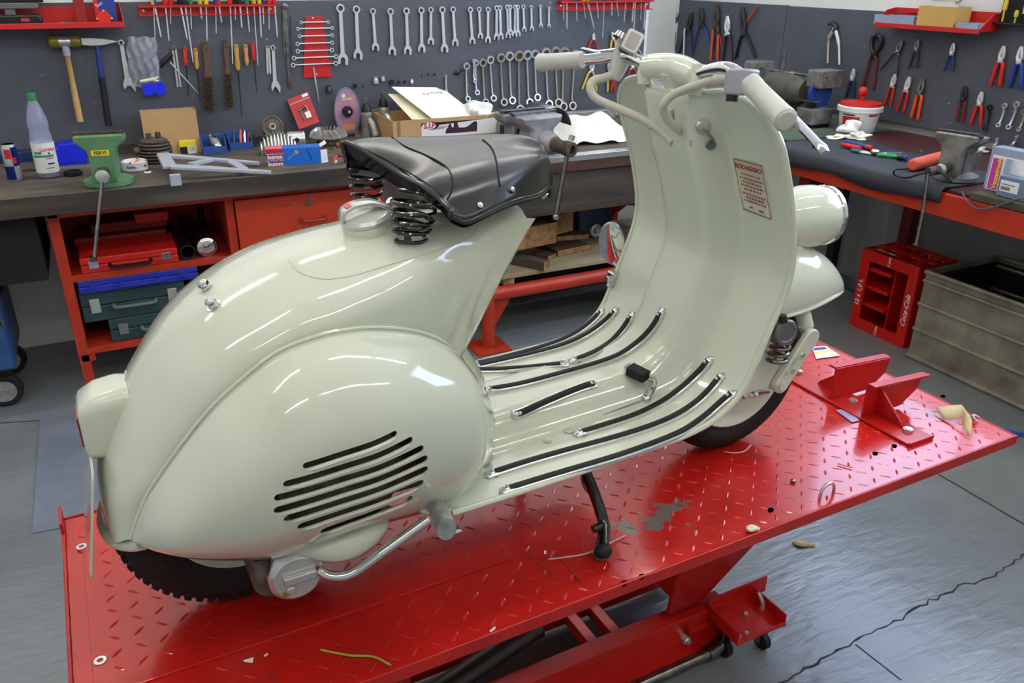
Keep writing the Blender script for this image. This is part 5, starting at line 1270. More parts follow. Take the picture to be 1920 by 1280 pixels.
for k in range(8): MB().sphere((.0255*math.cos(k*PI/4), .0255*math.sin(k*PI/4), .006), .0052, 8, M).obj('ball', 'steel_dark', t)
for k in range(2): MB().cyl((.052*math.cos(2.2+k*.9), .052*math.sin(2.2+k*.9), .0), (.052*math.cos(2.2+k*.9), .052*math.sin(2.2+k*.9), .018), .007, seg=10, M=M).obj('lug', 'cast_iron', t)
p = onb(557, 276); t = thing('piston', 'shiny piston lying between the cylinder head and the fan', 'engine part', (p.x, p.y, ZB+.037)); t.scale = (1.2, 1.2, 1.2)
M = frame((0, 0, 0), (1, -.15, 0)); MB().lathe([(.0, -.032), (.029, -.032), (.030, -.03), (.030, .012), (.0285, .013), (.0285, .015), (.030, .016), (.030, .02), (.0285, .021), (.0285, .023), (.030, .024), (.030, .032), (0, .034)], 32, M).obj('piston_body', 'steel_bright', t)
MB().cyl((-.004, -.0285, .002), (-.004, -.0315, .002), .009, seg=16).obj('pin_hole', 'steel_dark', t)
p = onb(617, 270); t = thing('flywheel_fan', 'bladed aluminium flywheel fan lying on the bench', 'engine part', T3(p))
MB().lathe([(.04, 0), (.045, .03), (.088, .034), (.090, .040), (.06, .044), (.03, .060), (0, .062)], 40).obj('fan_disc', 'alu_cast', t)
for k in range(18):
    a = 2*PI*k/18; MB().prism([(.04, .045), (.086, .038), (.082, .058), (.055, .078), (.04, .07)], -.001, .001, 1, Rz(a) @ Rx(R(14))).obj('fan_blade', 'alu', t, smooth=False)
MB().lathe([(.052, .0), (.056, .004), (.056, .028), (.05, .03)], 32).obj('magnet_ring', 'cast_iron', t); MB().bbox((.0, -.057, .014), (.03, .004, .012)).obj('magnet_shoe', 'brass', t, smooth=False)
# carburettor / coil plate
p = onb(642, 279); t = thing('stator_plate', 'round stator plate with copper coils beside the fan', 'engine part', T3(p))
MB().lathe([(.0, 0), (.042, 0), (.043, .005), (0, .006)], 32).obj('plate', 'alu_cast', t)
for x, y, m in ((-.022, -.008, 'copper'), (.006, -.016, 'alu'), (.024, .006, 'copper'), (-.004, .018, 'steel')): MB().lathe([(.010, .005), (.012, .010), (.012, .024), (.009, .03), (.004, .034), (0, .034)], 16, T(x, y, 0)).obj('coil', m, t)
MB().rbox((-.015, -.022, .030), (.018, -.004, .040), .004, 3, ax=2).obj('coil_bridge', 'brass', t)
# small red pliers lying
p = onb(637, 306); t = thing('small_pliers', 'small pliers with worn red handles standing open on the bench', 'pliers', T3(p))
for s in (-1, 1):
    MB().tube(cat_rom([(s*.004, 0, .034), (s*.014, -.004, .030), (s*.024, -.012, .018), (s*.022, -.02, .009)], 4), [.006]*6+[.008]*7, 10).obj('handle', 'handle_red', t)
    MB().tube([(s*.023, -.017, .012), (s*.021, -.022, .008)], [.0086, .007], 10).obj('handle_tip', 'paper_cream', t)
MB().sphere((0, 0, .034), .009, 12, sc=(1.2, 1, .8)).tube([(0, .0, .034), (0, .03, .03), (0, .05, .024)], [.008, .006, .003], 8).obj('jaws', 'steel_dark', t)
tag(MB().box((-.02, -.004, .0), (.02, .004, .002)).obj('copper_strip', 'copper', smooth=False, loc=T3(onb(612, 286))), 'thin copper strip behind the open carton flap', 'strip')
# red packet and oval blister leaning on the panel
def lean(px4, Yb, Yt, name, label, cat, m, thick=.008):
    """quad package given by photo corners (top-left, top-right, bottom-right, bottom-left), leaning between planes Yb and Yt"""
    P = [on(*px4[0], 1, Yt), on(*px4[1], 1, Yt), on(*px4[2], 1, Yb), on(*px4[3], 1, Yb)]
    c = (P[2]+P[3])/2; t = thing(name, label, cat, T3(c)); Q = [q-c for q in P]; n = (Q[1]-Q[0]).cross(Q[3]-Q[0]).normalized(); n = n if n.y < 0 else -n
    b = MB(); b.add([q for q in Q]+[q-n*thick for q in Q], [(0, 1, 2, 3), (7, 6, 5, 4), (0, 4, 5, 1), (1, 5, 6, 2), (2, 6, 7, 3), (3, 7, 4, 0)]); b.obj('pack', m, t, smooth=False, bevel=.001)
    def at(u, v, h=0): return (Q[0]*(1-u)+Q[1]*u)*(1-v)+(Q[3]*(1-u)+Q[2]*u)*v+n*h
    return t, at, n, Q
t, at, n, Q = lean(((538, 187), (577, 171), (599, 229), (561, 243)), 4.02, 4.09, 'red_packet', 'red zip packet with small metal parts leaning on the panel', 'packet', mat('packet_red', (178, 40, 44), .35))
def patch(at, n, u0, v0, u1, v1, h, m, par, nm='print'):
    MB().add([at(u0, v0, h), at(u1, v0, h), at(u1, v1, h), at(u0, v1, h)], [(0, 1, 2, 3)]).obj(nm, m, par, smooth=False)
patch(at, n, .02, .16, .98, .20, .0008, 'bag_plastic', t, 'zip'); patch(at, n, .68, .03, .95, .12, .0008, 'white', t, 'hang_tag')
MB().tube([at(.3, .45, .004), at(.65, .4, .006), at(.7, .62, .004)], .006, 8).tube([at(.35, .4, .004), at(.4, .8, .004)], .004, 8).obj('metal_part', 'steel', t)
patch(at, n, .5, .58, .75, .78, .0105, 'white', t, 'paper_label')
# oval blister pack
Yc = 4.06; c = on(648, 238, 1, Yc-.01); t = thing('blister_pack', 'oval purple blister pack with a round black part inside', 'blister pack', (c.x, c.y, ZB))
top_ = on(648, 162, 1, Yc); wl = on(624, 200, 1, Yc).x; wr = on(673, 200, 1, Yc).x; hh = top_.z-ZB; cx = (wl+wr)/2-c.x; w_ = (wr-wl)/2
def oval(s, y0, y1): 
    pts = []
    for k in range(28):
        a = 2*PI*k/28; yy = math.sin(a); ww = w_*s*(1 if yy > 0 else 1-.05*yy*yy)
        pts.append((cx+ww*math.cos(a)*(1 if yy > -.6 else .96), hh*.5+hh*.5*s*(yy if yy > -.72 else -.86)))
    return pts
MB().prism(oval(.9, 0, 0), -.002, .002, 1).obj('card', 'label_purple', t, smooth=False)
MB().prism(oval(1, 0, 0), -.012, -.003, 1, inset=.002).obj('blister', 'clear_plastic', t)
MB().lathe([(.026, 0), (.026, .014), (.020, .024), (.008, .026), (.008, .030), (0, .031)], 28, frame((cx, -.004, hh*.52), (0, -1, .0))).obj('round_part', 'black', t)
MB().lathe([(.008, .0305), (.007, .033), (0, .034)], 16, frame((cx+.003, -.004, hh*.52), (0, -1, 0))).obj('part_centre', 'steel_bright', t)
MB().lathe([(.0, 0), (.010, .0), (.010, .001), (0, .001)], 20, frame((cx-.012, -.0035, hh*.83), (0, -1, 0))).obj('round_print', 'white', t)
MB().box((cx-.02, -.0035, hh*.74), (cx+.03, -.0025, hh*.78)).obj('yellow_print', 'label_yellow', t, smooth=False); MB().box((cx-.03, -.0035, hh*.14), (cx+.032, -.0025, hh*.26)).obj('orange_print', 'label_orange', t, smooth=False)
# two air impact wrenches standing on their handles
def impact(label, px, pyb, pyt, Y, tone):
    p = on(px, pyb, 1, Y); t = thing('impact_wrench', label, 'impact wrench', (p.x, Y, ZB)); h = on(px, pyt, 1, Y).z-ZB
    MB().lathe([(.0, 0), (.024, 0), (.026, .01), (.026, h*.55), (.027, h*.56), (.027, h*.62), (.022, h*.72), (.014, h*.84), (.011, h*.86)], 28).obj('housing', tone, t)
    MB().lathe([(.0265, h*.60), (.024, h*.70), (.015, h*.85), (.0115, h*.87)], 28).obj('nose_sleeve', 'black', t)
    MB().box((-.0065, -.0065, h*.86), (.0065, .0065, h)).obj('square_drive', 'steel', t, smooth=False, bevel=.001)
    MB().tube(cat_rom([(.006, -.02, h*.48), (.012, -.04, h*.40), (.018, -.06, h*.2), (.02, -.068, .02)], 4), [.014, .014, .015, .016, .016, .016, .017, .017, .017, .017, .018, .018, .018], 14).obj('grip', tone, t)
    MB().lathe([(.0, 0), (.008, 0), (.008, .01), (0, .012)], 12, frame((.018, -.07, .03), (0, -1, 0))).obj('air_inlet', 'brass', t)
impact('grey air impact wrench standing nearest the oval blister pack', 690, 258, 183, 3.97, 'alu_cast'); impact('chrome air impact wrench standing beside the cardboard carton', 722, 254, 172, 4.02, 'alu')
tag(MB().box((-.03, 0, 0), (.03, .03, .12)).obj('grey_tin', mat('dull_green_grey', (104, 106, 92), .5), smooth=False, bevel=.004, loc=(on(706, 230, 1, 4.05).x, 4.05, ZB)), 'dull grey-green tin standing between the two impact wrenches', 'tin')
for i, px in enumerate((675, 682)): tag(MB().tube([(0, 0, .0), (.004, 0, .02), (-.003, 0, .032)], .003, 8).obj('brass_fitting', 'brass', loc=(on(px, 258, 2, ZB).x, on(px, 258, 2, ZB).y, ZB)), ('thin brass hook left of the grey impact wrench' if i == 0 else 'brass hook touching the grey impact wrench'), 'fitting')
# big carton with papers
xa = on(737, 240, 1, 3.72).x; xb = on(945, 240, 1, 3.72).x; zt = on(800, 223, 1, 3.72).z; Wc = xb-xa
ct = carton('parcel', 'open brown parcel box with a white motif sticker holding papers', ((xa+xb)/2, 3.72+.15, ZB), Wc, .30, zt-ZB, R(0)); Hc = zt-ZB
MB().box((-Wc/2+.02, -.1512, 0), (-Wc/2+.035, -.15, Hc)).obj('tape_strip', 'cardboard_dark', ct, smooth=False)
sx0, sx1 = on(790, 240, 1, 3.72).x-(xa+xb)/2, on(932, 240, 1, 3.72).x-(xa+xb)/2
MB().box((sx0, -.1512, Hc*.25), (sx1, -.15, Hc*.85)).obj('sticker', 'white', ct, smooth=False)
MB().lathe([(0, 0), (.03, 0), (.03, .0006), (0, .0006)], 28, frame((sx0+.05, -.1512, Hc*.72), (0, -1, 0), (1, 0, 0)) @ Matrix.Diagonal((1.3, .6, 1, 1))).obj('logo_oval', 'text_black', ct)
MB().lathe([(0, 0), (.03, 0), (.03, .0008), (0, .0008)], 28, frame((sx0+.038, -.1514, Hc*.72), (0, -1, 0), (1, 0, 0)) @ Matrix.Diagonal((1.15, .55, 1, 1))).obj('logo_oval', 'white', ct)
text('logo_text', 'S.I.P', .034, 'text_logo_red', ct, T(sx0+.038, -.1526, Hc*.72) @ Rx(PI/2), bold=.0012, shear=.2)
text('logo_text', 'SCOOTERSHOP', .011, 'text_black', ct, T(sx0+.075, -.1516, Hc*.58) @ Rx(PI/2)); text('logo_text', 'SCOOTERPARTS', .009, 'text_logo_red', ct, T(sx0+.10, -.1516, Hc*.64) @ Rx(PI/2))
MB().prism([(sx0, Hc*.85), (sx0, Hc*.70), (sx0+.12, Hc*.74), (sx1-.06, Hc*.85)], -.1516, -.1512, 1).obj('logo_band', 'text_black', ct, smooth=False)
sil = [(0, 0), (.165, 0), (.167, .042), (.158, .05), (.14, .042), (.12, .028), (.10, .022), (.07, .024), (.063, .048), (.055, .055), (.046, .048), (.042, .026), (.034, .028), (.03, .044), (.02, .044), (.014, .028), (.004, .02)]
MB().prism([(sx0+.12+x, Hc*.36+z) for x, z in sil], -.1518, -.1512, 1).obj('scooter_silhouette', mat('plum', (60, 30, 44), .6), ct, smooth=False)
cxm = (xa+xb)/2
def sheet(label, pts, Y0, Y1, m='paper', th=.0012):
    """paper sheet: photo corners; lower edge at Y0, upper edge at Y1"""
    P = [on(*pts[0], 1, Y1), on(*pts[1], 1, Y1), on(*pts[2], 1, Y0), on(*pts[3], 1, Y0)]; c = P[3]
    b = MB(); Q = [q-c for q in P]; n = (Q[1]-Q[0]).cross(Q[3]-Q[0]).normalized()*th
    b.add(Q+[q-n for q in Q], [(0, 1, 2, 3), (7, 6, 5, 4), (0, 4, 5, 1), (1, 5, 6, 2), (2, 6, 7, 3), (3, 7, 4, 0)])
    o = b.obj('paper_sheet', m, smooth=False, loc=T3(c)); tag(o, label, 'paper'); return o, Q
sheet('cream envelope leaning at the left in the parcel box', ((727, 176), (762, 178), (815, 224), (772, 224)), 3.80, 3.98, 'paper_cream')
o, Q = sheet('white sheet with red print sticking out of the parcel box', ((734, 163), (818, 164), (890, 224), (812, 224)), 3.76, 3.98)
o2, Q2 = sheet('white sheet lying across the right of the parcel box', ((815, 164), (838, 172), (905, 224), (855, 224)), 3.79, 3.99)
def sheet_text(o, Q, u, v, s_, size, m):
    x = (Q[1]-Q[0]).normalized(); n = (Q[1]-Q[0]).cross(Q[3]-Q[0]).normalized(); n = n if n.y < 0 else -n; y = n.cross(x); p = (Q[0]*(1-u)+Q[1]*u)*(1-v)+(Q[3]*(1-u)+Q[2]*u)*v+n*.0015
    text('sheet_text', s_, size, m, o, Matrix(((x.x, y.x, n.x, p.x), (x.y, y.y, n.y, p.y), (x.z, y.z, n.z, p.z), (0, 0, 0, 1))), bold=.0004)
sheet_text(o, Q, .58, .22, 'S.I.P', .022, 'text_logo_red'); sheet_text(o, Q, .85, .18, 'SCOOTER', .014, 'text_grey')
# crumpled packing paper
def crumple(name, label, cat, c, rx, ry, rz_, m, seed, amp=.25, sub=24):
    rnd = random.Random(seed); ph = [(rnd.uniform(1, 4), rnd.uniform(0, 6), rnd.uniform(1, 4), rnd.uniform(0, 6)) for _ in range(6)]
    rows = []
    for i in range(13):
        a = PI*.5*i/12; row = []
        for k in range(sub):
            t_ = 2*PI*k/sub; f = 1+amp*sum(math.sin(p0*t_*round(p0)/p0+p1)*math.sin(p2*a*2+p3) for p0, p1, p2, p3 in ph)/2.2*math.sin(a)**.5
            row.append((rx*math.sin(a)*math.cos(t_)*f, ry*math.sin(a)*math.sin(t_)*f, max(0, rz_*math.cos(a)*(1+.5*(f-1)))))
        rows.append(row)
    b = MB(); b.grid(rows, closeu=True); o = b.obj(name, m, smooth=True, angle=25, loc=c); tag(o, label, cat); return o
crumple('packing_paper', 'crumpled cream packing paper in the right of the parcel box', 'paper', (xb-.09, 3.86, ZB+Hc*.75), .085, .09, .075, 'cloth', 5)
tag(MB().tube(cat_rom([on(905, 222, 1, 3.74), on(925, 213, 1, 3.70), on(945, 216, 1, 3.66), on(960, 232, 1, 3.62), on(970, 258, 1, 3.58), on(975, 290, 1, 3.55)], 6), .006, 10).obj('white_cable', 'wire_white'), 'thick white cable bending out of the parcel box', 'cable')
# big grey vise on the middle bench (jaws across)
p = Vector((1.70, 3.26, ZB)); t = thing('bench_vise', 'big worn grey bench vise with a long bar on the middle bench', 'vise', T3(p), R(8))
MB().lathe([(.09, 0), (.095, .004), (.095, .025), (.07, .04)], 32, T(0, .04, 0)).obj('swivel_base', 'vise_worn', t)
MB().prism([(-.06, .03), (.06, .03), (.07, .09), (.06, .13), (.10, .16), (.11, .19), (-.11, .19), (-.10, .16), (-.06, .13), (-.07, .09)], -.10, -.005, 1).obj('front_jaw', 'vise_grey', t, smooth=False, bevel=.012, bseg=3)
MB().prism([(-.06, .03), (.06, .03), (.06, .13), (.11, .155), (.115, .19), (-.115, .19), (-.11, .155), (-.06, .13)], .04, .12, 1).obj('rear_jaw', 'vise_grey', t, smooth=False, bevel=.012, bseg=3)
MB().box((-.112, -.04, .19), (.112, -.006, .202)).obj('jaw_plate', 'steel', t, smooth=False, bevel=.001); MB().box((-.112, .041, .19), (.112, .075, .202)).obj('jaw_plate', 'steel', t, smooth=False, bevel=.001)
MB().box((-.04, -.06, .04), (.04, .18, .12)).obj('slide', 'steel_dark', t, smooth=False, bevel=.004)
MB().lathe([(.055, 0), (.045, .05), (.038, .07)], 28, frame((.02, -.09, .075), (0, -1, 0))).obj('screw_boss', 'vise_grey', t)
sh = MB().lathe([(.0, 0), (.028, 0), (.029, .10), (.032, .105), (.032, .145), (.029, .148), (.018, .148), (.018, .128), (0, .128)], 28, frame((.02, -.13, .075), (0, -1, 0))).obj('screw_head', 'rust', t)
MB().lathe([(.0, 0), (.012, 0), (.013, .02), (0, .022)], 14, frame((.03, -.255, .11), (.25, -.1, 1))).obj('bar_end', 'steel_bright', sh)
Mi = (T(*p) @ Rz(R(8))).inverted(); q = Mi @ on(1042, 405, 1, 3.0)
MB().tube([(.03, -.255, .10), (.01, -.255, .04), tuple(q)], .010, 12).obj('vise_bar', 'steel', t); MB().lathe([(.0, -.012), (.013, -.012), (.016, 0), (.013, .008), (0, .01)], 16, T(*q)).obj('bar_end', 'chrome', t)
MB().tube([(.13, -.02, .16), (.135, -.02, .17)], .01).obj('anvil_edge', 'steel', t)
# curved guard plate, cloth, pipes on the middle bench
p = on(1085, 270, 2, ZB); t_ = [(math.cos(a)*.085, math.sin(a)*.10) for a in [PI*.05+PI*.75*k/14 for k in range(15)]]
gp = MB(); gp.grid([[(x, -.10, z) for x, z in t_], [(x, .10, z) for x, z in t_]]); tag(gp.obj('guard_plate', 'steel', solid=.003, loc=(1.86, 3.42, ZB+.095)), 'curved sheet metal guard standing behind the big vise', 'guard'); 
MB_ = None
def cloth_():
    rows = []; rnd = random.Random(4)
    for i in range(15):
        row = []
        for j in range(21):
            u, v = i/14, j/20; x = -.15+.34*v; y = -.16+.34*u
            h = .105*math.exp(-((v-.6)/.5)**4)*math.exp(-((u-.62)/.36)**2)*(.75+.35*v)+.012*math.sin(9*u+5*v)+.010*math.sin(13*v-4*u)
            row.append((x+.012*math.sin(7*u), y+.012*math.sin(8*v), max(.002, h)))
        rows.append(row)
    b = MB(); b.grid(rows); return b
tag(cloth_().obj('white_cloth', 'cloth', angle=80, solid=.002, loc=(2.14, 3.52, ZB+.003)), 'white cloth lying in a heap on the middle bench', 'cloth')
tag(MB().cyl((0, 0, 0), (.20, .03, .0), .055, seg=24).obj('paper_roll', mat('roll_grey', (150, 146, 138), .7), loc=(1.76, 3.66, ZB+.056)), 'dull grey roll lying behind the big vise', 'roll')
tag(MB().box((0, 0, 0), (.62, .05, .05)).obj('metal_profile', 'alu_cast', smooth=False, bevel=.003, loc=(2.0, 3.98, ZB)), 'grey metal profile lying at the back of the middle bench', 'profile')
tag(MB().prism([(0, 0), (.05, 0), (.03, .055), (.01, .05)], 0, .03, 1).obj('small_bracket', 'steel_bright', smooth=False, loc=(2.46, 3.88, ZB)), 'small bright bracket behind the white cloth', 'bracket')
# ---------------------------------------------------------------- hand tools on the wall panels
def hang(wall, pt, pb):
    """frame of a tool hanging on a panel: location of its upper end, rotation, length"""
    if wall == 'b':
        a, b = on(*pt, 1, PB-.004), on(*pb, 1, PB-.004); dx, dz = b.x-a.x, b.z-a.z; rz = 0
    else:
        a, b = on(*pt, 0, PR-.004), on(*pb, 0, PR-.004); dx, dz = -(b.y-a.y), b.z-a.z; rz = -PI/2
    L = math.hypot(dx, dz); return tuple(a), (0, -math.asin(dx/L), rz), L
def ring_(b, cx, cz, ro, ri, y0, y1, n=16, tilt=None):
    M = (T(cx, (y0+y1)/2, cz) @ (Rx(tilt) if tilt else Matrix()) @ Rx(PI/2)); h = abs(y1-y0)/2
    return b.lathe([(ri, -h), (ro, -h), (ro, h), (ri, h), (ri, -h)], n, M, cap=False)
def combi(L, m='wrench'):
    b = MB(); r = .068*L+.001; ring_(b, 0, -r, r, r*.62, -.010, -.001, 18)
    sw = .026*L+.0012; b.prism([(-sw, -r*1.7), (sw, -r*1.7), (sw*1.15, -L*.80), (-sw*1.15, -L*.80)], -.008, -.003, 1)
    j = .088*L+.001; c = -L*.885
    jaw = [(-sw*1.15, -L*.79), (sw*1.15, -L*.79), (j*.85, c+j*.35), (j, c-j*.25), (j*.85, -L), (j*.35, -L+j*.1), (j*.42, c-j*.15), (0, c+j*.28), (-j*.46, c-j*.05), (-j*.55, -L+j*.3), (-j*.95, -L+j*.25), (-j, c-j*.05), (-j*.8, c+j*.4)]
    b.prism(jaw, -.009, -.001, 1); return b.mesh('wrench', m, False)
def ringsp(L, m='wrench_old', w=1.0):
    b = MB(); r = (.085*L+.0005)*w; r2 = r*.85
    ring_(b, 0, -r, r, r*.66, -.020, -.008, 16, R(12)); ring_(b, .002, -L+r2, r2, r2*.66, -.020, -.008, 16, R(-12))
    b.tube([(0, -.013, -r*1.8), (.0, -.006, -r*2.6-.004), (.001, -.005, -L*.5), (.0, -.006, -L+r2*2.6+.004), (.002, -.013, -L+r2*1.8)], [.0045*w, .0048*w, .0048*w, .0045*w, .0042*w], 8)
    return b.mesh('ring_spanner', m, True)
def simple(name, cat, mesh, loc, rot, label, group=None):
    o = bpy.data.objects.new(name, mesh); COL.objects.link(o); o.location = loc; o.rotation_euler = rot; return tag(o, label, cat, group)
ORD = ['first', 'second', 'third', 'fourth', 'fifth', 'sixth', 'seventh', 'eighth', 'ninth', 'tenth', 'eleventh', 'twelfth', 'thirteenth', 'fourteenth', 'fifteenth', 'sixteenth', 'seventeenth', 'eighteenth', 'nineteenth', 'twentieth', 'twenty-first', 'twenty-second']
up = [((637, 7), (643, 122)), ((667, 10), (671, 112)), ((698, 15), (704, 96)), ((731, 15), (735, 104)), ((761, 14), (764, 103)), ((789, 13), (790, 99)), ((807, 13), (807, 84)), ((828, 12), (833, 99)), ((848, 12), (853, 87)), ((880.5, 13), (885, 83)), ((897, 13), (900, 73)), ((914, 13), (914, 81)), ((930, 10), (930, 76)), ((935, 10), (937, 74)), ((950, 9), (952, 72)), ((954, 9), (955, 66)), ((965, 9), (964, 70)), ((968, 9), (969, 68)), ((980, 9), (982, 60)), ((995, 10), (996, 58)), ((1012, 9), (1013, 52)), ((1028, 12), (1028, 52))]
for i, (a, c) in enumerate(up):
    loc, rot, L = hang('b', a, c)
    if i in (13, 15, 17): loc = (loc[0], loc[1]-.008, loc[2])
    simple('combination_wrench', 'wrench', combi(L), loc, rot, ('largest chrome combination wrench, beside the red wrench holder' if i == 0 else f'chrome combination wrench, {ORD[i]} from the red wrench holder in the upper row'), 'combination wrenches in the upper row')
low_ = [((872.7, 117), (874.5, 190), 0), ((887, 110), (887.6, 155), 0), ((890, 111), (892, 178), 0), ((903, 109), (908, 197), 1), ((917, 104), (923, 190), 0), ((936.6, 99), (942.5, 198), 1), ((953, 96), (958, 195), 0), ((971, 94), (972.5, 213), 1), ((986.5, 93.5), (990.5, 199), 0), ((1001, 92.5), (1005, 189), 0), ((1021, 89), (1027, 203), 0), ((1039, 87), (1044.5, 200), 1), ((1056, 88), (1053, 208), 1), ((1077, 92), (1070, 206), 1)]
for i, (a, c, old) in enumerate(low_):
    loc, rot, L = hang('b', a, c)
    simple('ring_spanner', 'spanner', ringsp(L, 'wrench_old' if old else 'wrench'), loc, rot, f'offset ring spanner, {ORD[i]} from the left in the lower row above the parcel', 'ring spanners in the lower row')
# red sheet metal wrench holder with seven small double-ended wrenches
hp = [on(*q, 1, PB-.003) for q in ((572, 31), (604, 31), (621, 144), (568, 146))]; o0 = on(588, 31, 1, PB-.003)
hld = thing('wrench_holder', 'red tapered sheet metal wrench holder on the tool panel', 'holder', tuple(o0))
MB().prism([(q.x-o0.x, q.z-o0.z) for q in hp], -.006, -.001, 1).obj('holder_plate', 'shelf_red', hld, smooth=False, bevel=.001)
for q in ((586, 34), (593, 139)): v = on(*q, 1, PB-.003)-o0; MB().lathe([(.005, 0), (.004, .002), (0, .003)], 12, frame((v.x, -.006, v.z), (0, -1, 0))).obj('screw', 'steel_bright', hld)
for i, (x0, x1, y) in enumerate(((561.5, 618, 42), (555, 626, 54), (558, 626, 68), (554, 626, 82), (554, 626, 96), (547, 634, 109), (545, 634, 122))):
    a, c = on(x0, y, 1, PB-.012), on(x1, y-.6, 1, PB-.012); L = (c-a).length; b = MB(); r = .0075+.0006*i
    ring_(b, r, 0, r, r*.55, -.005, .0, 14); ring_(b, L-r, 0, r, r*.55, -.005, .0, 14); b.tube([(r*1.7, -.0025, 0), (L/2, -.0025, 0), (L-r*1.7, -.0025, 0)], .0032, 8)
    simple('box_wrench', 'wrench', b.mesh('box_wrench', 'wrench', True), tuple(a), (0, 0, 0), ('shortest small double-ended wrench, topmost in the red holder' if i == 0 else f'small double-ended wrench lying {ORD[i]} from the top in the red holder'), 'small wrenches in the red holder')
loc, rot, L = hang('b', (586, 125), (598, 193)); simple('awl', 'awl', MB().tube([(0, -.018, 0), (0, -.008, -L*.4), (0, -.004, -L)], [.0035, .0045, .0015], 8).mesh('awl', 'wrench'), loc, rot, 'thin steel awl hanging below the red wrench holder')
# --- screwdrivers in racks
def driver(label, wall, ptop, pbot, m, r=.0028, hl=.09, hr=.013, name='screwdriver', group=None, ferr=False):
    loc, rot, L = hang(wall, ptop, pbot); t = thing(name, label, 'screwdriver', (loc[0], loc[1]-(.022 if wall == 'b' else 0), loc[2]), 0, group, rot)
    MB().tube([(0, 0, .0), (0, 0, -L*.9), (0, 0, -L)], [r, r, r*.7], 8).obj('shaft', 'wrench', t)
    MB().lathe([(hr*.5, -.002), (hr*.8, .006), (hr*.7, .016), (hr, .03), (hr, hl-.012), (hr*.8, hl-.002), (0, hl)], 12).obj('handle', m, t)
def rack(label, p0, p1, wall='b'):
    a, c = on(*p0, 1, PB), on(*p1, 1, PB); t = thing('screwdriver_rack', label, 'rack', (a.x, PB, c.z)); W = c.x-a.x; H = a.z-c.z
    MB().box((0, -.003, 0), (W, 0, H)).obj('back_plate', 'shelf_red', t, smooth=False, bevel=.001)
    MB().box((0, -.042, H-.003), (W, 0, H)).obj('upper_ledge', 'shelf_red', t, smooth=False, bevel=.0008)
    MB().box((0, -.042, H-.010), (W, -.040, H)).obj('front_lip', 'shelf_red', t, smooth=False)
    MB().tube([(0, 0, .004), (0, -.04, .004), (W, -.04, .004), (W, 0, .004)], .0018, 6).obj('lower_wire', 'shelf_red', t)
    for x in (.02, W-.02): MB().lathe([(.007, 0), (.005, .003), (0, .004)], 14, frame((x, -.003, H*.5), (0, -1, 0))).obj('screw', 'steel_bright', t)
rack('long red screwdriver rack at the top left of the tool panel', (257, 9), (516, 27)); rack('red screwdriver rack at the top right of the back tool panel', (1045, 1.5), (1217, 18))
HC = ['handle_yellow', 'handle_red', 'handle_green', 'handle_blue', 'black', 'handle_clear', 'handle_red', 'handle_dblue']
CN = ['yellow', 'red', 'green', 'blue', 'black', 'amber', 'dark red', 'navy']
r1 = [((287, 9), (290, 69)), ((289, 9), (301, 69)), ((309, 10), (316, 76)), ((319, 10), (319, 44)), ((337, 9), (350, 73)), ((346, 9), (361, 116)), ((356, 9), (358, 54)), ((374, 9), (377, 35)), ((385, 9), (387, 76)), ((403, 9), (404, 62)), ((409, 9), (414, 42)), ((430, 9), (435, 119)), ((439, 9), (440, 37)), ((448, 8), (452, 52)), ((461, 8), (466, 60)), ((474, 8), (482, 121)), ((485, 8), (488, 69)), ((491, 8), (492.6, 45)), ((502, 8), (503, 55)), ((513, 9), (518, 69))]
for i, (a, c) in enumerate(r1):
    k = (i*3) % 8; driver(f'{CN[k]} handled screwdriver, {ORD[i]} from the left in the long red rack', 'b', a, c, HC[k], .0022+.0008*((i*5) % 3), group='screwdrivers in the long red rack')
r2 = [((1053, 3), (1053, 38)), ((1059, 3), (1059, 54)), ((1077, 3), (1078, 39)), ((1090, 3), (1094, 35)), ((1098, 3), (1110, 54)), ((1115, 3), (1118, 34)), ((1129, 3), (1126, 70)), ((1143, 3), (1143, 30)), ((1152, 3), (1156, 31)), ((1169, 3), (1166, 42)), ((1184, 3), (1181, 41)), ((1187, 3), (1184, 55)), ((1198, 3), (1197, 38)), ((1206, 3), (1203, 54))]
for i, (a, c) in enumerate(r2):
    k = (i*5+1) % 8; driver(f'{CN[k]} handled screwdriver, {ORD[i]} from the left in the right-hand red rack', 'b', a, c, HC[k], .0022+.0008*((i*5) % 3), group='screwdrivers in the right-hand red rack')
# --- hammers
def hammer(label, pt, pb, kind):
    loc, rot, L = hang('b', pt, pb); t = thing('hammer', label, 'hammer', (loc[0], loc[1]-.028, loc[2]), 0, None, rot)
    if kind == 'mallet':
        MB().cyl((-.022, 0, 0), (.022, 0, 0), .022, seg=24).obj('head', 'alu', t)
        for s in (-1, 1): MB().lathe([(.020, 0), (.025, .004), (.027, .03), (.022, .038), (0, .04)], 24, frame((s*.02, 0, 0), (s, 0, 0))).obj('striking_face', mat('amber_plastic' if s < 0 else 'amber_plastic2', (118, 104, 34), .3), t)
        MB().cyl((0, 0, -.01), (0, 0, -.055), .0145, .014, 16).obj('collar', 'grey_paint', t)
        MB().tube([(0, 0, -.05), (0, 0, -L*.45), (0, 0, -L*.8), (0, 0, -L)], [.013, .0135, .0165, .016], 16, flat=(.85, 1)).obj('handle', 'wood_mallet', t)
    else:
        MB().prism([(-.058, -.015), (-.02, -.017), (.03, -.013), (.085, .002), (.03, .014), (-.02, .016), (-.058, .014)], -.013, .013, 1).obj('head', 'steel_bright', t, smooth=False, bevel=.003)
        MB().tube([(0, 0, -.012), (0, 0, -L*.42)], [.011, .0135], 14, flat=(.8, 1)).obj('handle', 'handle_blue', t)
        MB().tube([(0, 0, -L*.415), (0, 0, -L*.7), (0, 0, -L)], [.0145, .0155, .0165], 14, flat=(.85, 1)).obj('grip', 'rubber', t)
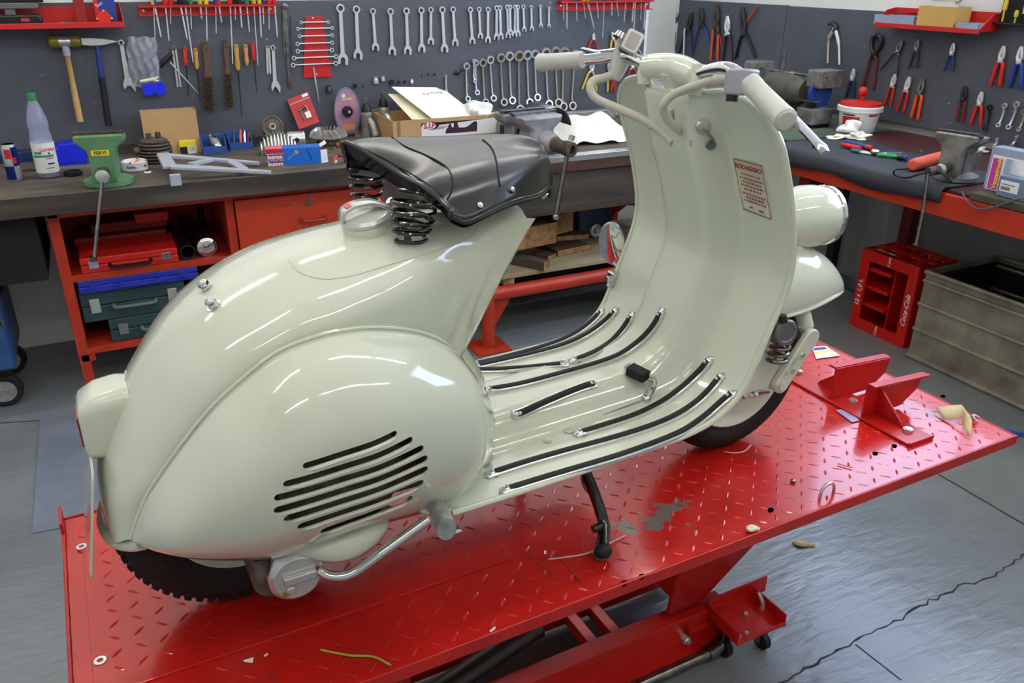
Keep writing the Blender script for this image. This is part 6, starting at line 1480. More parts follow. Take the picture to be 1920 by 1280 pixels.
hammer('mallet with amber plastic faces and a wooden handle', (121, 77), (150, 226), 'mallet'); hammer('steel hammer with a blue and black handle', (180, 77), (203, 233), 'hammer')
# --- plastic bag with spanners
c = on(268, 68, 1, PB-.03); t = thing('plastic_bag', 'clear plastic bag with bicycle spanners hanging on the panel', 'bag', tuple(c)); 
def bp(px, py, d=.0): v = on(px, py, 1, PB-.03); return Vector((v.x-c.x, -d, v.z-c.z))
rows = []
for v in range(25):
    row = []
    for u in range(19):
        f, g = u/18, v/24; l = bp(238+2*g, 69+g*92); r = bp(292+10*g, 69+g*95); p_ = l.lerp(r, f); bulge = .022*math.sin(PI*f)*math.sin(PI*min(1, g*1.1))
        row.append(p_+Vector((.003*math.sin(17*g+5*f), -bulge-.005*math.sin(9*f+7*g)-.004*math.sin(23*f-11*g)-.003*math.sin(31*g+19*f), .003*math.sin(13*f))))
    rows.append(row)
MB().grid(rows).obj('bag_sheet', 'bag_plastic', t, angle=30)
MB().tube([bp(262, 152, .012), bp(290, 147, .018)], [.006, .007], 8, flat=(1, .5)).tube([bp(289, 147, .018), bp(296, 143, .018)], .004, 6).tube([bp(289, 149, .018), bp(296, 151, .018)], .004, 6).obj('flat_spanner', 'paper_cream', t)
MB().prism([(bp(q, w).x, bp(q, w).z) for q, w in ((266, 158), (306, 152), (312, 174), (298, 180), (290, 172), (282, 181), (268, 178))], -.012, .004, 1).obj('blue_wrapper', 'blue_bright', t, smooth=False, bevel=.003)
loc, rot, L = hang('b', (226, 74), (243, 172)); 
b = MB(); ring_(b, 0, -.012, .012, .007, -.008, -.001); b.prism([(-.007, -.02), (.007, -.02), (.010, -L*.75), (-.010, -L*.75)], -.008, -.001, 1).prism([(-.012, -L*.74), (.014, -L*.74), (.028, -L*.86), (.024, -L), (.016, -L*.93), (.0, -L*.84), (-.018, -L*.95), (-.022, -L*.85)], -.01, -.001, 1)
simple('adjustable_wrench', 'wrench', b.mesh('adjustable_wrench', 'wrench', False), loc, rot, 'large adjustable wrench hanging half behind the plastic bag')
# adjustable wrench in the middle and two thin keys
loc, rot, L = hang('b', (511, 84), (516, 170)); simple('adjustable_wrench', 'wrench', b.mesh('adjustable_wrench', 'wrench', False), loc, rot, 'adjustable wrench hanging beside the tall steel rule').scale = (.85, 1, L/.135 if 0 else 1)
for i, (a, c2) in enumerate((((500, 86), (502, 141)), ((504, 86), (507, 141)))):
    loc, rot, L = hang('b', a, c2); b2_ = MB(); ring_(b2_, 0, -.006, .006, .0035, -.004, -.001, 12); b2_.prism([(-.004, -.011), (.004, -.011), (.0045, -L*.9), (0, -L), (-.0045, -L*.9)], -.003, -.001, 1)
    simple('flat_key', 'key', b2_.mesh('flat_key', 'wrench', False), loc, rot, ('narrow flat steel key, left of the pair beside the adjustable wrench', 'narrow flat steel key, right of the pair touching the adjustable wrench')[i])
# tall folding steel rule / caliper
loc, rot, L = hang('b', (534, 9), (543, 165)); t = thing('steel_rule', 'tall folding steel rule with a round pivot', 'rule', loc, 0, None, rot)
MB().prism([(-.006, 0), (.006, 0), (.006, -L), (-.006, -L)], -.004, -.001, 1).obj('blade', 'steel', t, smooth=False)
MB().prism([(-.013, -.008), (-.003, -.004), (-.012, -L*.6), (-.020, -L*.6)], -.007, -.004, 1).obj('blade', 'steel', t, smooth=False)
MB().lathe([(.014, 0), (.014, .005), (.006, .007), (0, .007)], 20, frame((0, -.003, -.008), (0, -1, 0))).obj('pivot', 'steel', t)
loc, rot, L = hang('b', (544, 30), (546, 104)); simple('thin_rod', 'rod', MB().tube([(0, -.004, 0), (0, -.004, -L)], .002, 6).mesh('thin_rod', 'steel_dark'), loc, rot, 'thin dark rod hanging right of the tall steel rule')
# files and wooden-handled tools
def filet(label, a, mid, c2, m, hr=.012, shaft='steel_dark', r=.0028):
    loc, rot, L = hang('b', a, c2); Lh = hang('b', a, mid)[2] if mid else L*.9; t = thing('file', label, 'file', (loc[0], loc[1]-.012, loc[2]), 0, None, rot)
    MB().lathe([(0, 0), (hr*.75, -.004), (hr, -.02), (hr*.8, -Lh*.5), (hr*1.05, -Lh*.8), (hr*.6, -Lh), (0, -Lh)], 14).obj('handle', m, t)
    MB().cyl((0, -hr*.9, -.012), (0, -hr*1.02, -.012), .003, seg=8).obj('hang_hole', 'black', t)
    if mid and c2 != mid: MB().tube([(0, 0, -Lh+.004), (0, 0, -L)], [r, r*.6], 6).obj('blade', shaft, t)
filet('thin tool with a short red handle beside the white rules', (345, 86), (348, 122), (353, 181), 'handle_red', .010); filet('round file with a short wooden handle left of the wire brushes', (365, 89), (367, 129), (375, 188), 'wood_light', .010)
filet('long file with a turned pale wooden handle', (441, 82), (444, 131), (453, 219), 'wood_light', .012); filet('short pale wooden handle with a bright ferrule', (459, 82), (462, 121), (462.4, 123), 'wood_light', .010, 'steel_bright', .006)
filet('thin file with a red handle right of the pale wooden handles', (472, 78), (475, 113), (481, 174), 'handle_red', .010)
def brush(label, a, c2, w, side):
    loc, rot, L = hang('b', a, c2); t = thing('wire_brush', label, 'brush', (loc[0], loc[1]-.004, loc[2]), 0, None, rot)
    MB().prism([(-w*.5, 0), (-w*.15, .002) , (w*.5, 0), (w*.85, -L*.1), (w*.55, -L*.3), (w*.75, -L*.45), (w*.95, -L*.6), (w*.9, -L*.97), (-w*.9, -L*.97), (-w*.95, -L*.6), (-w*.75, -L*.45), (-w*.55, -L*.3), (-w*.85, -L*.1)], -.014, -.001, 1).obj('handle', 'wood_handle_brown', t, smooth=False, bevel=.003)
    b = MB(); rnd = random.Random(int(a[0]))
    for i in range(14):
        for j in range(5):
            x = -w+2*w*(j+.5)/5+rnd.uniform(-.002, .002); z = -L*.47-L*.52*(i+.5)/14
            b.tube([(x, -.012, z), (x+rnd.uniform(-.003, .003), -.034, z+rnd.uniform(-.003, .003))], [.0035, .0028], 5)
    b.obj('bristles', 'bristle', t, kind='stuff', merge=False)
    MB().cyl((0, -.0135, -L*.1), (0, -.0148, -L*.1), .004, seg=10).obj('hang_hole', 'black', t)
brush('wide wire brush with brown wooden handle', (385, 79), (392, 208), .021, 0); brush('narrow wire brush with brown wooden handle', (422, 75), (430, 203), .015, 1)
# divider with white legs, black brush handle, thin rod crossing
loc, rot, L = hang('b', (325, 88), (334, 163)); t = thing('gauge', 'hanging gauge with two pale flat legs and a cross bar', 'gauge', loc, 0, None, rot)
for dx in (-.004, .008): MB().prism([(dx-.004, -.008), (dx+.004, -.008), (dx+.006, -L), (dx-.002, -L)], -.006, -.002, 1).obj('leg', 'steel_bright', t, smooth=False)
MB().tube([(-.02, -.006, -.006), (.035, -.006, -.006)], .002, 6).lathe([(.011, 0), (.011, .004), (0, .005)], 16, frame((0, -.003, -.004), (0, -1, 0))).obj('cross_bar', 'steel', t)
loc, rot, L = hang('b', (318, 116), (371, 174)); simple('probe_rod', 'rod', MB().tube([(0, -.014, 0), (0, -.014, -L*.8), (0, -.014, -L)], [.003, .003, .001], 6).mesh('probe_rod', 'wrench'), loc, rot, 'thin bright rod hanging slantwise below the gauge')
loc, rot, L = hang('b', (322, 100), (298, 124)); simple('black_grip_tool', 'tool', MB().tube([(0, -.014, 0), (0, -.014, -L*.5), (0, -.014, -L)], [.008, .012, .010], 10).mesh('black_handle', 'black'), loc, rot, 'short black handle hanging slantwise left of the gauge')
# sockets on pegs
for i, (px, py, r, h, m) in enumerate(((615, 166, .014, .035, 'steel_dark'), (665, 160, .010, .018, 'steel_dark'), (703, 150, .013, .030, 'wrench'), (717, 147, .010, .022, 'wrench'), (733, 153, .012, .020, 'steel_dark'), (747, 154, .007, .014, 'steel_dark'), (758, 153, .006, .012, 'steel_dark'), (771, 152, .008, .022, 'wrench'), (680, 161, .004, .010, 'steel_dark'), (790, 140, .004, .010, 'steel_dark'), (803, 139, .004, .010, 'steel_dark'), (815, 139, .004, .010, 'steel_dark'))):
    p = on(px, py, 1, PB); nm = ['big dark socket right of the awl', 'small dark socket above the oval blister pack', 'big chrome socket on the panel above the impact wrenches', 'narrow chrome socket beside the big chrome socket', 'dark socket with flange above the chrome impact wrench', 'small dark socket above the left edge of the white papers', 'tiny dark socket above the white papers', 'tall chrome socket above the white papers', 'tiny peg socket right of the small dark socket', 'leftmost tiny peg above the papers', 'middle tiny peg above the papers', 'rightmost tiny peg above the papers'][i]
    b = MB(); b.lathe([(r*.6, -h/2), (r, -h/2), (r, h*.1), (r*.8, h*.2), (r*.8, h/2), (r*.45, h/2), (r*.45, h*.3), (0, h*.3)], 16)
    tag(b.obj('socket', m, loc=(p.x, PB-r-.001, p.z)), nm, 'socket')
loc, rot, L = hang('b', (835, 140), (836, 172)); simple('small_wrench', 'wrench', combi(L*1.05), loc, rot, 'small wrench hanging alone above the white papers')
p = on(857, 136, 1, PB); tag(MB().lathe([(.012, 0), (.012, .008), (.006, .012), (0, .012)], 16, frame((0, 0, 0), (0, -1, 0))).tube([(-.025, -.006, -.004), (.03, -.006, .012)], .003, 6).obj('circlip_tool', 'steel_dark', loc=tuple(p)), 'small black round gadget left of the ring spanners', 'gadget')
# --- pliers
def pliers(label, wall, jt, h1, h2, m, jm='steel', kind='std', name='pliers', hw=.0055, group=None, m2=None, piv=.36):
    """jt jaw tip, h1/h2 handle ends in the photo"""
    pl = (lambda q: on(*q, 1, PB-.006)) if wall == 'b' else (lambda q: on(*q, 0, PR-.006))
    a, e1, e2 = pl(jt), pl(h1), pl(h2); t = thing(name, label, 'pliers', tuple(a), 0 if wall == 'b' else -PI/2, group)
    def lc(v): d = v-a; return Vector((d.x if wall == 'b' else -d.y, 0, d.z))
    E1, E2 = lc(e1), lc(e2); mid = (E1+E2)/2; P = mid*piv; ax = P.normalized(); sx = Vector((-ax.z, 0, ax.x)); sx = sx if sx.x > 0 else -sx
    L = mid.length; jw = L*.055+.002
    for s, E in ((-1, E1), (1, E2)):
        if kind == 'pincer': jaw = cat_rom([Vector((0, 0, 0))+sx*s*.001, sx*s*jw*1.8+P*.25, sx*s*jw*1.3+P*.7, P], 4)
        else: jaw = [Vector((0, 0, 0))+sx*s*jw*.25, P*.35+sx*s*jw*.6, P*.75+sx*s*jw*.9, P]
        MB().tube([v+Vector((0, -.008, 0)) for v in jaw], [jw*.45]+[jw*.7]*(len(jaw)-2)+[jw*.8], 8, flat=(1, 1)).obj('jaw', jm, t)
        sgn = -s if kind == 'x' else s
        hs_ = cat_rom([P, P*.86+E*.14+sx*s*jw*.9, P*.5+E*.5+sx*s*L*.035, E], 5)
        n = len(hs_); k0 = int(n*.22)
        MB().tube([v+Vector((0, -.007, 0)) for v in hs_[:k0+2]], jw*.6, 8).obj('shank', jm, t)
        MB().tube([v+Vector((0, -.007, 0)) for v in hs_[k0:]], [hw*.8]+[hw]*(n-k0-2)+[hw*.75], 10).obj('handle', (m if s < 0 or not m2 else m2), t)
    MB().lathe([(jw*.95, -.001), (jw*.95, .004), (jw*.5, .006), (0, .006)], 14, frame(tuple(P+Vector((0, -.012, 0))), (0, -1, 0))).obj('pivot', jm, t)
    return t
pliers('small pliers with red handles above the left grip of the bars', 'b', (1112, 62), (1101, 92), (1120, 93), 'handle_red', 'wrench'); pliers('side cutters with yellow handles hanging behind the cycle computer', 'b', (1147, 60), (1143, 96), (1156, 96), 'handle_yellow', 'wrench')
pliers('pliers with yellow and red handles right of the ring spanners', 'b', (1110, 112), (1090, 167), (1117, 170), 'handle_yellow', 'wrench', hw=.006, m2='handle_yellow'); pliers('pliers with red and yellow handles behind the brake cable', 'b', (1141, 112), (1138, 172), (1152, 172), 'handle_yellow', 'wrench', m2='handle_red')
pliers('pliers with slim red handles left of the long-nosed red pair', 'b', (1155, 110), (1145, 170), (1168, 168), 'handle_red', 'wrench'); pliers('long-nosed pliers with red handles at the right end of the panel', 'b', (1186, 108), (1169, 168), (1193, 148), 'handle_red', 'wrench')
# right wall, upper group
pliers('steel pincers with bare legs, leftmost on the right wall', 'r', (1266, 22), (1257, 102), (1268, 95), 'steel', 'steel', 'pincer', hw=.004); pliers('dark water pump pliers with navy handles', 'r', (1297, 24), (1272, 105), (1300, 105), 'handle_dblue', 'steel_dark', hw=.007)
loc, rot, L = hang('r', (1288, 53), (1286, 108)); simple('steel_bar', 'bar', MB().tube([(0, -.02, 0), (0, -.02, -L)], .006, 8).mesh('steel_bar', 'wrench'), loc, rot, 'bright steel bar hanging over the navy pump pliers')
pliers('circlip pliers with blue handles and a fork tip', 'r', (1316, 15), (1299, 98), (1338, 98), 'handle_blue', 'steel_dark', hw=.007); pliers('orange pump pliers hanging behind the headset', 'r', (1346, 10), (1334, 114), (1347, 114), 'handle_orange', 'rust', hw=.009)
pliers('slim pliers with one red and one black handle beside the orange pair', 'r', (1348, 45), (1339, 92), (1356, 92), 'black', 'steel_dark', m2='handle_red', hw=.004)
pliers('chrome locking pliers with dark handles', 'r', (1366, 30), (1357, 114), (1374, 114), 'steel_dark', 'wrench', hw=.009); pliers('big black pliers with dark grips, rightmost of the upper group', 'r', (1393, 14), (1380, 110), (1418, 108), 'black', 'steel_dark', hw=.009, piv=.5)
loc, rot, L = hang('r', (1424, 13), (1406, 38)); simple('red_grip_tool', 'tool', MB().tube([(0, -.016, 0), (0, -.016, -L*1.05)], [.005, .007], 8).mesh('red_handle', 'handle_red'), loc, rot, 'short red handle above the big black pliers')
def lever():
    t = thing('locking_pliers', 'large bare locking pliers with two curved chrome handles', 'pliers', tuple(on(1558, 44, 0, PR-.006)), -PI/2); a = on(1558, 44, 0, PR-.006)
    lc = lambda px, py: Vector((-(on(px, py, 0, PR-.006).y-a.y), -.012, on(px, py, 0, PR-.006).z-a.z))
    MB().tube(cat_rom([lc(1567, 52), lc(1572, 64), lc(1576, 85), lc(1577, 121)], 5), [.012]*4+[.010]*6+[.007]*6, 10).obj('handle', 'wrench', t)
    MB().tube(cat_rom([lc(1566, 58), lc(1558, 72), lc(1556, 90), lc(1555, 118)], 5), [.012]*6+[.007]*10, 10).obj('handle', 'wrench_old', t)
    MB().tube(cat_rom([lc(1556, 46), lc(1562, 43), lc(1570, 50), lc(1568, 60)], 4), [.006]*4+[.012]*5+[.014]*4, 10).obj('jaw', 'steel_dark', t)
lever()
for lab, jt, h1, h2, m, kind, hw, jm in (('long carpenter pincers with dark red handles', (1648, 64), (1619, 164), (1639, 168), 'handle_maroon', 'pincer', .008, 'steel_dark'), ('bare locking pliers with wide spread dark legs', (1694, 75), (1652, 132), (1685, 142), 'steel_dark', 'std', .004, 'steel'),
    ('small dark green-handled pliers under the red shelf', (1724, 74), (1706, 128), (1722, 128), mat('handle_dgreen', (32, 52, 56), .5), 'std', .006, 'steel'), ('small pliers with blue handles under the middle of the red shelf', (1791, 81), (1771, 133), (1787, 135), 'handle_blue', 'std', .006, 'wrench'),
    ('combination pliers with red handles at the far right', (1885, 86), (1858, 160), (1876, 162), 'handle_red', 'std', .009, 'wrench'), ('combination pliers with blue handles at the right edge', (1918, 87), (1894, 164), (1915, 167), 'handle_blue', 'std', .010, 'wrench'),
    ('small pliers with navy handles above the white bucket', (1603, 129), (1588, 182), (1603, 184), 'handle_dblue', 'std', .008, 'wrench'), ('side cutters with short red handles above the black mat', (1681, 139), (1659, 196), (1671, 199), 'handle_red', 'std', .007, 'wrench'),
    ('pliers with red upper and dark lower handles', (1708, 144), (1683, 209), (1696, 211), 'handle_red', 'std', .007, 'wrench'), ('pliers with orange-red handles, third of the short row', (1733, 148), (1710, 221), (1722, 224), 'handle_orange', 'std', .009, 'steel'),
    ('long pliers with dark maroon handles', (1812, 161), (1795, 229), (1807, 231), 'handle_maroon', 'std', .006, 'steel_dark'), ('pliers with bright red handles beside the maroon pair', (1843, 172), (1821, 234), (1840, 236), 'handle_red', 'std', .008, 'wrench')):
    pliers(lab, 'r', jt, h1, h2, m, jm, kind, hw=hw)
for i, (a, c2, m, nm) in enumerate((((1861, 196), (1849, 246), 'steel_dark', 'thin dark spanner with a bright tip'), ((1889, 193), (1874, 238), 'wrench', 'short chrome ring spanner on the right wall'), ((1912, 190), (1893, 242), 'wrench', 'longer chrome ring spanner beside the short one'), ((1925, 205), (1913, 246), 'wrench_old', 'ring spanner cut by the right edge of the photo'), ((1874, 258), (1866, 275), 'wrench', 'flat chrome key standing behind the organiser box'), ((1911, 254), (1900, 272), 'wrench', 'second flat chrome key behind the organiser box'))):
    loc, rot, L = hang('r', a, c2); simple('ring_spanner', 'spanner', ringsp(L, m, 1.2), loc, rot, nm)
# ---------------------------------------------------------------- red wall shelf, left
a = on(233, 47, 1, PB-.12); t = thing('wall_shelf', 'red sheet metal shelf at the top left of the tool panel', 'shelf', (a.x, PB, a.z))
MB().box((-1.2, -.13, 0), (0, 0, .003)).obj('shelf_plate', 'shelf_red', t, smooth=False, bevel=.001)
MB().box((-1.2, -.133, -.008), (0, -.128, .014)).obj('shelf_lip', 'shelf_red', t, smooth=False, bevel=.002)
MB().box((-1.2, -.003, 0), (0, 0, .07)).obj('shelf_back', 'shelf_red', t, smooth=False)
MB().prism([(-.13, 0), (0, 0), (0, .085), (-.05, .07), (-.13, .012)], -.003, 0, 0).obj('shelf_end', 'shelf_red', t, smooth=False)
zs = a.z+.003
def onS(px, Y): return on(px, 35, 1, Y).x
x = onS(196, PB-.10); m = thing('magnet_holder', 'red arrow-shaped welding magnet standing on the left shelf', 'magnet', (x, PB-.10, zs))
s = .0013; MB().prism([(-.020, 0), (.020, 0), (.020, .018), (.033, .018), (.033, .021), (.004, .055), (-.004, .055), (-.033, .021), (-.033, .018), (-.020, .018)], -.006, .006, 1, Matrix.Scale(1.05, 4)).obj('magnet_plate', 'handle_red', m, smooth=False, bevel=.001)
for px, pz in ((0, .051), (-.027, .022), (.027, .022)): MB().lathe([(.0035, 0), (.003, .002), (0, .003)], 10, frame((px, -.0063, pz), (0, -1, 0))).obj('rivet', 'steel_bright', m)
tag(MB().box((-.02, -.02, 0), (.02, .02, .10)).obj('red_tin', mat('dark_red_tin', (140, 34, 30), .4), smooth=False, bevel=.002, loc=(onS(153, PB-.06), PB-.06, zs)), 'dark red tin left of the arrow magnet', 'tin')
bl = thing('blue_carton', 'blue carton with a red side behind the arrow magnet', 'box', (onS(205, PB-.04), PB-.04, zs))
MB().box((-.035, -.025, 0), (.03, .025, .12)).obj('carton_body', 'handle_blue', bl, smooth=False, bevel=.001); MB().box((-.05, -.027, 0), (-.035, .025, .12)).obj('carton_side', 'label_red', bl, smooth=False)
text('carton_text', 'Sun', .02, 'text_white', bl, T(-.03, -.0275, .075) @ Rx(PI/2) @ Rz(R(30)))
pn = thing('marker_pen', 'small blue marker pen lying on the left red shelf', 'pen', (onS(131, PB-.10), PB-.09, zs+.006)); MB().cyl((-.028, 0, 0), (.03, .02, .0), .0055, seg=10).obj('barrel', 'handle_dblue', pn); MB().cyl((-.04, -.004, 0), (-.027, .0003, 0), .0045, seg=10).obj('tip', 'brass', pn)
dr = thing('power_tool', 'black and grey power tool lying on the left red shelf', 'power tool', (onS(40, PB-.07), PB-.07, zs))
MB().rbox((-.18, -.045, 0), (.075, .045, .042), .02, 4, ax=1).obj('tool_body', 'black', dr, bevel=.008)
MB().rbox((-.18, -.03, .062), (.07, .03, .085), .010, 3, ax=1).obj('tool_cover', mat('grey_plastic', (98, 100, 98), .5), dr, bevel=.004)
MB().box((-.05, -.025, .04), (-.015, .025, .064)).obj('tool_foot', 'grey_plastic', dr, smooth=False); MB().box((.0, -.0455, .018), (.03, -.0445, .028)).obj('red_mark', 'handle_red', dr, smooth=False)
MB().box((-.18, -.02, .085), (.09, .045, .16)).obj('tool_case', 'black_matt', dr, smooth=False, bevel=.003)
# ---------------------------------------------------------------- red wall shelf, right wall
A0 = on(1640, 46, 0, PR-.13); A1 = on(1836, 62, 0, PR-.13)
t = thing('wall_shelf', 'red sheet metal shelf on the right wall holding small boxes', 'shelf', (PR, A0.y, A0.z), -PI/2); W = A0.y-A1.y
MB().box((0, -.13, 0), (W, 0, .003)).obj('shelf_plate', 'shelf_red', t, smooth=False, bevel=.001); MB().box((0, -.133, -.010), (W, -.128, .012)).obj('shelf_lip', 'shelf_red', t, smooth=False, bevel=.002)
MB().box((0, -.003, 0), (W, 0, .08)).obj('shelf_back', 'shelf_red', t, smooth=False)
for x in (0, W-.003): MB().prism([(-.13, 0), (0, 0), (0, .08), (-.06, .07), (-.13, .012)], x, x+.003, 0).obj('shelf_end', 'shelf_red', t, smooth=False)
zs = A0.z+.003
def onR(px, py, d): v = on(px, py, 0, PR-d); return v.y
y = onR(1684, 40, .09); 
def tray(name, label, y, w, d, h, m, dep=.08, z=None):
    t = thing(name, label, 'tray', (PR-dep, y, z or zs), -PI/2)
    for q, nm in (((-w/2, -d/2, 0, w/2, d/2, .002), 'tray_floor'), ((-w/2, -d/2, 0, w/2, -d/2+.002, h), 'tray_wall'), ((-w/2, d/2-.002, 0, w/2, d/2, h), 'tray_wall'), ((-w/2, -d/2, 0, -w/2+.002, d/2, h), 'tray_wall'), ((w/2-.002, -d/2, 0, w/2, d/2, h), 'tray_wall')):
        MB().box(q[:3], q[3:]).obj(nm, m, t, smooth=False)
tray('plastic_tray', 'clear plastic tray at the left end of the right red shelf', y, .24, .09, .045, 'frost_plastic')
tag(MB().box((-.09, -.003, 0), (.09, .003, .006), Rz(R(0))).obj('flat_bar', 'steel', smooth=False, loc=(PR-.075, onR(1695, 34, .08), zs+.05)), 'flat metal strip lying on the clear plastic tray', 'strip')
yb = onR(1766, 40, .08); t = carton('small_carton', 'yellowish cardboard box in the middle of the right red shelf', (PR-.075, yb, zs), .20, .11, .095, -PI/2, mat('cardboard_yellow', (206, 170, 96), .8, 0, c2=(196, 158, 84), vscale=6))
tb = thing('white_tub', 'white plastic tub standing in the yellowish cardboard box', 'tub', (PR-.075, yb, zs+.02)); MB().lathe([(.05, 0), (.062, .10), (.068, .102), (.068, .112), (.062, .112), (.056, .1), (.045, .004)], 28, Matrix.Diagonal((.7, 1.15, 1, 1))).obj('tub_wall', 'white_plastic', tb)
tag(MB().tube([(0, 0, 0), (.0, -.16, .10)], .005, 8).obj('stick', 'steel_bright', loc=(PR-.09, yb-.02, zs+.085)), 'thin bright stick poking out of the cardboard box', 'stick')
tray('plastic_tray', 'shallow clear tray at the right end of the right red shelf', onR(1822, 50, .09), .12, .09, .03, 'frost_plastic')
# black rack with yellow drivers, top right corner
A0 = on(1862, 44, 0, PR-.05); t = thing('tool_rack', 'black tool rack with yellow-handled tools at the top right corner', 'rack', (PR, A0.y, A0.z), -PI/2)
MB().box((0, -.06, 0), (.5, 0, .006)).obj('rack_ledge', 'steel_dark', t, smooth=False); MB().box((0, -.012, .006), (.5, 0, .2)).obj('rack_back', 'black_matt', t, smooth=False)
for i, (x, z, h) in enumerate(((.03, .055, .05), (.09, .03, .03), (.12, .10, .06), (.19, .09, .07), (.26, .05, .05))):
    MB().lathe([(.004, -h*.9), (.004, 0), (.009, .002), (.010, h*.6), (.006, h)], 10, T(x, -.035, z)).obj('driver', 'handle_yellow' if i % 2 == 0 else 'handle_clear', t)
# ---------------------------------------------------------------- right bench
RX = 2.87
rb = thing('right_bench', 'red steel workbench along the right wall with a dark top', 'workbench', (RX, 2.0, 0))
MB().box((.02, -1.1, ZB-.012), (XR-.005-RX, 1.06, ZB)).obj('bench_top', mat('bench_darkred', (84, 34, 34), .4, 0, c2=(60, 40, 40), vscale=4), rb, smooth=False, bevel=.002)
MB().box((0, -1.1, ZB-.105), (.05, 1.06, ZB-.013)).obj('front_rail', 'bench_red', rb, smooth=False, bevel=.004)
MB().box((XR-.06-RX, -1.1, ZB-.105), (XR-.01-RX, 1.06, ZB-.013)).obj('back_rail', 'bench_red', rb, smooth=False, bevel=.004)
MB().box((-.004, -1.1, ZB-.010), (.10, -.05, ZB+.016)).obj('edge_board', mat('edge_board', (84, 78, 62), .8, 0, c2=(60, 56, 46), vscale=10), rb, smooth=False, bevel=.002)
for x, y in ((.05, .82), (XR-RX-.1, .82), (.05, -1.0), (XR-RX-.1, -1.0)): MB().box((x, y-.03, 0), (x+.06, y+.03, ZB-.105)).obj('leg', mat('leg_darkred', (112, 28, 24), .5) if 'leg_darkred' not in MATS else 'leg_darkred', rb, smooth=False, bevel=.003)
# green bench continuing the row
gb = thing('green_bench', 'short dull green bench under the grinder in the corner', 'workbench', (3.05, 3.08, 0))
MB().box((0, 0, ZB-.03), (XR-.01-3.05, .90, ZB)).obj('bench_top', 'green_bench', gb, smooth=False, bevel=.003)
for x, y in ((.45, .2), (.45, .86), (.66, .2), (.66, .86)): MB().box((x-.025, y-.025, 0), (x+.025, y+.025, ZB-.031)).obj('leg', 'steel_dark', gb, smooth=False)
# black rubber mat folding over the front edge
rows = []
for i in range(27):
    y = 3.02-(3.02-2.06)*i/26; w = .004*math.sin(i*1.3)+.003*math.sin(i*.7)
    e = .50-.10*(i/26)+.02*math.sin(i*.5)
    rows.append([Vector((RX-.016+w*.4, y, ZB-.058-.010*math.sin(i*.45))), Vector((RX-.018+w, y, ZB-.03)), Vector((RX-.014+w, y, ZB-.002)), Vector((RX+.006, y, ZB+.008+abs(w)*.6)), Vector((RX+.04, y, ZB+.006+abs(w))), Vector((RX+.16, y, ZB+.005+abs(w)*.5)), Vector((RX+e, y, ZB+.005))])
b = MB(); b.grid(rows); tag(b.obj('rubber_mat', 'mat_rubber', angle=80, solid=.006), 'black rubber mat hanging over the front of the right bench', 'mat')
ZM = ZB+.011
# screwdrivers lying on the mat
def lying(name, label, cat, a, b_, parts, z=ZM):
    A, B_ = on(*a, 2, z), on(*b_, 2, z); d = B_-A; t = thing(name, label, cat, tuple(A), math.atan2(d.y, d.x)); L = d.length
    for nm, f0, f1, r0, r1, m in parts: MB().tube([(L*f0, 0, max(r0, r1)), (L*(f0*.7+f1*.3), 0, max(r0, r1)), (L*f1, 0, max(r0, r1))], [r0, max(r0, r1), r1], 12).obj(nm, m, t)
lying('screwdriver', 'blue-topped screwdriver lying on the black mat', 'screwdriver', (1584, 271), (1634, 283), (('handle', 0, .8, .010, .012, 'handle_blue'), ('end_knob', .8, 1, .012, .010, 'handle_red')))
lying('screwdriver', 'red screwdriver lying under the blue one on the black mat', 'screwdriver', (1578, 276), (1628, 287), (('handle', 0, .7, .010, .012, 'handle_red'), ('shaft', .7, 1, .004, .004, 'wrench')))
lying('bit_driver', 'teal-handled bit driver lying on the black mat', 'screwdriver', (1596, 285), (1632, 291), (('handle', 0, .45, .008, .009, mat('teal', (20, 120, 125), .4)), ('shaft', .45, 1, .005, .006, 'wrench')))
lying('ratchet', 'chrome ratchet with a dark handle lying on the black mat', 'ratchet', (1633, 291), (1690, 293), (('head', 0, .22, .014, .012, 'chrome'), ('neck', .2, .5, .006, .007, 'wrench'), ('handle', .5, 1, .008, .009, mat('slate_handle', (62, 76, 92), .4))))
t = pl = thing('small_cutters', 'small green-handled cutters lying on the black mat', 'pliers', tuple(on(1683, 297, 2, ZM)), R(-60))
for s in (-1, 1): MB().tube(cat_rom([(0, 0, .008), (-.02, s*.012, .008), (-.06, s*.012, .008), (-.085, s*.016, .008)], 4), .007, 8).obj('handle', 'handle_green', t)
MB().tube([(0, 0, .008), (.03, 0, .008), (.045, 0, .006)], [.010, .009, .004], 8).obj('jaws', 'steel', t)
t = thing('tape_plug', 'blue-ended round plug lying beside the green cutters', 'plug', tuple(on(1695, 301, 2, ZM)), R(-70)); MB().cyl((-.03, 0, .012), (.0, 0, .012), .012, seg=14).obj('plug_body', 'steel_dark', t); MB().cyl((0, 0, .012), (.012, 0, .012), .013, seg=14).obj('plug_end', 'handle_blue', t)
A, B_ = on(1710, 313, 2, ZM+.02), on(1765, 297, 2, ZM+.02); d = B_-A
t = thing('grinder_handle', 'fat orange-red round handle lying behind the right vise', 'handle', (A.x, A.y, ZM), math.atan2(d.y, d.x)); MB().lathe([(.0, 0), (.018, 0), (.024, .006), (.026, .03), (.024, d.length), (0, d.length+.01)], 24, frame((0, 0, .027), (1, 0, 0))).obj('handle_body', mat('orange_grip', (214, 92, 66), .5), t)
tag(MB().tube(cat_rom([on(1745, 313, 2, ZM), on(1715, 316, 2, ZM), on(1680, 318, 0, RX-.03), on(1678, 328, 0, RX-.035), on(1700, 333, 0, RX-.04), on(1730, 325, 0, RX-.05), on(1760, 322, 2, ZM+.05), on(1785, 340, 0, RX+.02)], 6), .004, 8).obj('electric_cable', 'rubber'), 'thin black cord looping around the right vise', 'cable')
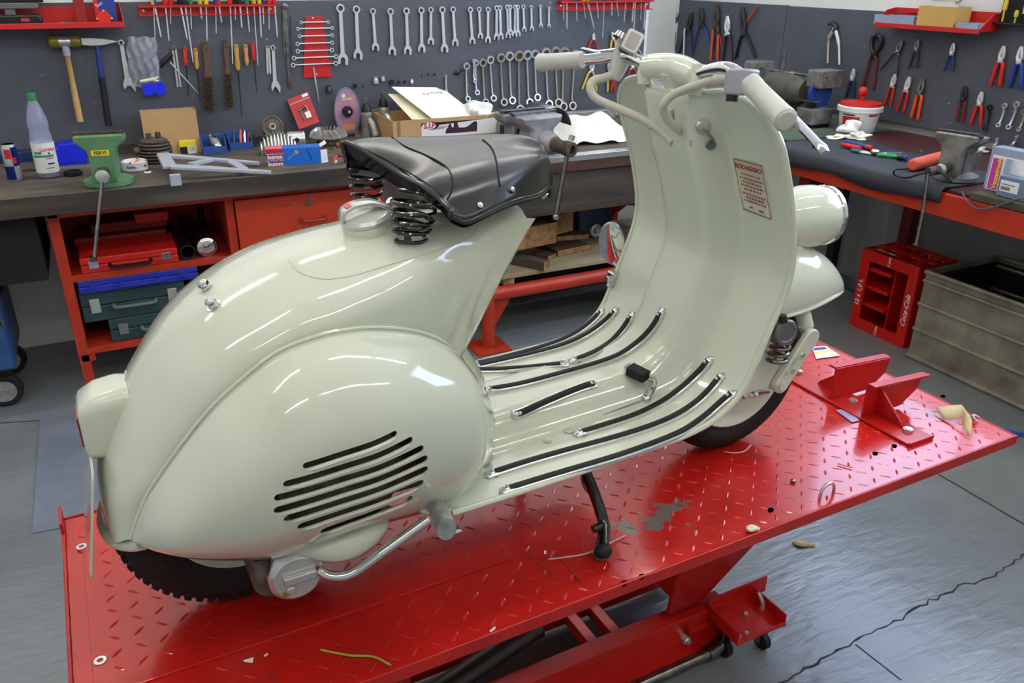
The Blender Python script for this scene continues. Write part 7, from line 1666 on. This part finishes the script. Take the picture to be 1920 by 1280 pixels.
tag(MB().tube(cat_rom([on(1803, 358, 0, RX-.01), on(1812, 375, 0, RX-.012), on(1832, 391, 0, RX-.014), on(1865, 388, 0, RX-.013), on(1905, 374, 0, RX-.01), on(1935, 370, 0, RX-.01)], 6), .0035, 8).obj('electric_cable', mat('cord_grey', (86, 84, 88), .6)), 'grey cord hanging down over the red rail of the right bench', 'cable')
# right vise
p = Vector((3.02, 2.135, ZM)); vs = .92; t = vise('bench_vise', 'battered grey bench vise at the front of the right bench', tuple(p), R(-78), 'vise_worn', vs)
Mi = (T(*p) @ Rz(R(-78))).inverted(); q = Mi @ on(1718, 456, 0, 2.82); q0 = Mi @ on(1740, 322, 0, 2.84)
MB().tube([tuple(q0), tuple(q0.lerp(q, .5)+Vector((.006, 0, 0))), tuple(q)], .0075, 10).lathe([(0, -.006), (.014, -.006), (.015, 0), (0, .004)], 14, T(*q)).obj('vise_handle', 'steel', t)
MB().cyl((0, -.12*vs, .06*vs), tuple(q0), .018, seg=16).obj('screw_shaft', 'rust', t); MB().prism([(-.03, .05), (.03, .05), (.03, .12), (-.03, .12)], -.0875*vs, -.083*vs, 1, Matrix.Scale(vs, 4)).obj('cast_panel', 'steel_dark', t, smooth=False)
# plastic organiser with magenta label
def O(px, py, x=2.955): return on(px, py, 0, x)
o0 = Vector((2.955, O(1845, 365).y, ZM+.006)); t = thing('organiser_box', 'clear plastic organiser box with a magenta label at the right edge', 'box', tuple(o0), -PI/2)
W = .30; Hh = O(1845, 270).z-o0.z
MB().rbox((-.012, 0, 0), (W, .05, Hh), .01, 3, ax=1).obj('box_shell', 'frost_plastic', t, bevel=.002)
MB().box((.0, -.0012, .004), (W-.01, 0, Hh-.03)).obj('paper_insert', 'paper', t, smooth=False)
MB().box((.004, -.002, .006), (.042, -.0012, Hh-.04)).obj('magenta_label', 'label_magenta', t, smooth=False)
text('label_text', 'Vespatronic', .024, 'label_yellow', t, T(.030, -.0024, Hh*.42) @ Rx(PI/2) @ Rz(PI/2), bold=.0008)
MB().box((.075, -.05, 0), (W, -.003, .075)).obj('lower_box', mat('organiser_blue', (112, 128, 156), .4), t, smooth=False, bevel=.003)
lb = MB().box((.085, -.0512, .02), (.155, -.05, .06)).obj('paper_label', 'white', t, smooth=False)
MB().box((.09, -.0516, .044), (.14, -.0512, .048)).box((.09, -.0516, .026), (.125, -.0512, .038)).obj('label_lines', 'text_grey', lb, smooth=False)
MB().box((.07, -.03, .075), (.09, -.02, .13)).obj('box_divider', 'frost_plastic', t, smooth=False)
# bucket of hand cleaner
p = Vector((3.545, 3.118, ZB+.001)); k = 1.0; t = thing('hand_cleaner_bucket', 'white bucket of hand cleaner with a red lid and pump knob', 'bucket', tuple(p))
MB().lathe([(.0, 0), (.082, 0), (.086, .004), (.100, .105), (.112, .107), (.112, .120), (.100, .122)], 40).obj('bucket_wall', 'white_plastic', t)
MB().lathe([(.112, .118), (.112, .128), (.100, .135), (0, .136)], 40).obj('bucket_rim', 'white_plastic', t)
MB().lathe([(.104, .128), (.100, .148), (.06, .155), (.0, .156)], 40).obj('lid', 'handle_red', t)
MB().cyl((0, 0, .15), (0, 0, .185), .010, seg=14).sphere((0, 0, .20), .024, 16).obj('lid_knob', 'handle_red', t)
def cpatch(a0, a1, z0, z1, m, nm='label_patch'):
    b = MB(); n = 8; b.grid([[((.0865+.0135*z/.105+.0012)*math.cos(a), (.0865+.0135*z/.105+.0012)*math.sin(a), z) for a in [R(a0+(a1-a0)*q/n) for q in range(n+1)]] for z in (z0, z1)]); b.obj(nm, m, t)
cpatch(-190, -135, .03, .085, 'label_red'); cpatch(-188, -150, .09, .096, 'text_black'); cpatch(-110, -80, .088, .097, 'label_red'); cpatch(-175, -150, .062, .066, 'text_white'); cpatch(-178, -140, .050, .054, 'text_white')
cpatch(-130, -85, .02, .075, mat('label_paper', (214, 216, 222), .6))
# crumpled gloves / wipes
crumple('wipe', 'crumpled white wipe leaning on the hand cleaner bucket', 'wipe', (3.40, 3.03, ZM), .06, .05, .07, 'cloth', 8, .5); crumple('wipe', 'crumpled stained wipe lying in front of the bucket', 'wipe', (3.36, 2.93, ZM), .055, .04, .028, 'glove', 9, .6)
crumple('wipe', 'small stained wipe scrap on the black mat', 'wipe', (3.27, 2.985, ZM), .04, .03, .016, 'glove', 12, .6)
crumple('paper_scrap', 'small white paper scrap lying at the wall behind the right vise', 'paper', (3.64, 2.50, ZB+.001), .06, .035, .022, 'cloth', 13, .4)
for i, (px, py) in enumerate(((1716, 283), (1727, 284))): tag(MB().lathe([(.007, 0), (.007, .005), (.003, .005)], 6).obj('nut', 'brass' if i == 0 else 'steel_bright', loc=tuple(on(px, py, 2, ZB+.001))), ('small brass nut on the bare bench top behind the vise', 'small bright nut on the bare bench top behind the vise')[i], 'nut')
# bench grinder
g = Vector((3.46, 3.56, ZB)); t = thing('bench_grinder', 'old grey bench grinder with yellow plate in the corner', 'grinder', tuple(g), -PI/2)
MB().rbox((-.26, -.07, .0), (.28, .07, .02), .02, 3, ax=2).obj('base_plate', 'steel_dark', t); MB().prism([(-.10, .02), (.10, .02), (.06, .105), (-.06, .105)], -.05, .05, 1).obj('pedestal', 'vise_worn', t, smooth=False, bevel=.006)
mm = MB().lathe([(0, -.17), (.055, -.165), (.075, -.14), (.082, -.09), (.085, -.088), (.085, .062), (.082, .064), (.078, .11), (.06, .145), (0, .15)], 32, frame((0, 0, .172), (1, 0, 0))).obj('motor', mat('motor_grey', (106, 104, 94), .5, .3, c2=(80, 80, 74), vscale=10), t)
MB().lathe([(.0865, -.02), (.0865, .05)], 10, frame((0, 0, .172), (1, 0, 0)) @ Rz(R(55)), cap=False, arc=R(55)).obj('type_plate', mat('plate_yellow', (164, 150, 84), .5), mm)
for x, s in ((.235, 1), (-.26, -1)):
    MB().cyl((s*.14, 0, .172), (x, 0, .172), .016, seg=12).obj('spindle', 'steel', t)
    w_ = MB().cyl((x-.012, 0, .172), (x+.012, 0, .172), .075, seg=32).obj('grinding_wheel', 'handle_blue' if s > 0 else 'cast_iron', t)
    MB().rbox((x-.05, -.055, .20), (x+.05, .10, .29), .01, 3, ax=0).obj('wheel_guard', 'vise_worn', t, bevel=.004)
    MB().box((x-.06, -.10, .135), (x+.06, -.045, .143)).obj('tool_rest', 'steel', t, smooth=False, bevel=.001); MB().box((x-.02, -.06, .02), (x+.02, -.03, .135)).obj('rest_post', 'steel_dark', t, smooth=False)
MB().cyl((.05, -.02, .255), (.285, -.02, .255), .006, seg=8).cyl((-.24, -.02, .255), (.02, -.02, .255), .006, seg=8).obj('guard_rod', 'steel', t)
MB().prism([(-.02, .24), (.01, .24), (.004, .37), (-.004, .38)], -.022, -.018, 1, T(-.03, 0, 0)).obj('spark_shield', 'steel', t, smooth=False)
MB().box((.18, -.09, .02), (.30, .05, .10)).obj('coolant_box', 'vise_worn', t, smooth=False, bevel=.006)
# ---------------------------------------------------------------- bottle crate standing on end
X0c, Yl, Yr, Hc_ = 3.222, 2.672, 2.345, .402; D_ = .255; W = Yl-Yr
t = thing('bottle_crate', 'red plastic bottle crate standing on its side with white lettering', 'crate', (X0c, Yl, 0), -PI/2)
def cb_(x0, x1, y0, y1, z0, z1, nm, bev=.004): MB().box((x0, y0, z0), (x1, y1, z1)).obj(nm, 'crate_red', t, smooth=False, bevel=bev)
f = .052
cb_(0, f, 0, .012, 0, Hc_, 'front_frame'); cb_(W-f, W, 0, .012, 0, Hc_, 'front_frame'); cb_(f, W-f, 0, .012, 0, f, 'front_frame', .001); cb_(f, W-f, 0, .012, Hc_-f, Hc_, 'front_frame', .001)
cb_(0, .006, .012, D_, 0, Hc_, 'side_wall'); cb_(W-.006, W, .012, D_, 0, Hc_, 'side_wall'); cb_(0, W, .012, D_, 0, .008, 'bottom_wall'); 
for a, b_ in ((.0, .03), (.10, .14), (.215, D_)): cb_(.006, W-.006, a+.0005 if a == 0 else a, b_, Hc_-.008, Hc_, 'top_wall', .001)
for k in (.05, .16, .27): cb_(k-.02, k+.02, .012, D_, Hc_-.0085, Hc_-.0005, 'top_wall', .001)
for z in (.115, .205, .295): MB().prism([(.02, z), (D_-.004, z-.005), (D_-.004, z+.012), (.02, z+.018)], .008, W*.52, 0).obj('cell_divider', 'crate_red', t, smooth=False, bevel=.003)
for x in (.17, .245): MB().prism([(.05, .02), (D_-.003, .02), (D_-.003, Hc_-.02), (.05, Hc_-.02)], x-.004, x+.004, 0).obj('cell_divider', 'crate_red', t, smooth=False, bevel=.002)
for k in range(4): cb_(.02+k*.082, .05+k*.082, D_-.006, D_, .01, Hc_-.01, 'back_bar', .001)
text('crate_text', '12 x 1,0 L', .034, 'text_white', t, T(f*.5, -.0008, Hc_*.45) @ Rx(PI/2) @ Rz(PI/2), bold=.0006, shear=.15)
text('crate_text', 'Coca-Cola', .036, 'text_white', t, T(W-f*.5, -.0008, Hc_*.45) @ Rx(PI/2) @ Rz(PI/2), bold=.0003, shear=.45)
for z in (f*.5, Hc_-f*.5): text('crate_mark', 'Coke', .022, 'text_white', t, T(W*.5, -.0008, z) @ Rx(PI/2) @ Rz(PI/2), shear=.4)
text('crate_text', 'Coca-Cola', .03, 'text_white', t, T(W*.3, .045, Hc_+.0008) @ Rz(R(0)), shear=.4, sx=.8)
# ---------------------------------------------------------------- tin trough
t = thing('tin_trough', 'large grimy sheet metal trough with ribbed sides, open on top', 'trough', (3.17, 2.272, 0), -PI/2)
Wt, Dt, Ht = 1.05, .48, .415
def wall_(x0, x1, y0, y1, nm='trough_wall'): MB().box((x0, y0, .002), (x1, y1, Ht)).obj(nm, 'tin', t, smooth=False)
wall_(0, Wt, 0, .004); wall_(0, Wt, Dt-.004, Dt); wall_(0, .004, .004, Dt-.004); wall_(Wt-.004, Wt, .004, Dt-.004)
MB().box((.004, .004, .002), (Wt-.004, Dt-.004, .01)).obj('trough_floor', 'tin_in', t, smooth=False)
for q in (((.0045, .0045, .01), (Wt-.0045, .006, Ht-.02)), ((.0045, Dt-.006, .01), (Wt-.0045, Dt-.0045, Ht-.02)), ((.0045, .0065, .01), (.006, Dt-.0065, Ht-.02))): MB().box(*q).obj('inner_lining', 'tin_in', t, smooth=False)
pth = [(0, 0), (Wt, 0), (Wt, Dt), (0, Dt)]
MB().tube([(x, y, Ht) for x, y in pth], .011, 10, closed=True).obj('rolled_rim', 'tin', t)
for z in (.375, .265, .145): MB().tube([(x, y, z) for x, y in pth], .010, 8, closed=True).obj('rib', 'tin', t)
MB().tube([(x, y, .012) for x, y in pth], .012, 8, closed=True).obj('foot_bead', 'tin', t)
# hoses
tag(MB().tube(cat_rom([on(1842, 801, 2, TZ-.02), on(1870, 806, 2, TZ-.05), on(1900, 812, 2, TZ-.10), on(1935, 818, 2, TZ-.16), on(1990, 840, 2, TZ-.3)], 6), .009, 10).obj('air_hose', 'hose_blue'), 'blue air hose leading away from the right corner of the lift', 'hose')
tag(MB().tube(cat_rom([on(1540, 495, 2, .012), on(1570, 522, 2, .012), on(1600, 545, 2, .012), on(1640, 570, 2, .012)], 6), .011, 10).obj('air_hose', 'blue_dark'), 'dark blue hose lying on the floor beside the crate', 'hose')
# ---------------------------------------------------------------- small things lying on the lift deck and floor
def dk(px, py, h=.0025): return LM @ (lambda v: Vector((v.x, v.y, TZ+h)))(ont(px, py))
def wire(label, pts, r, m, name='wire'): tag(MB().tube(cat_rom([dk(*p, .002+r) for p in pts], 5), r, 7).obj(name, m), label, 'wire')
wire('yellow-green piece of wire lying near the front edge of the deck', [(602, 1221), (625, 1226), (660, 1232), (700, 1234), (733, 1250)], .0018, 'wire_green')
wire('thin pale wire curl lying in front of the front wheel', [(1357, 848), (1375, 851), (1395, 848), (1408, 836)], .0012, 'wire_white')
wire('long thin grey wire lying behind the stand foot', [(1028, 1051), (1060, 1047), (1100, 1040), (1140, 1022), (1172, 1006)], .0014, 'cable_grey')
wire('left short brown wire lying left of the stand foot', [(988, 1037), (1005, 1052), (1042, 1080)], .0010, 'wire_brown'); wire('right short brown wire lying left of the stand foot', [(1055, 1051), (1072, 1070), (1090, 1094)], .0010, 'wire_brown')
wire('short orange stick lying near the right front of the deck', [(1570, 871), (1598, 879)], .0014, 'label_orange', 'stick')
def scrap(name, label, poly, m, h=.0008, cat='scrap', z=.0022):
    P = [dk(*p, z) for p in poly]; c = P[0]; b = MB(); n = len(P); Q = [q-c for q in P]
    b.add(Q+[q+Vector((0, 0, h)) for q in Q], [tuple(range(n)), tuple(range(2*n-1, n-1, -1))]+[(i, (i+1) % n, (i+1) % n+n, i+n) for i in range(n)]); tag(b.obj(name, m, smooth=False, loc=tuple(c)), label, cat)
scrap('wrapper', 'pale purple plastic wrapper lying under the wheel chock plate', ((1566, 770), (1592, 768), (1611, 790), (1597, 793)), 'purple_tint')
scrap('paper_bit', 'small torn white paper bit near the front left of the deck', ((456, 1240), (476, 1234), (474, 1244), (460, 1243)), 'paper')
scrap('paper_bit', 'tiny white paper chip right of the torn paper bit', ((495, 1230), (503, 1226), (502, 1230), (497, 1233)), 'paper')
scrap('paper_bit', 'thin white paper chip near the front edge below the stand', ((918, 1184), (929, 1176), (929, 1180), (920, 1187)), 'paper')
scrap('paper_bit', 'crumb of white paper left of the stand foot', ((1020, 1036), (1024, 1036), (1024, 1040), (1020, 1040)), 'paper', .003)
# folded tan tape
P = [dk(1760, 780, .003), dk(1795, 787, .02), dk(1808, 795, .028), dk(1810, 812, .003)]; w = Vector((.012, .022, .004)); b = MB(); b.grid([[p-w-P[0], p+w-P[0]] for p in cat_rom(P, 4)]); tag(b.obj('tape_strip', 'tape_tan', angle=80, solid=.001, loc=tuple(P[0]+Vector((0, 0, .004)))), 'curled strip of tan tape at the right end of the deck', 'tape')
p = dk(1828, 791, .008); tag(MB().lathe([(.008, -.005), (.013, -.005), (.013, .005), (.008, .005), (.008, -.005)], 20, frame((0, 0, 0), (.2, -.5, 1)), cap=False, arc=R(230)).obj('metal_clip', 'steel_bright', loc=tuple(p)), 'small open metal clip at the right edge of the deck', 'clip')
p = dk(1408, 996, .002); tag(MB().sphere((0, 0, .006), .012, 10, sc=(1, .8, .5)).tube([(.006, 0, .006), (.014, -.008, .004)], [.006, .004], 6).obj('foam_bit', 'paper_cream', loc=tuple(p)), 'cream foam bit on the front edge of the deck', 'foam')
for i, (px, py, lab) in enumerate(((189, 1242, 'bright washer ring lying near the left front corner of the deck'), (154, 1028, 'small ring hole eyelet near the left end of the deck'))): tag(MB().lathe([(.005, 0), (.0095, 0), (.0095, .002), (.005, .002), (.005, 0)], 20, cap=False).obj('washer', 'steel_bright', loc=tuple(dk(px, py, .0036))), lab, 'washer')
p = dk(1487, 904, .002); tag(MB().lathe([(.006, 0), (.006, .004), (.003, .006)], 6).obj('nut', 'steel', loc=tuple(p)), 'small nut lying on the deck behind the tie ring', 'nut')
for i, (px, py, lab) in enumerate(((1650, 848, 'dark slot hole nearest the wheel chock in the deck'), (1642, 849, ''),)):
    pass
for px, py in ((1677, 836), (1641, 850), (1445, 956), (1203, 1081), (1170, 1094), (1768, 743)): 
    v = ont(px, py); MB().lathe([(.0, .0006), (.0075, .0006)], 14, T(v.x, v.y, TZ) @ Rz(R(30)) @ Matrix.Diagonal((1.3, .8, 1, 1))).obj('deck_hole', 'black', lift)
# cut-out in the deck below the kick pedal: a hole with bright rim
v = ont(848, 997); MB().box((v.x-.016, v.y-.010, TZ+.0036), (v.x+.016, v.y+.010, TZ+.0042)).obj('deck_slot', 'black', lift, smooth=False); MB().box((v.x-.016, v.y-.013, TZ+.0036), (v.x+.016, v.y-.003, TZ+.0046)).obj('slot_rim', 'steel_bright', lift, smooth=False)
# printed leaflet at the far end of the deck
P = [(1522, 652), (1548, 650), (1575, 668), (1530, 674)]
scrap('leaflet', 'printed leaflet with blue and yellow bars behind the wheel chock', P, 'paper', .001, 'leaflet')
lf = bpy.data.objects['leaflet']; c = lf.location
for poly, m in ((((1524, 654), (1546, 652), (1551, 656), (1526, 659)), 'label_blue'), (((1527, 661), (1555, 658), (1559, 661), (1528, 665)), 'label_yellow')):
    q = [dk(*w_, .0034)-Vector(c) for w_ in poly]; MB().add([tuple(k) for k in q], [(0, 1, 2, 3)]).obj('print_bar', m, lf, smooth=False)
# dry leaf on the floor
p = on(1503, 1021, 2, .002); b = MB(); rows = []
for i in range(7):
    f = i/6; w = .016*math.sin(PI*min(.98, f+.02))*(1+.3*math.sin(7*f)); rows.append([(-.03+.07*f, -w, .004*math.sin(5*f)), (-.03+.07*f, 0, .006+.003*math.sin(4*f)), (-.03+.07*f, w, .003)])
b.grid(rows); o = b.obj('dry_leaf', mat('leaf_tan', (190, 170, 130), .8), angle=80, solid=.0008, loc=(p.x, p.y, .004)); o.rotation_euler = (0, 0, R(-35)); tag(o, 'dry tan leaf lying on the floor in front of the lift', 'leaf')
